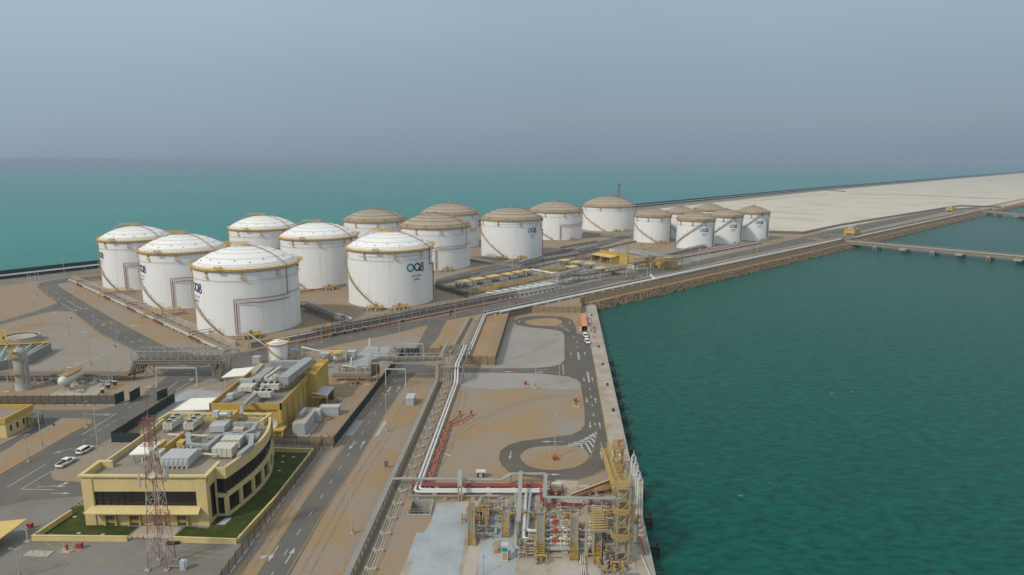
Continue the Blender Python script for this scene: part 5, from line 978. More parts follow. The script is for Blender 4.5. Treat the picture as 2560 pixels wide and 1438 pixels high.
# ---- big pipe bridge over the harbour road
br = thing('pipe_bridge', 'long lattice pipe bridge carrying brown pipes over the harbour road', 'pipe bridge', (-116, 233, 0)); X0, X1, Y0, Y1 = -132, -99.6, 231.5, 237; n = 14
for y in (Y0, Y1):
    for z in (6.6, 9.8): b = MB(); b.beam((X0, y, z), (X1, y, z), .26); b.build('chord', M['galv'], br)
    for i in range(n + 1):
        x = X0 + (X1 - X0) * i / n; b = MB(); b.beam((x, y, 6.6), (x, y, 9.8), .2)
        if i < n: x2 = X0 + (X1 - X0) * (i + 1) / n; b.beam((x, y, 6.6 if i % 2 else 9.8), (x2, y, 9.8 if i % 2 else 6.6), .14)
        b.build('truss_web', M['galv'], br)
for i in range(n + 1):
    x = X0 + (X1 - X0) * i / n; b = MB(); b.beam((x, Y0, 9.8), (x, Y1, 9.8), .18); b.beam((x, Y0, 6.6), (x, Y1, 6.6), .2)
    if i < n: x2 = X0 + (X1 - X0) * (i + 1) / n; b.beam((x, Y0 if i % 2 else Y1, 9.8), (x2, Y1 if i % 2 else Y0, 9.8), .13)
    b.build('cross_member', M['galv'], br)
for x, s in ((X0 + .4, 1), (X0 + 4.6, 1), (X1 - .4, -1), (X1 - 4.6, -1)):
    for y in (Y0, Y1): b = MB(); b.beam((x, y, 0), (x, y, 6.6), .3); b.build('tower_leg', M['steel'], br)
    b = MB(); b.beam((x, Y0, .3), (x, Y1, 6.2), .14); b.beam((x, Y1, .3), (x, Y0, 6.2), .14); b.build('tower_brace', M['galv'], br)
for k, (y, z) in enumerate(((230.7, 5.7), (230.7, 6.7), (232.2, 7.0), (233, 7.0), (233.9, 7.0), (234.8, 7.0), (235.7, 7.0))):
    b = MB(); xa, xb = X0 + .6 + .55 * k, X1 - .6 - .55 * k; rr = .4 if k < 2 else .27; yl = 228.2 + .62 * k
    b.path([(-215, yl, 2.2), (xa - .5, yl, 2.2), (xa, yl + .3, 2.8), (xa, y, z - .8), (xa + .3, y, z - .2), (xa + .9, y, z), (xb - .9, y, z), (xb - .3, y, z - .2), (xb, y, z - .8), (xb, yl, 1.2), (xb, yl, .3)], rr, 7)
    b.build('pipe', M['brownsteel'], br, True)
b = MB(); b.path([(-99, 234.5, 10), (-96.8, 235.5, 9.6), (-96, 236, 8), (-95.8, 236, .2)], .32, 8); b.build('down_pipe', M['galv'], br, True)
for x in (-137, -143, -149, -155, -161, -167, -173, -179, -185, -191, -197):
    b = MB(); b.beam((x, 227.6, 0), (x, 227.6, 2.2), .22); b.beam((x, 232.8, 0), (x, 232.8, 2.2), .22); b.beam((x, 227.4, 1.75), (x, 233, 1.75), .2); b.build('rack_frame', M['lgrey'], br)
lr2 = thing('low_pipe_rack', 'low rack of brown pipes running right from the control building', 'pipe rack', (-56, 229, 0))
for k in range(5): b = MB(); yl = 228.2 + .6 * k; zt = 7.6 + .14 * k; xa = -48.2 + .5 * k; b.path([(-62, yl, 1.9), (xa - .5, yl, 1.9), (xa, yl, 2.4), (xa, yl, zt - .8), (xa + .3, yl, zt - .2), (xa + .9, yl, zt), (-24.6, yl, zt)], .25, 7); b.build('pipe', M['brownsteel'], lr2, True)
for x in (-61, -57, -53, -49.8): b = MB(); b.beam((x, 227.8, 0), (x, 227.8, 1.9), .2); b.beam((x, 231.2, 0), (x, 231.2, 1.9), .2); b.beam((x, 227.6, 1.55), (x, 231.4, 1.55), .2); b.build('rack_frame', M['galv'], lr2)
b2_ = thing('pipe_bridge', 'short pipe bridge over the terminal road ending at the pipe crossing', 'pipe bridge', (-36, 230, 0))
for y in (227.6, 232):
    for z in (6.8, 9.0): b = MB(); b.beam((-48.6, y, z), (-24, y, z), .2 if z > 7 else .3, .2 if z > 7 else .6); b.build('chord', M['galv'], b2_)
for i in range(9):
    x = -48.6 + 24.6 * i / 8; b = MB(); [b.beam((x, y, 6.8), (x, y, 9.0), .16) for y in (227.6, 232)]; b.beam((x, 227.6, 9), (x, 232, 9), .13); b.beam((x, 227.6, 6.8), (x, 232, 6.8), .16); b.build('truss_web', M['galv'], b2_)
for x in (-48.9, -46.4):
    for y in (227.6, 232): b = MB(); b.beam((x, y, 0), (x, y, 6.8), .24); b.build('tower_leg', M['steel'], b2_)
    b = MB(); b.beam((x, 227.6, 0), (x, 232, 6.5), .12); b.build('tower_brace', M['steel'], b2_)
offp = -12.4
# ---- pipe track beside the terminal road
TRK = [G(860, 1462), G(975, 1196.5), G(1092, 953)]; TRK = [Vector((p.x, p.y, 0)) for p in TRK]; yA = TRK[1].y
ty = lambda y, off, z: Vector((TRK[0].x + (y - TRK[0].y) * (TRK[2].x - TRK[0].x) / (TRK[2].y - TRK[0].y) + off, y, z))
tk = thing('cable_tray', 'grey covered cable tray on short frames along the pipe track', 'cable tray', ty(160, 0, 0))
b = MB(); b.beam(ty(92, .4, 1.45), ty(227, .4, 1.45), 1.15, .22); b.build('tray_cover', M['concdark'], tk)
for i in range(54):
    y = 93 + 2.5 * i; b = MB(); b.beam(ty(y, .1, 0), ty(y, .1, 1.35), .16); b.beam(ty(y, 1.0, 0), ty(y, 1.0, 1.35), .16); b.beam(ty(y, .1, .2), ty(y + 2.4, 1.0, 1.2), .1); b.build('frame', M['steel'], tk)
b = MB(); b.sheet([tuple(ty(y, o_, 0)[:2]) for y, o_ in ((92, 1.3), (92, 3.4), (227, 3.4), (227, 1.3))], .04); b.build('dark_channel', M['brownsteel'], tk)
def pipe_thing(label, pts, r, m, sleepers=0, n=8, smooth=True, name='pipeline', sl_w=None, grp=None):
    pts = [Vector(p) for p in pts]; t = thing(name, label, 'pipeline', (pts[0].x, pts[0].y, 0), grp); b = MB(); b.path(pts, r, n); b.build('pipe', M[m], t, smooth)
    if sleepers:
        for p in resample(pts, sleepers):
            if .25 < p.z - r < 2.2: bp(t, 'sleeper', 'conc', p.x, p.y, 0, sl_w or r * 2 + .5, sl_w or r * 2 + .5, p.z - r)
    return t
def bend(pts, r=1.2, k=4):
    P = [Vector(p) for p in pts]; out = [P[0]]
    for i in range(1, len(P) - 1):
        a, p, c = P[i - 1], P[i], P[i + 1]; d1, d2 = (a - p), (c - p); q = min(r, d1.length * .45, d2.length * .45); s, e = p + d1.normalized() * q, p + d2.normalized() * q
        for j in range(k + 1): t = j / k; out.append(s * (1 - t) ** 2 + p * 2 * t * (1 - t) + e * t * t)
    out.append(P[-1]); return out
YX, YZ, ZX = 224.5, 254, 5.9                                                # where the track climbs over the link road
def track(off, z, y0, r, m, label, sl=0, turn=None, upx=0.):
    pts = []
    if turn: pts += [Vector((turn[0], turn[1], z)), ty(turn[1], off, z)]; pts[1].y = turn[1]
    else: pts += [ty(y0, off, z)]
    pts += [ty(YX, off, z), ty(YX + 3.4, off, ZX + z * .3), ty(YZ, off + .3, ZX + z * .3), ty(YZ + 3, off + .4, z)]
    e = G(1187, 792, z); d = (e - G(1143, 884, z)).normalized(); s = ty(YZ + 6, off + .6, z); o_ = fence_at(0, offp + 5.2 - off)
    lam = (fd.x * (s.y - o_.y) - fd.y * (s.x - o_.x)) / (d.x * fd.y - d.y * fd.x); k = s + d * lam; pts += [s, k, k + Vector((fd.x, fd.y, 0)) * (25 if r > .2 else 6)]
    return pipe_thing(label, bend(pts, 1.5), r, m, sl)
for k in range(4): track(2.9 + .55 * k, .6, 92, .045, 'unit', ORD[k] + ' thin white pipe from the left in the pipe track', 6.2)
YW1, YW2, YWG, YR = G(1030, 1224, .9).y, G(1030, 1229.5, .9).y, G(1030, 1239, .9).y, G(1030, 1212.5, .9).y
track(5.6, .8, 150.6, .22, 'steel', 'grey lagged pipe beside the two big white pipes in the track', 6.2, (-2.5, YWG))
track(6.7, .9, 152, .29, 'wpipe', 'left one of two big white pipes in the pipe track', 6.2, (7.2, YW2)); track(7.6, .9, 153, .29, 'wpipe', 'right one of two big white pipes in the pipe track', 6.2, (8.9, YW1))
for k in range(2):
    y1 = ty(188, 0, 0).y; pts = [ty(YR + .2, 8.9 + .7 * k, .8), ty(188 - .6 * k, 8.9 + .7 * k, .8), ty(190, 10.2 + 2.6 * k, .8), ty(193 + 1 * k, 11.3 + 3.4 * k, .8), ty(196, 11.5 + 3.4 * k, 1.0)]
    t = pipe_thing(['left', 'right'][k] + ' red fire main beside the white pipes', bend(pts, .6), .2, 'orangered', 7)
    p = pts[-1]; b = MB(); b.path([(p.x, p.y, .2), (p.x, p.y, 1.5)], .26, 6); b.path([(p.x - .5, p.y, 1.2), (p.x + .5, p.y + .2, 1.2)], .18, 6); b.lathe(p.x, p.y, [(.4, 1.5), (.4, 1.62), (.05, 1.7)], 10); b.build('hydrant_head', M['orangered'], t)
xr = thing('crossing_frame', 'steel frame lifting the pipe track over the link road', 'pipe support', ty(226, 4, 0))
for y in (226.5, 229.5, 241, 252.5, 255.5):
    for o_ in (1.0, 5.2, 9.2): b = MB(); b.beam(ty(y, o_, 0), ty(y, o_, 5.7), .22); b.build('column', M['steel'], xr)
    b = MB(); b.beam(ty(y, .8, 5.6), ty(y, 9.4, 5.6), .25); b.beam(ty(y, 1, .3), ty(y, 5.2, 5.3), .12); b.beam(ty(y, 9.2, .3), ty(y, 5.2, 5.3), .12); b.build('crossbeam', M['steel'], xr)
for o_ in (1, 5.2, 9.2): b = MB(); b.beam(ty(226.5, o_, 5.35), ty(255.5, o_, 5.35), .25); b.beam(ty(226.5, o_, .4), ty(229.5, o_, 5.2), .12); b.build('side_beam', M['steel'], xr)
b = MB(); b.beam(ty(226, .4, 1.5), ty(228, .5, 7.5), 1.1, .25); b.beam(ty(228, .5, 7.5), ty(254, .8, 7.5), 1.1, .25); b.build('cable_tray', M['concdark'], xr)
e = G(1175, 790, 1.4); s = ty(YZ + 6, .4, 1.4); d = (e - s).normalized(); t2 = thing('cable_tray', 'grey covered cable tray climbing the tan plot beyond the crossing', 'cable tray', s); b = MB(); b.beam(s, e, 1.1, .22); b.build('tray_cover', M['concdark'], t2)
for p in resample([s, e], 2.6): b = MB(); b.beam((p.x - .4, p.y, 0), (p.x - .4, p.y, 1.3), .14); b.beam((p.x + .4, p.y, 0), (p.x + .4, p.y, 1.3), .14); b.build('frame', M['steel'], t2)
# breakwater pipe and tray
BW0 = (G(1212, 789) - f0).dot(fd)
def bw(t, o_, z): return fence_at(t, offp + o_, z)
t3 = thing('breakwater_pipeline', 'very wide white pipeline running along the breakwater road', 'pipeline', bw(40, 0, 0)); b = MB(); b.path([bw(BW0, -1.6, 1.0), bw(BW0 + 20, -1.2, 1.0), bw(92, -1.2, 1.0)], .5, 8); b.path([bw(BW0 + 8, .2, 1.0), bw(92, .2, 1.0)], .5, 8); b.path(bend([bw(98, -9, 1.2), bw(92, -4, 1.2), bw(88, .2, 1.2), bw(108, .4, 1.2), bw(395, .4, 1.2), bw(408, -.5, 1.2)], 6), .95, 10); b.build('pipe', M['wpipe'], t3, True)
b = MB(); b.path(bend([bw(415, 3, 1.0), bw(640, 3, 1.0), bw(690, 3, 1.0), bw(880, 3, 1.0)], 3), .7, 8); b.build('pipe', M['wpipe'], t3, True)
for k in range(46): p = bw(BW0 + 4 + 9.5 * k, .4, 0); bp(t3, 'saddle', 'conc', p.x, p.y, 0, 2.6, 1.0, .55, ang((0, 0), fd) + math.pi / 2)
t4 = thing('breakwater_cable_rack', 'dark cable rack on frames beside the wide white pipeline', 'cable rack', bw(40, -3, 0))
for dz, wd, m in ((1.7, 1.1, 'concdark'), (1.0, 1.3, 'post')): b = MB(); b.beam(bw(BW0, -3.4, dz), bw(405, -3.4, dz), wd, .22); b.beam(bw(425, -2, dz + 1), bw(880, -2, dz + 1), wd, .22); b.build('tray', M[m], t4)
fr = None
for k in range(150):
    t = BW0 + 2 + 5.8 * k
    if t > 880: break
    if fr is None:
        b = MB(); b.beam((0, -.6, 0), (0, -.6, 2.3), .2); b.beam((0, .6, 0), (0, .6, 2.3), .2); b.beam((0, -.8, 2.2), (0, .8, 2.2), .16); fr = b.build('frame', M['galv']); o = fr
    else: o = bpy.data.objects.new('frame', fr.data); COL.objects.link(o)
    o.parent = t4; o.location = bw(t, -3.4 if t < 405 else -2, 0) - t4.location; o.rotation_euler = (0, 0, ang((0, 0), fd))
# ---- rack in front of the tank dyke along the harbour road
RK0, RK1 = G(640, 877), G(1310, 743); rd = (RK1 - RK0).normalized(); rn = Vector((-rd.y, rd.x, 0))
def rk(t, o_, z): return RK0 + rd * t + rn * o_ + Vector((0, 0, z))
RL = (RK1 - RK0).length
dk_ = thing('dyke_wall', 'grey concrete dyke wall along the harbour road', 'wall', rk(0, 4, 0))
for k in range(int(RL / 6)): b = MB(); b.beam(rk(6 * k + .03, 4.5, 1.25), rk(6 * k + 5.97, 4.5, 1.25), .35, 2.5); b.build('wall_panel', M['concdark'], dk_)
def dyke(label, px, h, m='concdark'):
    P = GL(px); t = thing('dyke_wall', label, 'wall', P[0])
    for i in range(len(P) - 1):
        n = max(1, round((P[i + 1] - P[i]).length / 6))
        for k in range(n): b = MB(); b.beam(P[i].lerp(P[i + 1], (k + .005) / n) + Vector((0, 0, h / 2)), P[i].lerp(P[i + 1], (k + .995) / n) + Vector((0, 0, h / 2)), .35, h); b.build('wall_panel', M[m], t)
dyke('pale dyke wall between the left tanks and the seaward road', [(185, 697), (330, 755), (470, 815), (590, 866)], 2.2, 'conc'); dyke('dyke wall along the depot road behind the DIESEL tank', [(1088, 715), (1200, 688)], 2.2); dyke('dyke wall in front of the JET A-1 tank', [(1175, 655), (1300, 668), (1360, 655)], 1.6)
dyke('dyke wall between the two white tank rows', [(750, 775), (640, 745)], 1.6); dyke('dyke wall in front of the far beige tanks', [(1360, 655), (1440, 640), (1590, 605)], 1.6)
tr_ = thing('pipe_rack', 'tall pipe rack with grey posts in front of the dyke wall', 'pipe rack', rk(20, 0, 0)); fr = None; t0_ = 26
for k in range(22):
    t = t0_ + 4.6 * k
    if t > RL - 6: break
    if fr is None:
        b = MB(); b.beam((0, -1.3, 0), (0, -1.3, 5.2), .24); b.beam((0, 1.3, 0), (0, 1.3, 5.2), .24)
        for z in (2.6, 3.8, 5.1): b.beam((0, -1.5, z), (0, 1.5, z), .2)
        fr = b.build('frame', M['galv']); o = fr
    else: o = bpy.data.objects.new('frame', fr.data); COL.objects.link(o)
    o.parent = tr_; o.location = rk(t, 0, 0) - tr_.location; o.rotation_euler = (0, 0, ang((0, 0), rd))
for o_, z, r, m in ((-.9, 2.95, .25, 'brownsteel'), (-.3, 2.95, .2, 'brownsteel'), (.4, 2.95, .3, 'wpipe'), (1., 2.95, .2, 'steel'), (-.8, 4.1, .2, 'brownsteel'), (0, 4.1, .2, 'steel'), (.8, 4.1, .2, 'brownsteel')): b = MB(); b.path([rk(t0_ - 1, o_, z), rk(RL - 6, o_, z)], r, 6); b.build('pipe', M[m], tr_, True)
b = MB(); b.beam(rk(t0_ - 1, 0, 5.4), rk(RL - 6, 0, 5.4), .9, .2); b.build('cable_tray', M['concdark'], tr_)
pipe_thing('white pipe on stanchions left of the tall pipe rack', [rk(8, 1.5, 2.6), rk(t0_ - 1, 1.5, 2.6)], .3, 'wpipe'); pipe_thing('red fire main low along the dyke wall', bend([rk(0, -1.4, .7), rk(34, -1.4, .7), rk(RL - 8, -1.9, .7)]), .16, 'red')
for i, t in enumerate((18, 60, 88)):
    q = thing('fire_monitor', 'red fire monitor stand on the dyke fire main, ' + ['left', 'middle', 'right'][i] + ' of three', 'fire monitor', rk(t, -2, 0)); b = MB(); b.path([rk(t, -2.2, .6), rk(t + 3, -2.2, .6)], .22, 6); b.path([rk(t + 3, -2.2, .4), rk(t + 3, -2.2, 3.2)], .2, 6); b.path([rk(t + 2.4, -2.2, 3.2), rk(t + 3.6, -2.2, 3.4)], .16, 6); b.build('riser', M['red'], q)
for i in range(6):
    t = 34 + 5 * i if i < 4 else 70 + 30 * (i - 4); q = thing('junction_box', 'small white canopied box under the pipe rack, ' + ORD[i] + ' from the left', 'cabinet', rk(t, -2.6, 0)); p = rk(t, -2.6, 0); bp(q, 'cabinet', 'dark', p.x, p.y, .3, .9, .5, 1.4, .77); bp(q, 'hood', 'lgrey', p.x, p.y, 1.75, 1.4, 1.0, .1, .77); bp(q, 'stand', 'steel', p.x, p.y, 0, .2, .2, .3)
# stairs over the dyke
def crossover(label, A, d, L, h, m='ochre'):
    d = Vector(d).normalized(); n_ = Vector((-d.y, d.x, 0)); t = thing('crossover_stair', label, 'stairs', A, 'stairs over pipes and dyke walls'); q = lambda a, o_, z: A + d * a + n_ * o_ + Vector((0, 0, z)); s = h * 1.1
    b = MB(); b.beam(q(s, 0, h), q(L - s, 0, h), 1.1, .12); b.build('walkway', M[m], t)
    for a0, a1 in ((0, s), (L, L - s)):
        b = MB()
        for k in range(8): f = (k + .5) / 8; b.beam(q(a0 + (a1 - a0) * f, -.5, h * f), q(a0 + (a1 - a0) * f, .5, h * f), .3, .06)
        for o_ in (-.52, .52): b.beam(q(a0, o_, 0), q(a1, o_, h), .07, .25)
        b.build('flight', M[m], t)
    b = MB()
    for o_ in (-.52, .52):
        for dz in (.55, 1.1): b.path([q(0, o_, dz), q(s, o_, h + dz), q(L - s, o_, h + dz), q(L, o_, dz)], .06, 4)
        for k in range(9): a = L * k / 8; zz = h * min(1, a / s, (L - a) / s); b.beam(q(a, o_, zz), q(a, o_, zz + 1.1), .08)
    b.build('handrail', M[m], t)
    for a in (s, L - s): b = MB(); b.beam(q(a, -.5, 0), q(a, -.5, h), .12); b.beam(q(a, .5, 0), q(a, .5, h), .12); b.build('leg', M[m], t)
    return t
crossover('yellow stair bridge over pipes at the corner between front tanks and DIESEL tank', G(830, 845) + Vector((-1, 0, 0)), (-.3, 1, 0), 16, 3.2, 'yel'); crossover('yellow stair bridge over the pipes by the middle left tank', G(352, 795), (1, .62, 0), 20, 2.8, 'yel'); crossover('yellow stair bridge over the pipes by the leftmost tank', G(245, 742), (1, .62, 0), 19, 2.8, 'yel'); crossover('yellow stair bridge at the sea end of the left pipe track', G(172, 706), (1, .55, 0), 18, 2.8, 'yel')
# ---- pipe track left of the tanks
A0, A1 = G(172, 703), G(545, 879); ad = (A1 - A0).normalized(); an_ = Vector((-ad.y, ad.x, 0)); AL = (A1 - A0).length
def at(t, o_, z): return A0 + ad * t + an_ * o_ + Vector((0, 0, z))
for k, (o_, r, m, l) in enumerate(((0, .2, 'dustw', 'outer white pipe'), (.8, .2, 'dustw', 'second white pipe'), (1.6, .22, 'galv', 'grey pipe'), (2.5, .2, 'steel', 'inner brown pipe'), (5.5, .25, 'galv', 'grey pipe by the dyke'))):
    pipe_thing(l + ' of the track left of the tanks', [at(0, o_, 1.1), at(AL + 4, o_, 1.1)], r, m, 9 if k in (0, 4) else 0)
for i, t in enumerate((22, 78, 118, 158, AL - 28)):
    l = ['beside the leftmost tank', 'beside the middle left tank', 'between middle and front left tanks', 'short of the front left tank', 'beside the front left tank'][i]
    q = thing('valve_manifold', 'red fire pipe frame over the pipe track, ' + l, 'valve manifold', at(t, 0, 0)); 
    for s in range(6): b = MB(); b.path([at(t + 2.2 * s, -.6, .1), at(t + 2.2 * s, -.6, 1.7)], .16, 5); b.lathe(*at(t + 2.2 * s, -.6, 0)[:2], [(.36, 1.1), (.36, 1.25)], 8); b.build('valve_stem', M['red'], q)
    b = MB(); b.path(bend([at(t, -.6, 1.9), at(t, -.6, 3.0), at(t + .4, 7.5, 3.0), at(t + 1, 12.5, 3.0)], .4), .15, 6); b.path(bend([at(t + 3, -.6, 1.9), at(t + 3, -.6, 2.6), at(t + 3.4, 7.5, 2.6), at(t + 4, 14, 2.6)], .4), .15, 6); b.path([at(t, -.6, 1.6), at(t + 11.2, -.6, 1.6)], .14, 6); b.build('header_pipe', M['red'], q)
pk = thing('sloping_pipe', 'pale slanting pipe from the front left tank towards the small tank', 'pipeline', G(624, 884)); b = MB(); p, q = G(624, 884), G(700, 880); b.path([(p.x, p.y, 8.2), (q.x - 4, q.y - 4, 3.6)], .2, 6); b.build('pipe', M['unit'], pk); b = MB(); b.beam(p, (p.x, p.y, 8.2), .22); b.beam((p.x - .9, p.y - .6, 0), (p.x, p.y, 4.5), .16); b.build('stand', M['galv'], pk)
# ---- vessel yard and basin at the left
cv = thing('column_vessel', 'tall silver column vessel with yellow platforms in the left yard', 'process column', (-162.5, 219.5, 0)); b = MB(); b.lathe(-162.5, 220.5, [(2.3, .1), (2.3, 2), (2.15, 2.05), (2.15, 12.6), (1.7, 13.6), (.6, 14.2), (.02, 14.3)], 24); b.build('shell', M['galv'], cv, True); b = MB(); b.lathe(-162.5, 220.5, [(2.5, 0), (2.5, .5), (2.36, .5), (2.36, 2.0), (2.45, 2.0), (2.45, 2.15), (2.2, 2.15)], 24); b.build('skirt', M['lgrey'], cv)
for z in (5.8, 11.4, 13.4):
    b = MB(); b.lathe(-162.5, 220.5, [(2.2, z), (3.3, z), (3.3, z + .12), (2.2, z + .12)], 14, R(100), R(300))
    for k in range(9): a = R(100 + 25 * k); b.beam((-162.5 + 3.3 * math.cos(a), 220.5 + 3.3 * math.sin(a), z), (-162.5 + 3.3 * math.cos(a), 220.5 + 3.3 * math.sin(a), z + 1.2), .08)
    for dz in (.6, 1.2): b.path([(-162.5 + 3.3 * math.cos(R(100 + 12.5 * k)), 220.5 + 3.3 * math.sin(R(100 + 12.5 * k)), z + dz) for k in range(17)], .06, 4)
    b.build('platform', M['ochre'], cv)
b = MB(); [b.beam((-165 + s, 219, .2), (-165 + s, 219, 14), .08) for s in (-.25, .25)]; [b.beam((-165.25, 219, .5 + .5 * k), (-164.75, 219, .5 + .5 * k), .05) for k in range(27)]; b.build('ladder', M['ochre'], cv); b = MB(); b.path([(-160.2, 219, .4), (-160.2, 219, 11), (-161, 219.6, 12.5)], .2, 6); b.build('side_pipe', M['galv'], cv)
dv = thing('drum_vessel', 'white horizontal drum vessel with a yellow top platform in the left yard', 'process vessel', (-147.5, 222, 0)); b = MB(); ys = [216.6, 216.75, 217.2, 217.9, 226.2, 226.9, 227.35, 227.5]; rs = [.05, .7, 1.35, 1.6, 1.6, 1.35, .7, .05]; v0 = []
k = 18; [v0.append((-147.5 + r * math.cos(2 * math.pi * j / k), y, 3.6 + r * math.sin(2 * math.pi * j / k))) for y, r in zip(ys, rs) for j in range(k)]; b.add(v0, [(i * k + j, i * k + (j + 1) % k, (i + 1) * k + (j + 1) % k, (i + 1) * k + j) for i in range(7) for j in range(k)]); b.build('shell', M['wpipe'], dv, True)
for y in (219, 225): bp(dv, 'saddle', 'conc', -147.5, y, 0, 2.6, .6, 2.6)
b = MB(); b.box(-147.5, 222.3, 5.3, 3.4, 8.4, .15); [b.beam((-147.5 + sx_ * 1.7, 218.2 + 1.35 * i, 5.3), (-147.5 + sx_ * 1.7, 218.2 + 1.35 * i, 6.5), .09) for sx_ in (-1, 1) for i in range(7)]; [b.beam((-147.5 + sx_ * 1.7, 218, 5.3 + dz), (-147.5 + sx_ * 1.7, 226.6, 5.3 + dz), .1) for sx_ in (-1, 1) for dz in (.6, 1.2)]; [b.beam((-150.6, 218.5 + i, 4.2), (-148, 218.5 + i, 4.2), .1) for i in range(3)]; b.build('platform', M['ochre'], dv)
b = MB(); b.path([(-147.5, 221, 5.2), (-147.5, 221, 7.2), (-146, 221, 7.3)], .16, 6); b.path([(-147.5, 224, 5.2), (-147.5, 224, 6.9), (-145, 226, 7.6), (-141, 232, 8.4)], .14, 6); b.build('nozzle_pipe', M['unit'], dv)
b = MB(); q = [G(118, 992), G(205, 948), G(285, 942), G(242, 992)]; b.prism([(p.x, p.y) for p in q], 0, .22); b.build('slab', M['conc'], dv)
def pipe_tangle(label, c, w, d, n, mats, seed, hmax=1.8, cat='valve skid', name='valve_skid', pads=True):
    """a skid of small pipe runs, valves and stems"""
    rng = random.Random(seed); t = thing(name, label, cat, c)
    for i in range(n):
        x, y = c.x + rng.uniform(-w, w) / 2, c.y + rng.uniform(-d, d) / 2; z = rng.uniform(.4, hmax * .7); L = rng.uniform(1, 3.2); b = MB()
        if rng.random() < .5: pts = [(x, y, .1), (x, y, z), (x + L, y, z), (x + L, y, .1)]
        else: pts = [(x, y, .1), (x, y, z), (x, y + L, z), (x, y + L, .1)]
        b.path(bend(pts, .3, 2), rng.choice((.1, .14, .18)), 5); b.lathe(x, y, [(.3, z - .1), (.3, z + .1), (.05, z + .12), (.05, z + .7), (.25, z + .72), (.25, z + .78)], 7); b.build('valve_run', M[rng.choice(mats)], t)
    return t
pipe_tangle('grey valve skid between the column and the drum vessel', G(110, 958), 9, 5, 10, ('galv', 'steel', 'lgrey'), 1); pipe_tangle('pale pipe skid right of the drum vessel', G(235, 965), 8, 7, 14, ('galv', 'steel', 'unit'), 2); pipe_tangle('grey valves at the foot of the drum vessel', G(185, 980), 7, 4, 9, ('unit', 'galv'), 3)
for i, (x, y) in enumerate(((271, 974), (288, 966), (257, 986))):
    q = thing('junction_box', ['middle', 'right', 'left'][i] + ' of three dark boxes with white hoods by the yard fence', 'cabinet', G(x, y)); p = G(x, y); bp(q, 'cabinet', 'dark', p.x, p.y, .5, 1.0, .5, 1.2); bp(q, 'hood', 'lgrey', p.x, p.y, 1.75, 1.4, 1.0, .1); bp(q, 'stand', 'steel', p.x, p.y, 0, .4, .2, .5)
for i, (x, y) in enumerate(((281, 944), (310, 946))):
    q = thing('gooseneck_tray', ['left', 'right'][i] + ' curved galvanised cable tray coming off the low pipe rack', 'cable tray', G(x, y)); p = G(x, y); b = MB(); P = [(p.x, p.y, .3), (p.x - .2, p.y, 1.6), (p.x + .3, p.y + .8, 2.4), (p.x + 1.6, p.y + 3, 2.6)]; [b.beam(P[i_], P[i_ + 1], .7, .15) for i_ in range(3)]; b.build('tray', M['galv'], q)
ba = thing('settling_basin', 'open concrete basin with green water and white ribs at the left edge', 'basin', (-190, 247, 0)); P = [G(125, 858, 3.4), G(-60, 866, 3.4), G(-60, 915, 3.4), G(18, 899, 3.4), G(60, 893, 3.4)]
b = MB(); b.wall(P + [P[0]], .7, 0, 3.4); b.build('wall', M['concdark'], ba); b = MB(); b.sheet([(p.x, p.y) for p in P], 2.5); b.build('water', mat('basin_water', (.13, .19, .15), .2), ba)
for i in range(6): f = (i + .5) / 6; a, c = P[0].lerp(P[1], f), P[4].lerp(P[2], f); b = MB(); b.beam(a, c, .4, .3); b.build('rib', M['lgrey'], ba)
b = MB(); a, c = P[0] + Vector((0, 0, .3)), P[1] + Vector((0, 0, .3)); b.beam(a, c, 1.3, .15); [b.beam(a.lerp(c, k / 14), a.lerp(c, k / 14) + Vector((0, 0, 1.1)), .1) for k in range(15)]; [b.beam(a + Vector((0, 0, z)), c + Vector((0, 0, z)), .1) for z in (.55, 1.1)]; b.build('walkway', M['yel'], ba)
p = G(103, 888); b = MB(); b.beam(p, (p.x, p.y, 4), .35); b.build('prop', M['lgrey'], ba)
cl = thing('clarifier', 'pale round clarifier rim behind the basin at the left edge', 'clarifier', G(35, 850)); p = G(32, 862); b = MB(); b.lathe(p.x, p.y + 5, [(7, 0), (7, 2.6), (6.4, 2.6), (6.4, 2.2), (5.6, 2.2), (5.6, 1.8)], 32); b.build('wall', M['conc'], cl, True); b = MB(); b.lathe(p.x, p.y + 5, [(6.6, 2.2), (.02, 2.2)], 32); b.build('floor', M['conc'], cl)
ys_ = thing('yellow_frame', 'yellow sloped frames at the left edge above the basin', 'frame', G(10, 850)); 
for i in range(3): p = G(-10 + 14 * i, 868); b = MB(); b.beam((p.x, p.y, 2), (p.x - 2.5, p.y + 3, 6.4), .7, .3); b.build('rafter', M['yel'], ys_)
b = MB(); b.box(p.x - 3.6, p.y + 3.2, 6.2, 5, .5, .4); b.build('beam', M['yel'], ys_)
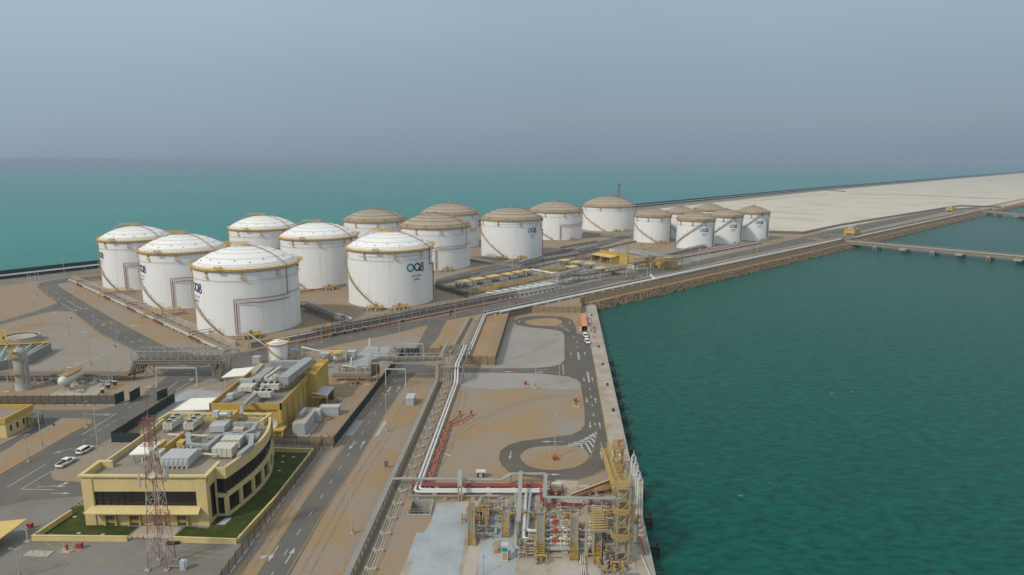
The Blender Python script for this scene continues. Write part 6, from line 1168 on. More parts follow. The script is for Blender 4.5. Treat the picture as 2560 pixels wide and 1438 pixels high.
# ---- process yard behind the control building
tk2 = thing('day_tank', 'small white tank with a yellow-railed roof by the control building', 'tank', (-89.2, 255, 0)); R2, h2 = 3.65, 6.6; b = MB(); b.lathe(-89.2, 255, [(R2, 0), (R2, h2), (R2 + .1, h2), (R2 + .1, h2 + .12), (R2 * .6, h2 + .6), (.7, h2 + .85), (.7, h2 + 1.3), (.02, h2 + 1.4)], 32); b.build('shell', M['white'], tk2, True)
b = MB(); b.lathe(-89.2, 255, [(R2, h2 - .1), (R2 + .7, h2 - .1), (R2 + .7, h2 + .1)], 24); [b.beam((-89.2 + (R2 + .7) * math.cos(k * .39), 255 + (R2 + .7) * math.sin(k * .39), h2), (-89.2 + (R2 + .7) * math.cos(k * .39), 255 + (R2 + .7) * math.sin(k * .39), h2 + 1.1), .08) for k in range(16)]; [b.path([(-89.2 + (R2 + .7) * math.cos(k * .262), 255 + (R2 + .7) * math.sin(k * .262), h2 + z) for k in range(24)], .06, 4, True) for z in (.55, 1.1)]; [b.path([(-89.2 + R2 * s * math.cos(k * .262), 255 + R2 * s * math.sin(k * .262), h2 + .9 - s * .5) for k in range(24)], .1, 4, True) for s in (.45, .75)]; b.build('guard_rail', M['yel'], tk2)
b = MB(); [b.beam((-89.2 + (R2 + .4) * math.cos(R(200 + 130 * k / 20)), 255 + (R2 + .4) * math.sin(R(200 + 130 * k / 20)), h2 - h2 * k / 20), (-89.2 + (R2 + .4) * math.cos(R(200 + 130 * (k + 1) / 20)), 255 + (R2 + .4) * math.sin(R(200 + 130 * (k + 1) / 20)), h2 - h2 * (k + 1) / 20), .25, .4) for k in range(20)]; b.build('spiral_stair', M['ochre'], tk2); b = MB(); b.path([(-91.6, 251.6, .1), (-91.6, 251.6, 5), (-91.2, 252.2, 5.2)], .16, 6); b.build('fill_pipe', M['steel'], tk2)
dv2 = thing('drain_drum', 'white upright drum with yellow platforms in the process yard', 'process vessel', (-66, 253, 0)); p = G(845, 905); b = MB(); b.lathe(p.x, p.y, [(1.7, 1.2), (1.7, 3.6), (1.2, 4.1), (.02, 4.3)], 20); b.build('shell', M['wpipe'], dv2, True); [bp(dv2, 'leg', 'lgrey', p.x + dx, p.y + dy, 0, .25, .25, 1.4) for dx in (-1.3, 1.3) for dy in (-1, 1)]
b = MB(); b.lathe(p.x, p.y, [(1.7, 3.7), (2.8, 3.7), (2.8, 3.85), (1.7, 3.85)], 12); [b.beam((p.x + 2.8 * math.cos(k * .524), p.y + 2.8 * math.sin(k * .524), 3.8), (p.x + 2.8 * math.cos(k * .524), p.y + 2.8 * math.sin(k * .524), 5), .12) for k in range(12)]; [b.path([(p.x + 2.8 * math.cos(k * .524), p.y + 2.8 * math.sin(k * .524), 3.8 + z) for k in range(12)], .08, 4, True) for z in (.6, 1.2)]; [b.beam((p.x + .6 + s, p.y - 2.4, 0), (p.x + .6 + s, p.y - 2.4, 4.6), .1) for s in (-.25, .25)]; [b.beam((p.x + .35, p.y - 2.4, .4 + .4 * k), (p.x + .85, p.y - 2.4, .4 + .4 * k), .07) for k in range(11)]; b.build('platform', M['yel'], dv2)
pv = thing('small_vessel', 'small pale upright vessel in front of the drain drum', 'process vessel', G(811, 920)); p = G(811, 922); b = MB(); b.lathe(p.x, p.y, [(.9, .5), (.9, 2.6), (.6, 3.0), (.02, 3.15)], 16); b.build('shell', M['wpipe'], pv, True); [bp(pv, 'leg', 'steel', p.x + dx, p.y, 0, .14, .14, .6) for dx in (-.6, .6)]
for l, pts, r, m in (('white pipe portal over the process yard', [(757, 900, 0), (757, 900, 5), (802, 878, 5.5), (864, 878, 5.5), (864, 880, 2)], .2, 'unit'), ('long pale duct slanting across the process yard', [(772, 920, 1.6), (833, 878, 3.0)], .38, 'conc'), ('white standpipe with a bent top at the concrete pad', [(925, 870, 0), (925, 866, 3.9), (922, 865.5, 4)], .14, 'wpipe'), ('white bent standpipe in the process yard', [(880, 922, 0), (880, 915, 4.2), (876, 915, 4.3)], .14, 'wpipe'), ('white pipe loop at the right of the process yard', [(858, 928, 0), (858, 918, 2.2), (890, 918, 2.2), (890, 924, .2)], .13, 'wpipe')):
    P = []
    for x, y, z in pts: g = G(x, y, 0) if z < 1 else G(x, y, z); P.append((g.x, g.y, z))
    for i in range(1, len(P)):
        if abs(pts[i][0] - pts[i - 1][0]) < 1: P[i] = (P[i - 1][0], P[i - 1][1], P[i][2])
    pipe_thing(l, P, r, m)
pipe_tangle('grey pipe skid at the right of the process yard', G(890, 925), 12, 5, 16, ('galv', 'unit', 'steel'), 4, 2.0); pipe_tangle('grey pipe skid left of the drain drum', G(800, 905), 10, 6, 12, ('galv', 'steel'), 5, 2.); pipe_tangle('small valves around the day tank', G(735, 905), 6, 5, 9, ('steel', 'ochre', 'brownsteel'), 6, 2.2); pipe_tangle('small rusty valves beyond the concrete pad', G(990, 880), 6, 6, 9, ('unit', 'brownsteel', 'conc'), 7, 2.0)
kiosk('small pale roofed analyser shelter left of the day tank', -95.6, 250, 2.6, 2.2, 2.3, 2); kiosk('grey roofed skid shelter in the middle of the process yard', -71.8, 257, 3.4, 2.4, 1.8, 2, 'steel'); kiosk('brown cabinet tower behind the control building', -84, 256.5, 1.6, 1.4, 3.2, 1, 'brownsteel'); kiosk('dark valve house right of the drain drum', -61.5, 256.5, 3.0, 3.2, 2.6, 1, 'brownsteel')
b = MB(); p = G(1162 - 200, 1163); 
sp = thing('sign_board', 'small dark board on a post right of the terminal road', 'sign board', G(966, 1171)); p = G(966, 1171); bp(sp, 'board', 'brownsteel', p.x, p.y, .25, .9, .15, 1.7); bp(sp, 'footing', 'conc', p.x, p.y, 0, 1.3, .6, .25)
# ================================================================== DEPOT: PUMPS, MANIFOLDS, RACKS, SUBSTATION
DA = ang((0, 0), fd)
def rbox(b, c, u, n, a0, a1, b0, b1, z0, z1):
    P = [c + u * a + n * o_ for a, o_ in ((a0, b0), (a1, b0), (a1, b1), (a0, b1))]; b.prism([(p.x, p.y) for p in P], z0, z1); return b
U = Vector((fd.x, fd.y, 0)); N = Vector((-U.y, U.x, 0))                      # along the harbour road / inland
def shelter(label, px, py, w_, d, h, m='yroof', pumps=3):
    c = G(px, py); t = thing('pump_shelter', label, 'pump shelter', c, 'yellow-roofed pump shelters of the depot'); b = MB()
    P = [c + U * a + N * o_ for a, o_ in ((-w_ / 2, -d / 2), (w_ / 2, -d / 2), (w_ / 2, d / 2), (-w_ / 2, d / 2))]; b.add([(p.x, p.y, h + (.5 if i > 1 else 0) + dz) for dz in (0, .16) for i, p in enumerate(P)], [(3, 2, 1, 0), (4, 5, 6, 7), (0, 1, 5, 4), (1, 2, 6, 5), (2, 3, 7, 6), (3, 0, 4, 7)]); b.build('roof', M[m], t)
    for a in (-w_ / 2 + .4, 0, w_ / 2 - .4):
        for o_ in (-d / 2 + .4, d / 2 - .4): p = c + U * a + N * o_; b = MB(); b.beam(p, (p.x, p.y, h), .22); b.build('post', M['lgrey'], t)
    for i in range(pumps):
        p = c + U * (-w_ / 2 + w_ * (i + .5) / pumps); b = MB(); b.path([p - N * 1.6 + Vector((0, 0, .9)), p + N * .8 + Vector((0, 0, .9))], .55, 8); rbox(b, p, U, N, -.6, .6, -1.9, 1.4, 0, .4); b.path([p + N * .9 + Vector((0, 0, .9)), p + N * 2.2 + Vector((0, 0, .9)), p + N * 2.2 + Vector((0, 0, 2.4))], .25, 6); b.build('pump', M['brownsteel' if i % 2 else 'steel'], t)
    b = MB(); b.beam(c - U * w_ / 2 - N * (d / 2 - .4) + Vector((0, 0, .3)), c - U * .2 - N * (d / 2 - .4) + Vector((0, 0, h)), .14); b.beam(c + U * w_ / 2 - N * (d / 2 - .4) + Vector((0, 0, .3)), c + U * .2 - N * (d / 2 - .4) + Vector((0, 0, h)), .14); b.build('brace', M['lgrey'], t)
for i, (x, y, w_) in enumerate(((1157, 719, 8.6), (1195, 712, 8.6), (1233, 705, 8.6), (1270, 699.5, 6.4), (1294, 694.5, 6.4), (1317, 690, 6.4))): shelter('yellow-roofed pump shelter in the near row, ' + ['first from the left', 'second from the left', 'third from the left', 'fourth from the left', 'fifth from the left', 'last at the right'][i], x, y, w_, 5.2, 3.6)
for i, (x, y, w_) in enumerate(((1411, 663, 8), (1442, 667, 8), (1474, 671, 8))): shelter('yellow-roofed pump shelter in the far row by the substation, ' + ['left', 'middle', 'right'][i], x, y, w_, 6, 3.4)
shelter('single bright yellow shelter roof in front of the far row', 1430, 678, 9, 6, 3.0, pumps=2); shelter('low yellow-brown shelter roof beside the substation bays', 1500, 680, 10, 6, 2.6, pumps=2); shelter('low yellow-brown shelter roof left of the gantry', 1530, 686, 9, 6, 2.4, pumps=2)
sheet('depot_floor', [(1106, 722), (1140, 712), (1330, 672), (1480, 648), (1560, 690), (1440, 708), (1400, 718), (1245, 748), (1170, 738)], .035, M['concdark']); sheet('depot_floor', [(1600, 655), (1700, 640), (1880, 600), (1930, 604), (1730, 655), (1620, 676)], .034, M['concdark'])
def manifold(label, a, c, rows, seed, n):
    A, C = G(*a), G(*c); L = (C - A).length; u = (C - A).normalized(); v = Vector((-u.y, u.x, 0)); t = thing('manifold', label, 'manifold', A); rng = random.Random(seed)
    for r in range(rows):
        b = MB(); o_ = r * 2.1; b.beam(A + v * o_ + Vector((0, 0, 1.1)), C + v * o_ + Vector((0, 0, 1.1)), .9, .12)
        for dz in (1.7, 2.2): b.beam(A + v * (o_ - .5) + Vector((0, 0, dz)), C + v * (o_ - .5) + Vector((0, 0, dz)), .1)
        for k in range(int(L / 1.6)): p = A + u * 1.6 * k + v * (o_ - .5); b.beam(p, p + Vector((0, 0, 2.2)), .1)
        b.build('walkway', M['ochre' if r != 1 else 'yel'], t)
    for k in range(n):
        p = A + u * (L * (k + .5) / n) + v * rng.uniform(0, rows * 2); b = MB(); b.path([p - v * 1.2 + Vector((0, 0, .8)), p + v * 2.4 + Vector((0, 0, .8))], .22, 6); b.lathe(p.x, p.y, [(.4, .5), (.4, 1.1), (.12, 1.15), (.12, 2.3), (.45, 2.35), (.45, 2.45), (.05, 2.5)], 8); b.build('valve', M[rng.choice(('ochre', 'yel', 'ochre', 'steel', 'red', 'unit'))], t)
    return t
manifold('long yellow-railed valve manifold in front of the near pump shelters', (1178, 738), (1388, 694), 4, 11, 40); manifold('yellow-railed valve manifold below the far pump shelters', (1355, 683), (1428, 676), 3, 12, 16)
hd = thing('loading_header', 'white header pipe with seven side branches at the front of the depot', 'pipe header', G(1238, 741)); A, C = G(1238, 741), G(1395, 713); b = MB(); b.path([A + Vector((0, 0, 1.2)), C + Vector((0, 0, 1.2))], .5, 8); b.build('header', M['wpipe'], hd, True)
for k in range(8):
    p = A.lerp(C, .05 + .125 * k); b = MB(); q = p + N * 7 - U * 3; b.path([(p.x, p.y, 1.25), (q.x, q.y, 1.3)], .42, 8); b.build('branch', M['wpipe'], hd, True)
    bp(hd, 'saddle', 'conc', p.x, p.y, 0, .9, .9, .75)
b = MB(); b.wall([G(1246, 752), G(1402, 722)], .5, 0, 1.5); wl_ = thing('kerb_wall', 'dark low wall with pale blocks in front of the white header pipe', 'wall', G(1246, 752)); b.build('wall_run', M['concdark'], wl_)
for k in range(14): p = G(1246, 752).lerp(G(1402, 722), (k + .5) / 14) - N * .5; bp(wl_, 'block', 'unit', p.x, p.y, 0, 1.3, .7, .8, DA)
def lrack(label, a, c, width, z0, z1, step, mats=('brownsteel', 'steel', 'wpipe', 'galv'), m='steel', lattice=True, npipes=5, world=False, seed=5):
    A, C = (a, c) if world else (G(*a), G(*c)); L = (C - A).length; u = (C - A).normalized(); v = Vector((-u.y, u.x, 0)); t = thing('pipe_rack', label, 'pipe rack', A); n = max(2, round(L / step)); Z = lambda z: Vector((0, 0, z))
    for i in range(n + 1):
        p = A + u * (L * i / n); b = MB()
        for o_ in (-width / 2, width / 2): b.beam(p + v * o_, p + v * o_ + Z(z1), .24)
        for z in (z0, z1): b.beam(p - v * width / 2 + Z(z), p + v * width / 2 + Z(z), .2)
        if lattice and i < n:
            q = A + u * (L * (i + 1) / n)
            for o_ in (-width / 2, width / 2): b.beam(p + v * o_ + Z(z0 if i % 2 else z1), q + v * o_ + Z(z1 if i % 2 else z0), .14); b.beam(p + v * o_ + Z(z1), q + v * o_ + Z(z1), .18); b.beam(p + v * o_ + Z(z0), q + v * o_ + Z(z0), .18)
        b.build('frame', M[m], t)
    rng = random.Random(seed)
    for k in range(npipes):
        o_ = -width / 2 + width * (k + .5) / npipes; b = MB(); b.path([A + v * o_ + Z(z0 + .35), C + v * o_ + Z(z0 + .35)], rng.choice((.18, .25, .3)), 6); b.build('pipe', M[mats[k % len(mats)]], t, True)
    b = MB(); b.beam(A + Z(z1 + .2), C + Z(z1 + .2), width * .55, .18); b.build('cable_tray', M['concdark'], t)
    return t
lrack('lattice rack by the grey stair at the right of the white header', (1392, 716), (1440, 704), 5, 4.5, 7.5, 6); lrack('pipe rack along the depot towards the substation', (1440, 704), (1568, 684), 4, 3.2, 5.6, 5, seed=6); lrack('dark covered rack from the far tanks to the depot', (1352, 664), (1436, 649), 4, 3.5, 5, 7, m='steel', lattice=False, seed=7)
lrack('lattice rack crossing the depot road left of the far shelters', (1300, 680), (1352, 664), 5, 4.5, 7.2, 5, seed=8); lrack('tall lattice rack at the left of the substation', (1440, 652), (1492, 640), 6, 6, 9, 5, seed=9); lrack('tall lattice rack in front of the substation', (1576, 682), (1622, 673), 6, 5.5, 9, 5, seed=10); lrack('tall lattice portal over the harbour road right of the substation', (1632, 676), (1706, 676), 6, 6.5, 10, 6, seed=11)
lrack('low rack along the small tanks towards the yellow hut', (1640, 655), (1760, 625), 5, 2.6, 4.4, 6, seed=12); lrack('low dark rack beside the near pump shelters and the depot road', (1180, 705), (1330, 676), 2.5, 2.2, 3.4, 6, seed=13, lattice=False); lrack('pipe rack between the beige tanks behind the depot', (1405, 628), (1490, 612), 3, 2.5, 4, 6, seed=14); lrack('pipe rack in front of the farthest tanks', (1460, 590), (1585, 596), 3, 2, 3.4, 7, seed=15); lrack('rack between T-shaped yards and the front dyke, above the white pipe', (858, 812), (760, 775), 3, 2.4, 4.2, 5, seed=16)
pipe_thing('white pipe lying between the two white tank rows', [G(868, 806) + Vector((0, 0, 1)), G(752, 766) + Vector((0, 0, 1))], .8, 'wpipe', 8); pipe_thing('second white pipe between the two white tank rows', [G(880, 802) + Vector((0, 0, 1)), G(764, 762) + Vector((0, 0, 1))], .5, 'wpipe'); pipe_thing('white pipe between the red-piped beige tank and the JET A-1 tank', [G(1172, 648) + Vector((0, 0, 1)), G(1235, 661) + Vector((0, 0, 1))], .8, 'wpipe', 8)
pipe_thing('white pipe pair lying in the depot left part', [G(1310, 674) + Vector((0, 0, 1)), G(1388, 688) + Vector((0, 0, 1))], .7, 'wpipe', 8); pipe_thing('white pipe lying beside the harbour road at the depot', [G(1420, 704) + Vector((0, 0, 1)), G(1462, 701) + Vector((0, 0, 1))], .6, 'wpipe', 8)
pipe_thing('red pipe behind the middle left tank at the dyke', bend([G(752, 735) + Vector((0, 0, 1.2)), G(865, 716) + Vector((0, 0, 1.2))]), .3, 'red', 8); pipe_thing('red pipe along the dyke behind the DIESEL tank', bend([G(1090, 708) + Vector((0, 0, .9)), G(1200, 685) + Vector((0, 0, .9))]), .22, 'red', 8)
st_ = thing('stair_tower', 'pale grey stair tower at the right end of the white header', 'stair tower', G(1392, 712)); c = G(1394, 711)
for k in range(4): b = MB(); b.beam(c - N * 2.5 + Vector((0, 0, 1.2 + 1.7 * k)), c + N * 2.5 + Vector((0, 0, 2.4 + 1.7 * k)), 1.3, .25); b.build('flight', M['lgrey'], st_)
for a in (-1, 1):
    for o_ in (-3, 3): p = c + U * a + N * o_; b = MB(); b.beam(p, p + Vector((0, 0, 8)), .25); b.build('post', M['lgrey'], st_)
# substation
ss = thing('substation', 'yellow flat-roofed substation with open transformer bays and grey roof ducts', 'building', G(1560, 668)); SA, SB = G(1501, 625, 7.6), G(1614, 643, 7.6); SA.z = SB.z = 0; su = (SB - SA).normalized(); sn = Vector((-su.y, su.x, 0)); SL = (SB - SA).length
def sbx(nm, m, a0, a1, b0, b1, z0, z1): b = MB(); rbox(b, SA, su, sn, a0, a1, b0, b1, z0, z1); return b.build(nm, M[m], ss)
sbx('wall', 'mustard', 0, SL, 0, 20, 0, 6.4); sbx('parapet', 'creamdark', -.2, SL + .2, -.2, .25, 6.2, 7.7); sbx('parapet', 'creamdark', SL - .25, SL + .2, .3, 20, 6.2, 7.7); sbx('parapet', 'creamdark', -.2, .25, .3, 20, 6.2, 7.7); sbx('roof_deck', 'roofgrey', .2, SL - .2, .2, 19.8, 6.4, 6.5); sbx('annex', 'creamdark', SL + 4, SL + 12, 6, 20, 0, 7.4); sbx('annex', 'creamdark', SL + .3, SL + 4, 4, 16, 0, 4.5)
for k in range(6): sbx('pilaster', 'creamdark', 22 + 4 * k, 22.3 + 4 * k, -.15, .0, 0, 6.2)
b = MB(); P = [SA + su * a + sn * o_ for a, o_ in ((-1, -.2), (21, -.2), (21, -9), (-1, -9))]; b.add([(p.x, p.y, z + dz) for dz in (0, .2) for p, z in zip(P, (5.4, 5.4, 4.6, 4.6))], [(3, 2, 1, 0), (4, 5, 6, 7), (0, 1, 5, 4), (1, 2, 6, 5), (2, 3, 7, 6), (3, 0, 4, 7)]); b.build('canopy', M['yroof'], ss)
for a in (-.8, 9.6, 20.2): sbx('bay_wall', 'mustard', a, a + .5, -8.4, -.1, 0, 4.6)
for i, a in enumerate((4.5, 7.6, 14.5, 17.6)):
    c = SA + su * a - sn * 4; q = thing('transformer', ['left pale transformer in the left bay', 'right pale transformer in the left bay', 'left pale transformer in the right bay', 'right pale transformer in the right bay'][i] + ' of the substation', 'transformer', c); b = MB(); rbox(b, c, su, sn, -1.1, 1.1, -1.2, 1.2, .2, 2.4); b.build('tank', M['lgrey'], q); b = MB(); [rbox(b, c, su, sn, -1 + .5 * k, -.8 + .5 * k, -1.6, -1.2, .5, 2.1) for k in range(5)]; b.build('fins', M['bluegrey'], q); b = MB(); [b.lathe((c + su * (-.6 + .6 * k)).x, (c + su * (-.6 + .6 * k)).y, [(.12, 2.4), (.2, 2.7), (.12, 3.1)], 6) for k in range(3)]; b.build('bushing', M['unit'], q)
for i in range(6): b = MB(); c = SA + su * (12 + 2.6 * i) + sn * 1.2; b.lathe(c.x, c.y, [(.55, 6.5), (.55, 9.2), (.05, 9.3)], 10); b.build('vent_stack', M['unit'], ss)
for a0, a1, o_, z, w_ in ((14, SL - 2, 5, 8.2, 1.6), (4, 18, 11, 8.0, 1.5), (20, SL, 13, 8.6, 1.8), (SL - 6, SL + 8, 8, 8.6, 1.4)): b = MB(); b.beam(SA + su * a0 + sn * o_ + Vector((0, 0, z)), SA + su * a1 + sn * o_ + Vector((0, 0, z)), w_, 1.3); [b.beam(SA + su * (a0 + 3 * k) + sn * o_ + Vector((0, 0, 6.5)), SA + su * (a0 + 3 * k) + sn * o_ + Vector((0, 0, z)), .2) for k in range(int((a1 - a0) / 3))]; b.build('duct', M['duct'], ss)
for a, o_ in ((6, 6), (10, 5), (25, 9), (30, 9)): b = MB(); rbox(b, SA, su, sn, a - 1.6, a + 1.6, o_ - 1.4, o_ + 1.4, 6.6, 8.4); b.build('roof_unit', M['unit'], ss)
for x in (5.5, 16.5): b = MB(); c = SA + su * (x + 14) - sn * .5; b.beam((c.x, c.y, 1), (c.x, c.y, 7.6), .7, .5); b.build('wall_duct', M['duct'], ss)
for i, (x, y, w_) in enumerate(((1581, 673, 3.6), (1602, 676, 2.6))):
    c = G(x, y); q = thing('white_cabin', ['wider', 'narrower'][i] + ' white cabin in front of the substation', 'cabin', c); b = MB(); rbox(b, c, su, sn, -w_, w_, -1.5, 1.5, .2, 3.6); b.build('body', M['unit'], q); b = MB(); rbox(b, c, su, sn, -.5, .5, -1.56, -1.5, .3, 2.4); b.build('door', M['lgrey'], q); b = MB(); rbox(b, c, su, sn, -w_ - .1, w_ + .1, -1.6, 1.6, 3.6, 3.75); b.build('roof', M['lgrey'], q)
b = MB(); 
for i, (x, y, s, l) in enumerate(((2130, 588, 1., 'yellow hut with grey roof plant where the first jetty leaves the breakwater'), (2375, 529, .85, 'small yellow hut near the far jetty'))):
    c = G(x, y); q = thing('jetty_hut', l, 'hut', c); b = MB(); rbox(b, c, U, N, -8 * s, 8 * s, -5 * s, 5 * s, 0, 5.6 * s); b.build('wall', M['mustard'], q); b = MB(); rbox(b, c, U, N, -8.3 * s, 8.3 * s, -5.3 * s, 5.3 * s, 5.6 * s, 6.6 * s); b.build('parapet', M['creamdark'], q)
    for k in range(3): b = MB(); rbox(b, c, U, N, -7 * s + 3.2 * k * s, -4.6 * s + 3.2 * k * s, -3 * s, 2 * s, 6.6 * s, 9.2 * s); b.build('roof_unit', M['duct'], q)
    b = MB(); rbox(b, c, U, N, -12 * s, -8.4 * s, -5 * s, 3 * s, 2.6 * s, 3 * s); [b.beam(c + U * a * s + N * o_ * s, c + U * a * s + N * o_ * s + Vector((0, 0, 2.6 * s)), .3) for a, o_ in ((-11.8, -4.8), (-11.8, 2.8))]; b.build('lean_to', M['yel'], q); b = MB(); rbox(b, c, U, N, -8.05 * s, -8 * s, -1 * s, .6 * s, .1, 2.3 * s); b.build('door', M['glass'], q)
q = thing('crossover_stair', 'yellow stair bridge over the breakwater pipeline left of the first jetty', 'stairs', G(2030, 606)); P = [G(2020, 603), G(2056, 606)]; b = MB(); b.beam(P[0] + Vector((0, 0, 2.6)), P[1] + Vector((0, 0, 2.6)), 1.6, .3); [b.beam(P[0].lerp(P[1], f) + Vector((0, 0, 2.6)), P[0].lerp(P[1], f) + Vector((0, 0, 4)), .2) for f in (0, .25, .5, .75, 1)]; [b.beam(p + Vector((0, 0, 4)), r_ + Vector((0, 0, 4)), .16) for p, r_ in ((P[0], P[1]),)]; [b.beam(p, p + Vector((0, 0, 2.6)), .3) for p in P]; b.build('walkway', M['yel'], q)
# valve platforms at the tank feet (one built, then copied)
vp = thing('valve_platform', 'yellow valve platform at the foot of the front left tank', 'valve platform', (0, 0, 0), 'yellow valve platforms at the tank feet')
b = MB(); b.box(0, 0, 1.4, 8.5, 1.3, .12); b.box(2.5, 2, 1.9, 2.5, 3, .12)
for x in (-4, -2, 0, 2, 4):
    for y in (-.6, .6): b.beam((x, y, 0), (x, y, 2.6), .13)
for dz in (1.95, 2.5):
    for y in (-.6, .6): b.beam((-4.2, y, dz), (4.2, y, dz), .12)
b.build('platform', M['yel'], vp)
b = MB(); [b.box(-4.6 - .28 * k, 0, 1.2 - .2 * k, .3, 1.1, .08) for k in range(6)]; b.beam((-4.4, -.6, 1.5), (-6.2, -.6, .1), .1); b.beam((-4.4, .6, 1.5), (-6.2, .6, .1), .1); b.build('steps', M['ochre'], vp)
for x, m in ((-3, 'unit'), (-1, 'galv'), (1.2, 'unit'), (3.4, 'steel')): b = MB(); b.path([(x, 4.5, .8), (x, -2.4, .8), (x, -2.4, .2)], .28, 7); b.lathe(x, 1.6, [(.5, .5), (.5, 1.2), (.14, 1.3), (.14, 2.4), (.5, 2.45), (.5, 2.6), (.05, 2.6)], 8); b.build('valve_line', M[m], vp)
b = MB(); b.lathe(0, 2.4, [(.6, 1.0), (.9, 1.4), (.9, 2.6), (.5, 3.0), (.05, 3.1)], 10); b.build('actuator', M['brownsteel'], vp)
first = True
VPL = [(2, 291, 'front left tank'), (5, 289, 'DIESEL tank'), (4, 296, 'white-roofed tank without lettering'), (7, 293, 'beige tank with the red bent pipe'), (9, 286, 'JET A-1 tank, right'), (9, 255, 'JET A-1 tank by its stair'), (10, 300, 'beige tank left of the farthest tank'), (11, 278, 'farthest beige tank'), (5, 262, 'DIESEL tank by its stair'), (12, 283, 'leftmost small tank by its stair'), (14, 285, 'nearest lettered small tank'), (16, 283, 'middle lettered small tank'), (17, 285, 'rightmost lettered small tank'), (11, 300, 'farthest beige tank, right side')]
for i, a, l in VPL:
    x, y, Rt = TANKS[i][:3]; p = Vector((x + (Rt + 5) * math.cos(R(a)), y + (Rt + 5) * math.sin(R(a)), 0)); rz = R(a) + math.pi / 2
    if first: vp.location = p; vp.rotation_euler = (0, 0, rz); first = False
    else: clone(vp, p, rz, 'yellow valve platform at the foot of the ' + l)
for i in range(6): A = G(1665 + 12 * i, 652 - 4 * i); pipe_thing(['near red pipe', 'second pipe, white', 'third pipe, red', 'fourth pipe, pale', 'fifth pipe, red', 'far white pipe'][i] + ' on the pad in front of the small tanks', [fence_at((A - f0).dot(fd), -52 - 2.4 * i, 1.2), fence_at((A - f0).dot(fd) + 150 - 12 * i, -52 - 2.4 * i, 1.2)], .42, ['red', 'wpipe', 'red', 'unit', 'red', 'wpipe'][i], 9)
pipe_tangle('red and white valves on the pad in front of the small tanks', G(1760, 632), 45, 14, 24, ('red', 'unit', 'ochre', 'yel'), 21, 3); pipe_tangle('yellow and red valves right of the small tanks', G(1900, 607), 50, 10, 20, ('ochre', 'yel', 'red', 'steel'), 22, 3); pipe_tangle('grey and yellow valves behind the substation', G(1600, 622), 40, 24, 26, ('steel', 'yel', 'unit', 'ochre'), 23, 4); pipe_tangle('brown pumps and valves left of the substation', G(1465, 645), 20, 16, 18, ('steel', 'brownsteel', 'ochre'), 24, 4); pipe_tangle('grey valves among the depot racks', G(1500, 690), 40, 8, 26, ('steel', 'unit', 'ochre', 'red'), 25, 2.4); pipe_tangle('yellow valves by the depot road bend', G(1215, 732), 14, 8, 16, ('ochre', 'yel', 'red', 'unit'), 26, 2.4)
pipe_tangle('dusty valves in front of the farthest big tank', G(1545, 590), 40, 8, 20, ('steel', 'ochre', 'unit'), 27, 3); pipe_tangle('red valves at the left end of the near pump shelters', G(1140, 722), 8, 6, 12, ('red', 'brownsteel', 'ochre'), 28, 2.4)
fs = thing('flare_stack', 'thin rust-red flare stack rising behind the farthest big tank', 'flare stack', (124, 812, 0)); b = MB(); b.path([(124.5, 812, 0), (124.5, 812, 45.5)], .9, 8); b.build('stack', mat('rust_steel', (.26, .13, .07), .8), fs, True); b = MB(); [b.beam((122.4, 812 + s, 0), (122.4, 812 + s, 42), .25) for s in (-.8, .8)]; [b.beam((122.4, 811.2, 2 * k), (124, 812, 2 * k + 1), .16) for k in range(21)]; b.build('ladder_frame', MATS['rust_steel'], fs); b = MB(); b.lathe(124.5, 812, [(1.2, 45), (1.5, 47.5), (1.1, 47.6)], 8); b.build('tip', M['brownsteel'], fs)
dyke('short dark wall standing out on the pale sand field', [(2047, 475.5), (2114, 480.5)], 3, 'concdark')
# jetties
def jetty(label, A, B, wd, caps):
    t = thing('jetty', label, 'jetty', A); L = (B - A).length; u = (B - A).normalized(); v = Vector((-u.y, u.x, 0)); Z = lambda z: Vector((0, 0, z)); q = lambda a, o_, z: A + u * a + v * o_ + Z(z - A.z)
    b = MB(); [b.beam(q(0, o_, .9), q(L, o_, .9), .9, 1.8) for o_ in (-wd / 2, 0, wd / 2)]; b.build('girder', M['jetty'], t); b = MB(); b.beam(q(0, 0, 1.9), q(L, 0, 1.9), wd + 1, .25); b.build('deck', M['jetty'], t)
    for o_, r, m, z in ((-wd / 2 + .9, .42, 'dustw', 2.7), (-wd / 2 + 2.4, .35, 'brownsteel', 2.7), (-wd / 2 + 3.6, .35, 'red', 2.7), (-wd / 2 + 5, .4, 'brownsteel', 2.6), (-wd / 2 + 6.2, .35, 'red', 2.6), (-wd / 2 + 7.4, .4, 'brownsteel', 2.6)): b = MB(); b.path([q(0, o_, z), q(L, o_, z)], r, 7); b.build('pipe', M[m], t, True)
    for o_ in (-wd / 2 - .4, wd / 2 + .4): b = MB(); [b.beam(q(0, o_, 2 + dz), q(L, o_, 2 + dz), .1) for dz in (.8, 1.7)]; [b.beam(q(4 * k, o_, 2), q(4 * k, o_, 3.8), .2) for k in range(int(L / 4))]; b.build('handrail', M['galv'], t)
    for k, a in enumerate(caps):
        p = q(a, -wd / 2, 0); big = k % 2 == 1; bb = MB(); rbox(bb, A + u * a, u, v, -2.6 if big else -1.2, 2.6 if big else 1.2, -wd / 2 - (4 if big else 1), wd / 2 + 1, -.6, .7); bb.build('pile_cap', M['conc'], t); b = MB(); [b.path([q(a + s, o_, -6), q(a + s, o_, -.4)], .55, 8) for s in (-1, 1) for o_ in (-wd / 2, 0, wd / 2)]; b.build('piles', M['concdark'], t, True)
A, B = G(2120, 604, 1.9), G(2560, 643, 1.9); jetty('long trestle jetty carrying white and red pipes over the green basin', A, A + (B - A) * 1.6, 10, (26, 50, 72, 92, 112, 132, 152, 175, 200)); A, B = G(2455, 528, 1.9), G(2560, 538, 1.9); jetty('farther trestle jetty at the right edge', A, A + (B - A) * 2.2, 8, (30, 70, 110, 150))
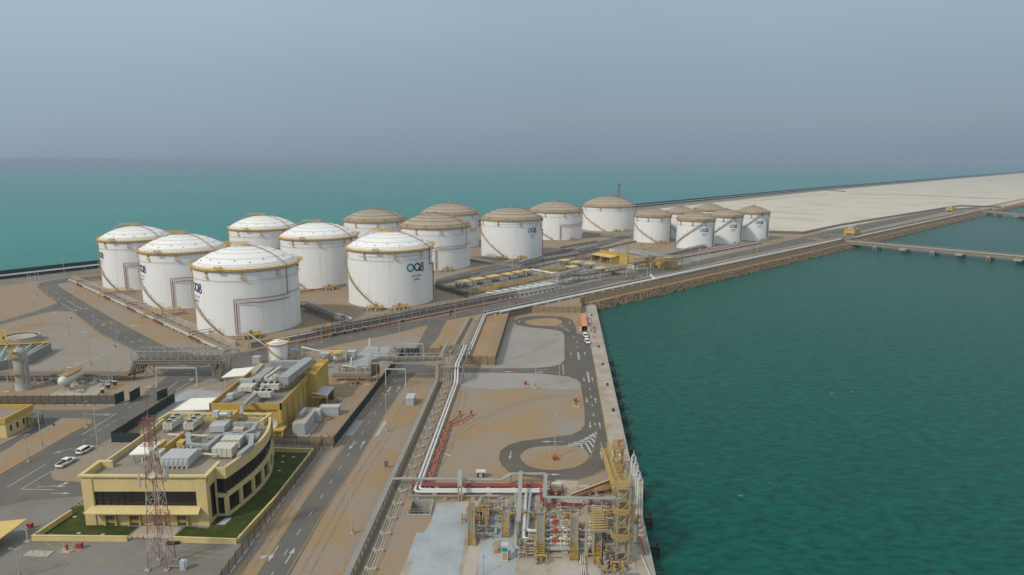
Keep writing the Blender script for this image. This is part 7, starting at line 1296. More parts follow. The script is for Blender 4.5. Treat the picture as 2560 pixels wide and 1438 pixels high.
lrack('pipe rack where the first jetty meets the breakwater', (2060, 598), (2135, 602), 6, 2.5, 4.4, 8, seed=31)

for i, (px_, py_, w_, d_, n_, l) in enumerate(((1180, 716, 26, 10, 22, 'dark pumps and pipes under the left near shelters'), (1250, 703, 30, 10, 24, 'dark pumps and pipes under the middle near shelters'), (1310, 691, 24, 10, 18, 'dark pipes under the right near shelters'), (1445, 668, 34, 14, 26, 'dark pumps and pipes under the far shelters'), (1500, 676, 30, 10, 22, 'dark valves in front of the substation bays'), (1560, 700, 24, 6, 14, 'dark valves beside the depot gantry'), (1400, 690, 22, 12, 18, 'dusty valves at the foot of the grey stair tower'), (1640, 668, 24, 8, 16, 'dark equipment under the lattice portal'), (1340, 670, 30, 10, 18, 'rusty valves left of the far shelters'), (1690, 655, 26, 10, 16, 'dark valves right of the lattice portal'))):
    pipe_tangle(l, G(px_, py_), w_, d_, n_, ('brownsteel', 'steel', 'ochre', 'brownsteel', 'galv'), 100 + i, 3.4)
# ================================================================== BERTH AND QUAY
def Z(z): return Vector((0, 0, z))
# valve pit with yellow rails
pit = thing('valve_pit', 'open concrete pit with yellow rails beside the berth slab', 'pit', G(1045, 1275)); x0, x1, y0, y1 = PIT; dp = 3.4
for nm, a in (('wall', (x0, x1, y1, y1 + .35)), ('wall', (x0, x1, y0 - .35, y0)), ('wall', (x0 - .35, x0, y0 - .35, y1 + .35)), ('wall', (x1, x1 + .35, y0 - .35, y1 + .35))): bp(pit, nm, 'concgrey', (a[0] + a[1]) / 2, (a[2] + a[3]) / 2, -dp, a[1] - a[0], a[3] - a[2], dp + .22)
bp(pit, 'floor', 'brownsteel', (x0 + x1) / 2, (y0 + y1) / 2, -dp, x1 - x0, y1 - y0, .15)
b = MB()
for (ax, ay), (cx_2, cy_2) in (((x0, y0), (x1, y0)), ((x0, y0), (x0, y1)), ((x1, y0), (x1, y1))):
    for z in (.75, 1.3): b.beam((ax, ay, z), (cx_2, cy_2, z), .07)
    for k in range(5): px_, py_ = ax + (cx_2 - ax) * k / 4, ay + (cy_2 - ay) * k / 4; b.beam((px_, py_, .2), (px_, py_, 1.3), .07)
b.build('guard_rail', M['yel2'], pit); b = MB(); b.path([(x0 + 1, y0 + 1.4, -2.6), (x1 - 1, y0 + 1.4, -2.6)], .3, 7); b.lathe((x0 + x1) / 2, y0 + 1.4, [(.45, -2.9), (.45, -2), (.12, -1.9), (.12, -1.0), (.4, -.95), (.05, -.9)], 8); b.build('valve', M['ochre'], pit)
# raised cable tray bridge along the berth
cb2 = thing('berth_tray', 'raised grey cable tray running right along the back of the berth', 'cable tray', G(980, 1197)); P = [G(977, 1197, 1.4), G(1010, 1196, 2.0), G(1254, 1199, 2.0), G(1278, 1184.5, 2.6), G(1364, 1184.5, 2.6), G(1362, 1243, 3.2), G(1542, 1247, 3.2)]
for i in range(len(P) - 1): b = MB(); b.beam(P[i], P[i + 1] + Z(.003 * i), .95, .16); b.build('tray_cover', M['galv'], cb2)
for i in range(len(P) - 1):
    for p in resample([P[i], P[i + 1]], 3.2)[1:]: b = MB(); b.beam((p.x, p.y - .4, 0), (p.x, p.y - .4, p.z), .16); b.beam((p.x - .3, p.y - .4, .8), (p.x + .3, p.y - .4, .8), .14); b.build('support', M['galv'], cb2)
q = thing('pipe_support', 'grey box-section frame standing over the berth pipes', 'pipe support', G(1148, 1250)); A, C = G(1150, 1252), G(1150, 1208); b = MB(); [b.beam(p + Vector((s, 0, 0)), p + Vector((s, 0, 3.4)), .3) for p in (A, C) for s in (-.35, .35)]; b.beam(A + Z(3.4), C + Z(3.4), .95, .3); b.build('frame', M['galv'], q)
q2 = thing('pipe_support', 'grey box-section frame at the right bend of the berth pipes', 'pipe support', G(1302, 1300)); A, C = G(1296, 1345), G(1302, 1215); b = MB(); b.beam(A + Z(3.6), C + Z(3.6), .9, .25); [b.beam(A.lerp(C, f), A.lerp(C, f) + Z(3.6), .28) for f in (0, .35, .7, 1)]; b.build('frame', M['galv'], q2)
pipe_thing('white pipe turning down to the upper manifold row of the berth', bend([Vector((8.6, YW1, .9)), Vector((G(1327, 1226, .9).x, YW1, .9)), G(1317, 1327, .9), G(1505, 1327, .9)], 1.0), .33, 'wpipe', 5); pipe_thing('white pipe turning down to the middle manifold row of the berth', bend([Vector((7.0, YW2, .9)), Vector((G(1316, 1230, .9).x, YW2, .9)), G(1309, 1348, .9), G(1505, 1349, .9)], 1.0), .33, 'wpipe', 5)
pipe_thing('grey lagged pipe bending down to the left valve stand of the berth', bend([Vector((-2.8, YWG, .8)), Vector((G(1203, 1238, .8).x, YWG, .8)), G(1196, 1300, .8)], 1.2), .28, 'galv', 5); pipe_thing('grey lagged pipe feeding the lowest manifold row', bend([G(1290, 1240, .8), G(1290, 1372, .8), G(1490, 1372, .8)], 1.0), .42, 'galv', 6)
for k, (a, c) in enumerate((((1028, 1210), (1352, 1212.5)), ((1028, 1213), (1350, 1216)))): pipe_thing(['upper', 'lower'][k] + ' red pipe along the back of the berth', bend([G(*a, 1.0), G(*c, 1.0), G(1358 - 4 * k, 1259 + 4 * k, 1.0), G(1530, 1262 + 4 * k, 1.0)], .6), .22, 'red', 6)
q = thing('foam_skid', 'red foam tank skid with red pipes behind the berth tray', 'foam skid', G(1392, 1228)); c = G(1392, 1235); [bp(q, 'frame', 'red', c.x + dx, c.y + dy, 0, .25, .25, 1.8) for dx in (-1.4, 1.4) for dy in (-1.2, 1.2)]; b = MB(); b.path([(c.x - 1.2, c.y, 1.0), (c.x + 1.2, c.y, 1.0)], .75, 10); b.build('tank', M['brownsteel'], q, True); b = MB(); b.path(bend([(c.x - 1.2, c.y - 1, 1.4), (c.x - 3, c.y - 1, 1.4), (c.x - 3, c.y + 2, 1.4), (c.x - 3, c.y + 2, 3)], .3), .2, 6); b.build('pipe', M['orangered'], q); bp(q, 'hood', 'unit', c.x, c.y + 1.2, 1.9, 2.0, .9, .2)
# manifold rows
mf = thing('berth_manifold', 'three manifold rows with flanged valves and red actuators on the berth', 'manifold', G(1420, 1350)); rng = random.Random(41)
for ry in (1327, 1349, 1372):
    for px_ in range(1362, 1490, 8):
        if 1418 < px_ < 1448: continue
        p = G(px_ + rng.uniform(-2, 2), ry); b = MB(); z = rng.uniform(1.5, 2.6); b.lathe(p.x, p.y, [(.5, .6), (.5, 1.25), (.14, 1.3), (.14, z), (.38, z + .05), (.38, z + .13), (.05, z + .15)], 8); b.build('valve', M[rng.choice(('unit', 'unit', 'galv', 'conc'))], mf)
        if rng.random() < .5: b = MB(); b.path([(p.x, p.y, 1.0), (p.x, p.y - 1.3, 1.0), (p.x, p.y - 1.3, .1)], .1, 5); b.build('drain_pipe', M['unit'], mf)
    p = G(1388, ry); b = MB(); b.path([(p.x - .7, p.y, 2.0), (p.x + .7, p.y, 2.0)], .32, 8); b.lathe(p.x, p.y, [(.25, .9), (.25, 2.4), (.5, 2.45), (.5, 2.6), (.05, 2.65)], 8); b.build('actuator', M['orangered'], mf, True)
for ry in (1338, 1360): A, C = G(1345, ry), G(1500, ry); b = MB(); b.beam(A + Z(.5), C + Z(.5), .25); b.beam(A + Z(1.9), C + Z(1.9), .12); b.build('support_beam', M['steel'], mf)
def stair_bridge(label, x, ya, yb, w_, h):
    A, C = G(x, yb), G(x + 2, ya); d = (C - A).normalized(); n_ = Vector((d.y, -d.x, 0)); L = (C - A).length; t = thing('access_stair', label, 'stairs', A, 'yellow access stairs on the berth'); q = lambda a, o_, z: A + d * a + n_ * o_ + Z(z); s = h * 1.0; m_ = M['ochre']
    b = MB(); b.beam(q(s, 0, h), q(L, 0, h), w_, .12); b.build('walkway', M['steel'], t)
    for k in range(11): f = (k + .5) / 11; b = MB(); b.beam(q(s * f, -w_ / 2, h * f), q(s * f, w_ / 2, h * f), .26, .06); b.build('tread', M['yel2'], t)
    for o_ in (-w_ / 2, w_ / 2):
        b = MB(); b.beam(q(0, o_, 0), q(s, o_, h), .08, .28); b.beam(q(s, o_, h), q(L, o_, h), .08, .28); b.build('stringer', M['yel2'], t); b = MB()
        for dz in (.55, 1.1): b.path([q(0, o_, dz), q(s, o_, h + dz), q(L, o_, h + dz)], .05, 5)
        for k in range(9): a = L * k / 8; b.beam(q(a, o_, min(h, a)), q(a, o_, min(h, a) + 1.1), .07)
        b.build('handrail', M['yel2'], t); [(lambda b: (b.beam(q(a, o_, 0), q(a, o_, h), .14), b.build('leg', M['ochre'], t)))(MB()) for a in (s, L * .6, L - .3)]
stair_bridge('yellow stair and walkway at the left end of the manifold rows', 1350, 1318, 1402, 1.5, 2.6); stair_bridge('yellow stair and walkway in the middle of the manifold rows', 1434, 1320, 1403, 1.5, 2.6); stair_bridge('yellow stair and long walkway at the right end of the manifold rows', 1493, 1300, 1412, 1.4, 2.6)
stair_bridge('yellow stair by the small valve stand in the middle of the berth', 1263, 1308, 1345, 1.5, 2.4); stair_bridge('yellow railed walkway beside the left valve stand', 1178, 1275, 1365, 1.3, 1.8); stair_bridge('yellow railed walkway right of the left valve stand', 1214, 1262, 1318, 1.3, 1.4)
def valve_stand(label, px, py, seed, mats, n=10):
    return pipe_tangle(label, G(px, py), 4.0, 6.5, n, mats, seed, 2.8)
valve_stand('left valve stand with a red actuator and grey pipes on the berth', 1195, 1330, 51, ('galv', 'galv', 'steel', 'orangered'), 12); valve_stand('middle valve stand with red wheels on the berth', 1258, 1275, 52, ('steel', 'unit', 'red', 'galv'), 9); valve_stand('dusty pipe skid below the grey frame on the berth', 1318, 1380, 53, ('steel', 'conc', 'ochre'), 12); valve_stand('pale valves at the right of the walkway stairs', 1508, 1330, 54, ('unit', 'galv', 'ochre', 'conc'), 16); valve_stand('brown pipes at the foot of the gangway tower', 1525, 1400, 55, ('steel', 'ochre', 'unit', 'brownsteel'), 16); valve_stand('pipes between the tray and the right stair', 1500, 1275, 56, ('galv', 'unit', 'steel'), 10); valve_stand('white fire hydrant valves behind the middle stair', 1468, 1292, 57, ('unit', 'lgrey'), 4); valve_stand('small grey valves right of the berth pipe bend', 1345, 1285, 58, ('conc', 'galv', 'steel'), 8)
pipe_thing('grey cross pipe of the left valve stand', bend([G(1190, 1315, 1.0), G(1240, 1317, 1.0), G(1240, 1335, .3)], .4), .26, 'galv'); pipe_thing('grey vertical pipe set in the berth slab', [G(1186, 1360, .6), G(1194, 1300, .9)], .3, 'galv')
ok_ = thing('operator_kiosk', 'pale upright operator kiosk with a round teal sign on the berth', 'kiosk', G(1262, 1404)); c = G(1262, 1400); bp(ok_, 'body', 'unit', c.x, c.y, .2, 1.2, 1.2, 3.0); bp(ok_, 'plinth', 'conc', c.x, c.y, 0, 1.6, 1.6, .2); bp(ok_, 'sign_panel', 'teal', c.x, c.y - .62, 2.1, 1.0, .05, .8); bp(ok_, 'recess', 'ochre', c.x, c.y - .62, .4, .8, .05, 1.5); bp(ok_, 'roof', 'lgrey', c.x, c.y, 3.2, 1.35, 1.35, .1); bp(ok_, 'side_box', 'steel', c.x + .9, c.y, .4, .5, .6, 1.4)
q = thing('hose_reel', 'round pale hose drum with a brown box beside the kiosk', 'hose reel', G(1243, 1376)); c = G(1243, 1375); b = MB(); b.path([(c.x, c.y - .1, 1.2), (c.x, c.y + .4, 1.2)], 1.0, 16); b.build('drum', M['conc'], q, True); bp(q, 'box', 'ochre', c.x - .2, c.y - 1, .1, .8, .7, .9); bp(q, 'stand', 'steel', c.x, c.y + .15, 0, .5, .4, .4)
q = thing('lamp_post', 'short pole with a round head on the berth slab', 'lamp post', G(1209, 1432)); c = G(1209, 1437); b = MB(); b.beam(c, c + Z(3.6), .08); b.ball((c.x, c.y, 3.7), .2); b.build('pole', M['steel'], q)
q = thing('white_cabinet', 'white-roofed cabinet on sand behind the berth tray', 'cabinet', G(1202, 1195)); c = G(1202, 1194); bp(q, 'body', 'dark', c.x, c.y, .2, 1.7, 1.0, 1.3); bp(q, 'roof', 'unit', c.x, c.y, 1.5, 2.3, 1.6, .25); bp(q, 'door', 'lgrey', c.x, c.y - .52, .3, .8, .05, 1.1); bp(q, 'base', 'conc', c.x, c.y, 0, 1.9, 1.2, .2)
# parked gangway ramp
gw = thing('gangway_ramp', 'rusty ramp with a pale top edge and a pointed brown float on sand', 'ramp', G(1480, 1225)); A, C = G(1428, 1242), G(1534, 1208, 1.2); u = (Vector((C.x, C.y, 0)) - A).normalized(); v = Vector((-u.y, u.x, 0)); L = (Vector((C.x, C.y, 0)) - A).length
for o_ in (0, -1.2): b = MB(); P = [A + v * o_ + Z(.1), A + v * o_ + u * L + Z(.9), A + v * o_ + u * L + Z(2.3), A + v * o_ + Z(.5)]; b.add([tuple(p + v * s) for s in (0, .15) for p in P], [(3, 2, 1, 0), (4, 5, 6, 7), (0, 1, 5, 4), (1, 2, 6, 5), (2, 3, 7, 6), (3, 0, 4, 7)]); b.build('side_girder', MATS['rust_steel'], gw)
b = MB(); b.beam(A + v * .07 + Z(.6), A + v * .07 + u * L + Z(2.4), .3, .16); b.build('top_edge', M['yroof'], gw); b = MB(); b.beam(A - v * .55 + Z(.3), A - v * .55 + u * L + Z(1.2), 1.1, .1); b.build('deck', M['brownsteel'], gw)
F = G(1506, 1232); b = MB(); sec = [(-3.2, .05), (-2, .55), (-.6, .85), (1, .95), (2.2, .9), (2.4, .75)]; k = 10; b.add([tuple(F + u * a + v * (r * math.cos(2 * math.pi * j / k)) + Z(1.0 + .85 * r * math.sin(2 * math.pi * j / k))) for a, r in sec for j in range(k)], [(i * k + j, i * k + (j + 1) % k, (i + 1) * k + (j + 1) % k, (i + 1) * k + j) for i in range(5) for j in range(k)] + [tuple(5 * k + j for j in range(k))]); b.build('float', MATS['rust_steel'], gw, True); bp(gw, 'support', 'brownsteel', F.x + 1, F.y, 0, 1.4, 1.2, .5)
bp(thing('concrete_slab', 'pale square slab lying on the sand beside the ramp', 'slab', G(1459, 1217)), 'slab', 'conc', *G(1459, 1217)[:2], .02, 2.4, 1.4, .15)
# gangway tower and loading arms along the quay edge
gt_ = thing('gangway_tower', 'tall grey and yellow gangway tower with round platforms at the quay edge', 'gangway tower', G(1560, 1440)); B0 = Vector((20.6, 119.5, 0)); hw = 1.15; HTW = 15.5
for dx in (-hw, hw):
    for dy in (-hw, hw): b = MB(); b.beam(B0 + Vector((dx, dy, 0)), B0 + Vector((dx, dy, HTW)), .22); b.build('leg', M['ochre' if dx > 0 else 'galv'], gt_)
for k in range(6):
    z0, z1 = HTW * k / 6, HTW * (k + 1) / 6; b = MB(); cs = [B0 + Vector((sx_ * hw, sy_ * hw, 0)) for sx_, sy_ in ((-1, -1), (1, -1), (1, 1), (-1, 1))]
    for i in range(4): b.beam(cs[i] + Z(z0), cs[(i + 1) % 4] + Z(z1), .14); b.beam(cs[i] + Z(z1), cs[(i + 1) % 4] + Z(z1), .18)
    b.build('bracing', M['galv'], gt_); b = MB(); s = 1 if k % 2 else -1; [b.beam(B0 + Vector((o_, -s * 1.2, z0)), B0 + Vector((o_, s * 1.2, z1)), .08, .25) for o_ in (-.5, .5)]; [b.beam(B0 + Vector((-.5, -s * 1.2 + s * 2.4 * j / 8, z0 + (z1 - z0) * j / 8)), B0 + Vector((.5, -s * 1.2 + s * 2.4 * j / 8, z0 + (z1 - z0) * j / 8)), .22, .05) for j in range(9)]; [b.beam(B0 + Vector((o_, -s * 1.2, z0 + 1)), B0 + Vector((o_, s * 1.2, z1 + 1)), .07) for o_ in (-.6, .6)]; b.build('stair_flight', M['ochre'], gt_)
def ringdeck(t, c, r, z, m='yel2', a0=0., a1=2 * math.pi):
    b = MB(); b.lathe(c.x, c.y, [(.2, z), (r, z), (r, z + .1), (.2, z + .1)], 18, a0, a1); n = 18; P = [(c.x + r * math.cos(a0 + (a1 - a0) * k / n), c.y + r * math.sin(a0 + (a1 - a0) * k / n)) for k in range(n + 1)]; [b.beam((*p, z), (*p, z + 1.2), .07) for p in P]; [b.path([(*p, z + dz) for p in P], .05, 4) for dz in (.45, .85, 1.2)]; b.build('round_platform', M[m], t)
ringdeck(gt_, B0, 2.1, 5.5, 'ochre'); ringdeck(gt_, B0, 1.9, 10.6, 'ochre'); ringdeck(gt_, B0 + Vector((0, .5, 0)), 1.7, 15.5, 'ochre')
b = MB(); P = [B0 + Vector((-.9, 2, 13.5)), B0 + Vector((-1.6, 16, 16))]; [b.beam(P[0] + Vector((s, 0, z)), P[1] + Vector((s, 0, z)), .16) for s in (-.6, .6) for z in (0, 1.3)]; [b.beam(P[0].lerp(P[1], k / 9) + Vector((s, 0, 0)), P[0].lerp(P[1], (k + .5) / 9) + Vector((s, 0, 1.3)), .1) for s in (-.6, .6) for k in range(9)]; b.beam(P[0], P[1], 1.2, .08); b.build('gangway', M['ochre'], gt_)
bp(gt_, 'base_slab', 'conc', B0.x, B0.y, 0, 5, 5, .3); b = MB(); b.beam(B0 + Vector((2.2, 1.5, 0)), B0 + Vector((2.2, 1.5, 17)), .5); b.build('mast', M['lgrey'], gt_)
ARMW = mat('arm_white', (.68, .62, .50), .6, var=.15)
for i, (y, h) in enumerate(((126.5, 13.2), (130.5, 12.8), (134.8, 12.6), (139.0, 12.4))):
    p = quay(y, -2.6); t = thing('marine_loader', 'folded marine loading arm with a pale tip, ' + ['nearest the camera', 'second from the camera', 'third from the camera', 'farthest along the quay'][i], 'marine loader', p, 'marine loading arms at the quay edge')
    b = MB(); b.path([p, p + Z(6.2)], .42, 10); b.build('riser', M['ochre' if i % 2 else 'galv'], t, True); b = MB(); b.path([p + Z(6.2), p + Vector((.2, .2, h))], .26, 8); b.path([p + Vector((.9, .1, h)), p + Vector((1.0, -.4, 4.2))], .2, 8); b.build('boom', ARMW, t, True)
    b = MB(); b.lathe(p.x + .5, p.y + .1, [(.75, h - .5), (.75, h - .3)], 12); b.path([p + Vector((.2, .2, h)), p + Vector((.55, .15, h + .6)), p + Vector((.9, .1, h))], .24, 7); b.beam(p + Vector((.5, .1, h + .4)), p + Vector((.5, .1, h + 1.6)), .12); b.build('apex_swivel', M['lgrey'], t); b = MB(); b.beam(p + Vector((-.2, 0, 6.2)), p + Vector((-2.2, 0, 4.6)), .5, .9); b.build('counterweight', M['ochre'], t); ringdeck(t, p + Vector((-.8, 0, 0)), 1.2, 5.2 - .3 * i, 'ochre'); bp(t, 'base_flange', 'steel', p.x, p.y, .06, 1.5, 1.5, .35)
ft_ = thing('monitor_tower', 'yellow fire monitor tower with ladder behind the loading arms', 'monitor tower', G(1560, 1270)); c = quay(147.5, -4.6)
for dx in (-1.1, 1.1):
    for dy in (-1.1, 1.1): b = MB(); b.beam(c + Vector((dx, dy, 0)), c + Vector((dx * .8, dy * .8, 11)), .17); b.build('leg', M['ochre'], ft_)
for k in range(6): z0, z1 = 11 * k / 6, 11 * (k + 1) / 6; b = MB(); cs = [c + Vector((sx_ * 1.05, sy_ * 1.05, 0)) for sx_, sy_ in ((-1, -1), (1, -1), (1, 1), (-1, 1))]; [(b.beam(cs[i] + Z(z0), cs[(i + 1) % 4] + Z(z1), .1), b.beam(cs[i] + Z(z1), cs[(i + 1) % 4] + Z(z1), .12)) for i in range(4)]; b.build('bracing', M['ochre'], ft_)
ringdeck(ft_, c, 1.5, 11, 'ochre'); ringdeck(ft_, c, 1.5, 6, 'ochre'); b = MB(); b.path([c + Z(11), c + Z(12.2), c + Vector((1, .4, 12.8))], .22, 7); b.build('monitor', M['orangered'], ft_); b = MB(); [b.beam(c + Vector((-1.5 + s, -1.2, 0)), c + Vector((-1.5 + s, -1.2, 11)), .08) for s in (0, .5)]; [b.beam(c + Vector((-1.5, -1.2, .4 * k)), c + Vector((-1, -1.2, .4 * k)), .05) for k in range(27)]; b.build('ladder', M['yel2'], ft_)
fg = thing('boarding_frame', 'yellow framed boarding ladder with a pale pipe on the quay near the ramp', 'boarding frame', G(1550, 1200)); c = quay(156.5, -4.2)
for dx in (-1.7, 1.7): b = MB(); b.beam(c + Vector((dx, -3.5, 0)), c + Vector((dx, 3.8, 4.0)), .2); b.beam(c + Vector((dx, 3.8, 0)), c + Vector((dx, 3.8, 4.0)), .26); b.build('side_rail', M['ochre'], fg)
for k in range(9): b = MB(); b.beam(c + Vector((-1.7, -3.5 + .8 * k, .45 * k)), c + Vector((1.7, -3.5 + .8 * k, .45 * k)), .5, .08); b.build('rung', M['ochre'], fg)
b = MB(); b.beam(c + Vector((-2.2, 4, 4.2)), c + Vector((2.4, 4, 4.2)), .5, .4); b.build('head_beam', M['yel2'], fg); b = MB(); b.path([c + Vector((-.6, 3.2, 4.4)), c + Vector((-.4, -2.4, 4.4))], .22, 8); b.build('white_pipe', M['wpipe'], fg); bp(fg, 'winch_box', 'bluegrey', c.x - .9, c.y + 6, .06, 1.2, 1.4, 1.3)
mt_ = thing('service_frame', 'pair of tall dusty beams with cross frames at the right of the berth', 'service frame', G(1525, 1438)); 
for k, (x, y) in enumerate(((14.2, 121.5), (15.6, 121.8), (15.2, 131), (16.6, 131.4))): b = MB(); b.beam((x, y, 0), (x, y, 5.4), .5); b.build('column', M['conc'], mt_)
b = MB(); [b.beam((x0_, y0_, 5.2), (x1_, y1_, 5.2), .35) for (x0_, y0_), (x1_, y1_) in (((14.2, 121.5), (15.2, 131)), ((15.6, 121.8), (16.6, 131.4)), ((14.2, 121.5), (18.8, 121.8)), ((15.2, 131), (19, 131.4)))]; b.build('beam', M['galv'], mt_); b = MB(); [b.beam((15 + .1 * k, 121.6 + .95 * k, 5.45), (18.2, 121.8 + .95 * k, 5.45), .5, .06) for k in range(10)]; b.build('grating', M['ochre'], mt_)
b = MB(); [b.beam((14.2 + o_, 121.5, z), (15.2 + o_, 131, z), .08) for o_ in (0, 4) for z in (6, 6.5)]; [b.beam((14.2 + o_ + .11 * k, 121.5 + 1.05 * k, 5.4), (14.2 + o_ + .11 * k, 121.5 + 1.05 * k, 6.5), .08) for o_ in (0, 4) for k in range(10)]; b.build('handrail', M['yel2'], mt_)
pipe_thing('red pipe loop on the quay edge below the gangway tower', bend([quay(121.5, -1.4) + Z(.8), quay(127, -1.6) + Z(.8), quay(127, -3.4) + Z(.8)], .3), .2, 'orangered'); pipe_thing('thin white hose rail along the quay at the lower edge', [quay(112, -1.1) + Z(.9), quay(120.5, -2.2) + Z(.9)], .07, 'wpipe')
for k in range(3): pipe_thing(['left', 'middle', 'right'][k] + ' of three thin pale pipes at the lower right of the berth', [Vector((12.6 + .35 * k, 112, .5)), Vector((13.2 + .35 * k, 122.5, .5))], .1, 'unit', 4)
# fenders, bollards, small quay items
fe = thing('quay_fender', '', 'fender', (0, 0, 0), 'black fenders along the quay wall'); b = MB(); b.box(2.0, 0, -2.7, .4, 2.6, 2.3); b.build('panel', M['rubber'], fe); b = MB(); [b.path([(.05, s, -1.8), (1.8, s, -1.8)], .45, 8) for s in (-.7, .7)]; b.build('rubber_cone', M['rubber'], fe, True)
b = MB(); [b.beam((0, s, -.2), (2.2, s, -.5), .13) for s in (-1.3, 1.3)]; b.beam((2.2, -1.3, -.5), (2.2, 1.3, -.5), .13); [b.beam((2.2, s, -.5), (2.0, s, -2.6), .13) for s in (-1.3, 1.3)]; b.beam((0, -1.3, -.3), (2.2, 1.3, -.5), .1); b.build('chain_frame', M['post'], fe)
FEN = [115.5, 126.8, 138.2, 150.6, 162.5, 173.8, 185.2, 196.8, 208.6, 220.5, 232.4, 244.3, 256]
for i, y in enumerate(FEN):
    p = quay(y); l = ORD[i] + ' black fender along the quay wall counted from the camera'
    if i == 0: fe.location = p; fe.rotation_euler = (0, 0, -math.atan2(qd.x, qd.y)); fe['label'] = l
    else: clone(fe, p, None, l)
bo = thing('mooring_bollard', '', 'bollard', (0, 0, 0), 'black mooring bollards on the quay'); b = MB(); b.lathe(0, 0, [(.42, 0), (.42, .08), (.26, .12), (.24, .5), (.42, .62), (.42, .75), (.05, .82)], 12); b.build('post', M['rubber'], bo, True); b = MB(); b.box(0, 0, 0, 1.1, .9, .06); b.build('base_plate', M['post'], bo)
for i, (x, y) in enumerate(((1548, 1107), (1533, 1028), (1518.5, 964), (1506.5, 912.5), (1497, 868.5), (1487, 832), (1479, 790))):
    p = G(x, y); p.z = .06; l = ORD[i] + ' black mooring bollard on the quay counted from the camera'
    if i == 0: bo.location = p; bo['label'] = l
    else: clone(bo, p, None, l)
q = thing('spar', 'long white spar lying on the quay deck beside the fenders', 'spar', G(1549, 1130)); A, C = G(1546, 1108, .3), G(1552, 1150, .3); b = MB(); b.path([A, C], .24, 8); b.build('tube', M['wpipe'], q, True); [bp(q, 'chock', 'brownsteel', A.lerp(C, f).x, A.lerp(C, f).y, .06, .6, .4, .2) for f in (.1, .9)]
# orange container, people
c0, c1 = G(1461.5, 830), G(1456.5, 784, 2.6); yb = c1.y; L = min(12.6, yb - c0.y); cn = thing('shipping_container', 'orange container with its grey doors open towards the parked cars', 'container', c0); ca = math.atan2(qd.x, qd.y); cu_ = Vector((math.sin(ca), math.cos(ca), 0)); cv_ = Vector((cu_.y, -cu_.x, 0)); hwc = 1.3; L = max(L, 12.2); L = yb - c0.y if 6 < yb - c0.y < 26 else L
def cbx(nm, m, a0, a1, b0, b1, z0, z1): b = MB(); rbox(b, c0, cu_, cv_, a0, a1, b0, b1, z0, z1); return b.build(nm, M[m], cn)
cbx('side_wall', 'orange', 0, L, -hwc, -hwc + .12, .1, 2.6); cbx('side_wall', 'orange', 0, L, hwc - .12, hwc, .1, 2.6); cbx('end_wall', 'orange', L - .12, L, -hwc + .12, hwc - .12, .1, 2.6); cbx('floor', 'brownsteel', 0, L - .12, -hwc + .12, hwc - .12, .1, .22)
for k in range(4): cbx('roof_panel', 'orange', L * k / 4 + .04, L * (k + 1) / 4 - .04, -hwc, hwc, 2.6, 2.68)
cbx('door', 'lgrey', -.1, .0, -hwc - 1.25, -hwc - .02, .12, 2.5); cbx('door', 'lgrey', -.1, .0, hwc + .02, hwc + 1.25, .12, 2.5); cbx('cargo', 'orangered', 2, 6, -.2, .9, .25, 1.4)
for k in range(14): cbx('rib', 'orange', L * (k + .4) / 14, L * (k + .6) / 14, -hwc - .05, -hwc, .15, 2.55); cbx('rib', 'orange', L * (k + .4) / 14, L * (k + .6) / 14, hwc, hwc + .05, .15, 2.55)
for i, (x, y) in enumerate(((1474, 797), (1475, 803), (1475, 809))): c = G(x, y); q = thing('crate', ['farthest', 'middle', 'nearest'][i] + ' grey crate in the row beside the orange container', 'crate', c); bp(q, 'box', 'lgrey', c.x - .6, c.y, .06, 1.5, 2.0, 1.0); bp(q, 'lid', 'bluegrey', c.x - .6, c.y, 1.06, 1.6, 2.1, .08)
SKIN = mat('skin', (.22, .11, .06), .7); CLO = {'orange': mat('hi_vis_orange', (.62, .16, .03), .8), 'dark': mat('dark_workwear', (.03, .03, .045), .9), 'blue': mat('blue_workwear', (.05, .07, .13), .9), 'helmet': mat('white_helmet', (.75, .75, .72), .4), 'vest': mat('vest_yellow', (.55, .5, .08), .8)}
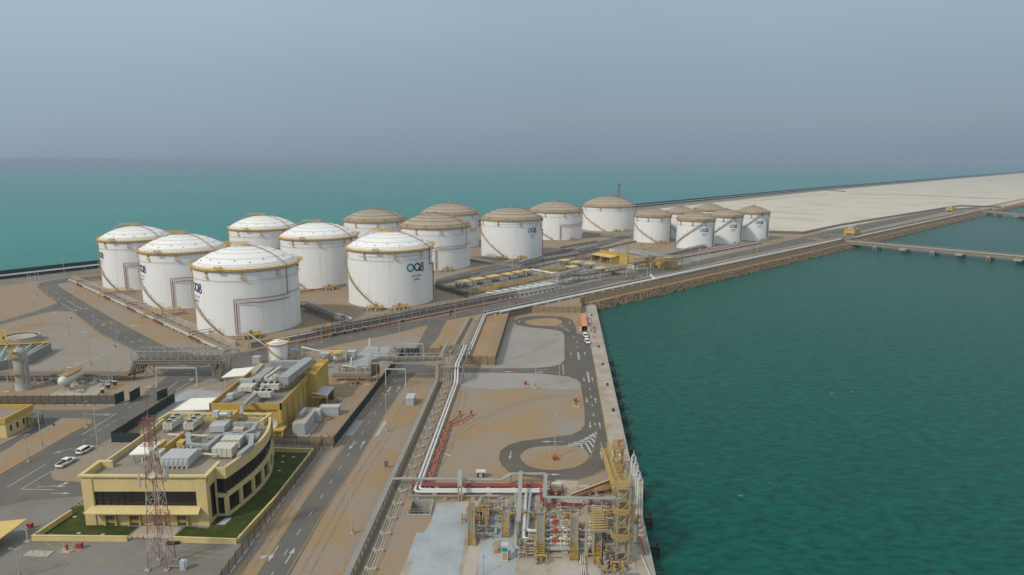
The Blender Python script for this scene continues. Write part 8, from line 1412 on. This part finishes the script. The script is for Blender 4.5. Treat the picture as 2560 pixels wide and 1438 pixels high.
def person(label, px, py, rz, top, legs, step=.15, arm=.2):
    t = thing('person', label, 'person', G(px, py) + Z(.06)); t.rotation_euler = (0, 0, rz); o_ = t.location.copy()
    J = {'pel': (0, 0, .95), 'wai': (0, 0, 1.12), 'che': (0, 0, 1.35), 'nec': (0, 0, 1.5), 'hea': (0, .02, 1.62), 'top': (0, .01, 1.74)}; rad = {'pel': .15, 'wai': .135, 'che': .165, 'nec': .065, 'hea': .105, 'top': .07}; E = [('pel', 'wai'), ('wai', 'che'), ('che', 'nec'), ('nec', 'hea'), ('hea', 'top')]
    for s, k in ((-1, 'l'), (1, 'r')):
        st = step * s; J.update({k + 'hip': (s * .1, 0, .88), k + 'kne': (s * .11, st * .6 + .03, .48), k + 'ank': (s * .11, st, .08), k + 'toe': (s * .12, st + .18, .04), k + 'sho': (s * .2, 0, 1.42), k + 'elb': (s * .27, -st * .4 + .02, 1.14), k + 'wri': (s * .26, -st * .6 + arm, .9), k + 'han': (s * .25, -st * .6 + arm + .05, .8)}); rad.update({k + 'hip': .11, k + 'kne': .075, k + 'ank': .055, k + 'toe': .045, k + 'sho': .075, k + 'elb': .055, k + 'wri': .04, k + 'han': .045}); E += [('pel', k + 'hip'), (k + 'hip', k + 'kne'), (k + 'kne', k + 'ank'), (k + 'ank', k + 'toe'), ('che', k + 'sho'), (k + 'sho', k + 'elb'), (k + 'elb', k + 'wri'), (k + 'wri', k + 'han')]
    names = list(J); me = bpy.data.meshes.new('body'); me.from_pydata([J[n_] for n_ in names], [(names.index(a), names.index(c)) for a, c in E], []); ob = bpy.data.objects.new('body', me); COL.objects.link(ob); sk = ob.modifiers.new('skin', 'SKIN'); 
    for i_, n_ in enumerate(names): v_ = me.skin_vertices[0].data[i_]; v_.radius = (rad[n_], rad[n_]); v_.use_root = n_ == 'pel'
    ob.modifiers.new('sub', 'SUBSURF').levels = 1; dg = bpy.context.evaluated_depsgraph_get(); dg.update(); m2 = bpy.data.meshes.new_from_object(ob.evaluated_get(dg)); bpy.data.objects.remove(ob); m2.name = 'body'; m2.materials.clear(); [m2.materials.append(x) for x in (CLO[top], CLO[legs], SKIN)]
    for f in m2.polygons: c = f.center; f.material_index = 2 if (c.z > 1.5 or (abs(c.x) > .2 and c.z < .88 and c.z > .7)) else (0 if c.z > .93 else 1)
    m2.shade_smooth(); bo_ = bpy.data.objects.new('body', m2); COL.objects.link(bo_); bo_.parent = t
    b = MB(); b.lathe(o_.x, o_.y, [(.15, o_.z + 1.66), (.13, o_.z + 1.66), (.125, o_.z + 1.74), (.07, o_.z + 1.8), (.01, o_.z + 1.82)], 10); b.build('helmet', CLO['helmet'], t, True); b = MB(); b.lathe(o_.x, o_.y, [(.19, o_.z + 1.0), (.205, o_.z + 1.35)], 10); b.build('vest', CLO['vest' if top == 'orange' else top], t, True)
person('person in orange hi-vis standing beside the grey crates', 1477.8, 813.4, R(90), 'orange', 'orange'); person('person in orange hi-vis at the quay edge', 1486, 816.2, R(200), 'orange', 'orange', .22); person('person in dark clothes standing left of another near the container', 1483.3, 825.6, R(20), 'dark', 'dark', .1); person('person in dark clothes standing right of another near the quay edge', 1487.6, 825.6, R(-30), 'blue', 'dark', .18); person('person in dark clothes standing behind the crates', 1474.9, 803.8, R(100), 'dark', 'dark', .05)
q = thing('traffic_barrier', 'orange barrier lying on the quay behind the parked cars', 'barrier', G(1486, 845)); c = G(1486, 846); b = MB(); b.path([(c.x - .9, c.y - .8, .3), (c.x, c.y, 1.0), (c.x + .5, c.y + 1, .3)], .12, 6); b.path([(c.x - .5, c.y + .8, .3), (c.x, c.y, 1.0)], .1, 6); b.build('frame', M['orangered'], q)
q = thing('plank', 'pale plank lying on the sand by the red pipes', 'plank', G(1118, 1138)); b = MB(); b.beam(G(1111, 1134, .1), G(1127, 1141, .1), .5, .12); b.build('board', M['conc'], q)
for i, (x, y) in enumerate(((1364, 917), (1366, 961), (1388, 884), (1125, 1085))):
    c = G(x, y); q = thing('drain_cover', ['pale rectangular drain cover in the grey lot by the link road', 'pale drain cover on gravel beside the quay hydrant', 'pale bar on the gravel lot left of a lamp post', 'small pale cover by the red hydrants'][i], 'drain cover', c); bp(q, 'frame', 'conc', c.x, c.y, .03, 2.6 if i < 3 else .8, .9 if i < 2 else .4, .12)
    if i < 2: bp(q, 'grate', 'concdark', c.x, c.y, .15, 2.0, .5, .02)
# low pale covers scattered over the yards
for i, (x, y, l) in enumerate(((16, 980, 'by the column vessel'), (92, 741, 'at the road bend'), (212, 832, 'on gravel by the seaward road'), (136, 783, 'near the branch road'), (332, 815, 'beside the left pipe track, near'), (347, 816, 'beside the left pipe track, right'), (180, 731, 'beside the seaward road, far'), (154, 711, 'inside the road bend'), (372, 968, 'by the harbour road gantry'), (918, 962, 'behind the dark road fence'), (858, 956, 'behind the control building'))):
    c = G(x, y); q = thing('access_cover', 'pale flat access cover ' + l, 'access cover', c, 'pale covers in the yards'); f = max(1, c.y / 260); bp(q, 'slab', 'conc', c.x, c.y, .02, 2.2 * f, 1.2 * f, .14)

for i, (px_, py_, n_, mats_, l) in enumerate(((1183, 1300, 12, ('ochre', 'yel2', 'galv', 'ochre'), 'yellow rails and valves around the left valve stand'), (1222, 1285, 10, ('ochre', 'yel2', 'steel'), 'yellow rails and pipes right of the left valve stand'), (1275, 1300, 10, ('ochre', 'unit', 'yel2'), 'yellow and pale valves by the middle stair'), (1340, 1395, 12, ('ochre', 'conc', 'steel'), 'dusty yellow valves at the front of the left stair'), (1400, 1292, 10, ('conc', 'galv', 'ochre'), 'thin pale pipes behind the manifold rows'), (1540, 1340, 18, ('ochre', 'yel2', 'conc', 'steel'), 'yellow pipework between stairs and gangway tower'), (1552, 1300, 16, ('ochre', 'yel2', 'conc', 'unit'), 'yellow pipework behind the gangway tower'), (1530, 1432, 16, ('conc', 'ochre', 'steel'), 'dusty pipework at the lower right of the berth'), (1480, 1385, 10, ('ochre', 'conc', 'galv'), 'pipes at the foot of the right stair'), (1380, 1250, 8, ('red', 'steel', 'galv'), 'red and grey valves under the berth tray'), (1500, 1262, 10, ('red', 'galv', 'steel'), 'red and grey pipes at the right end of the berth tray'))):
    pipe_tangle(l, G(px_, py_), 5, 5, n_, mats_, 200 + i, 2.6)
# haze over the whole place
b = MB(); b.box(0, 8000, -9, 46000, 16900, 89.5)
hm = bpy.data.materials.new('haze'); hm.use_nodes = True; n = hm.node_tree.nodes; n.clear(); ho = n.new('ShaderNodeOutputMaterial'); pv = n.new('ShaderNodeVolumePrincipled')
pv.inputs['Density'].default_value = .00015; pv.inputs['Color'].default_value = (.51, .60, .73, 1); pv.inputs['Anisotropy'].default_value = 0.0
hm.node_tree.links.new(pv.outputs[0], ho.inputs['Volume']); b.build('haze', hm, kind='stuff')
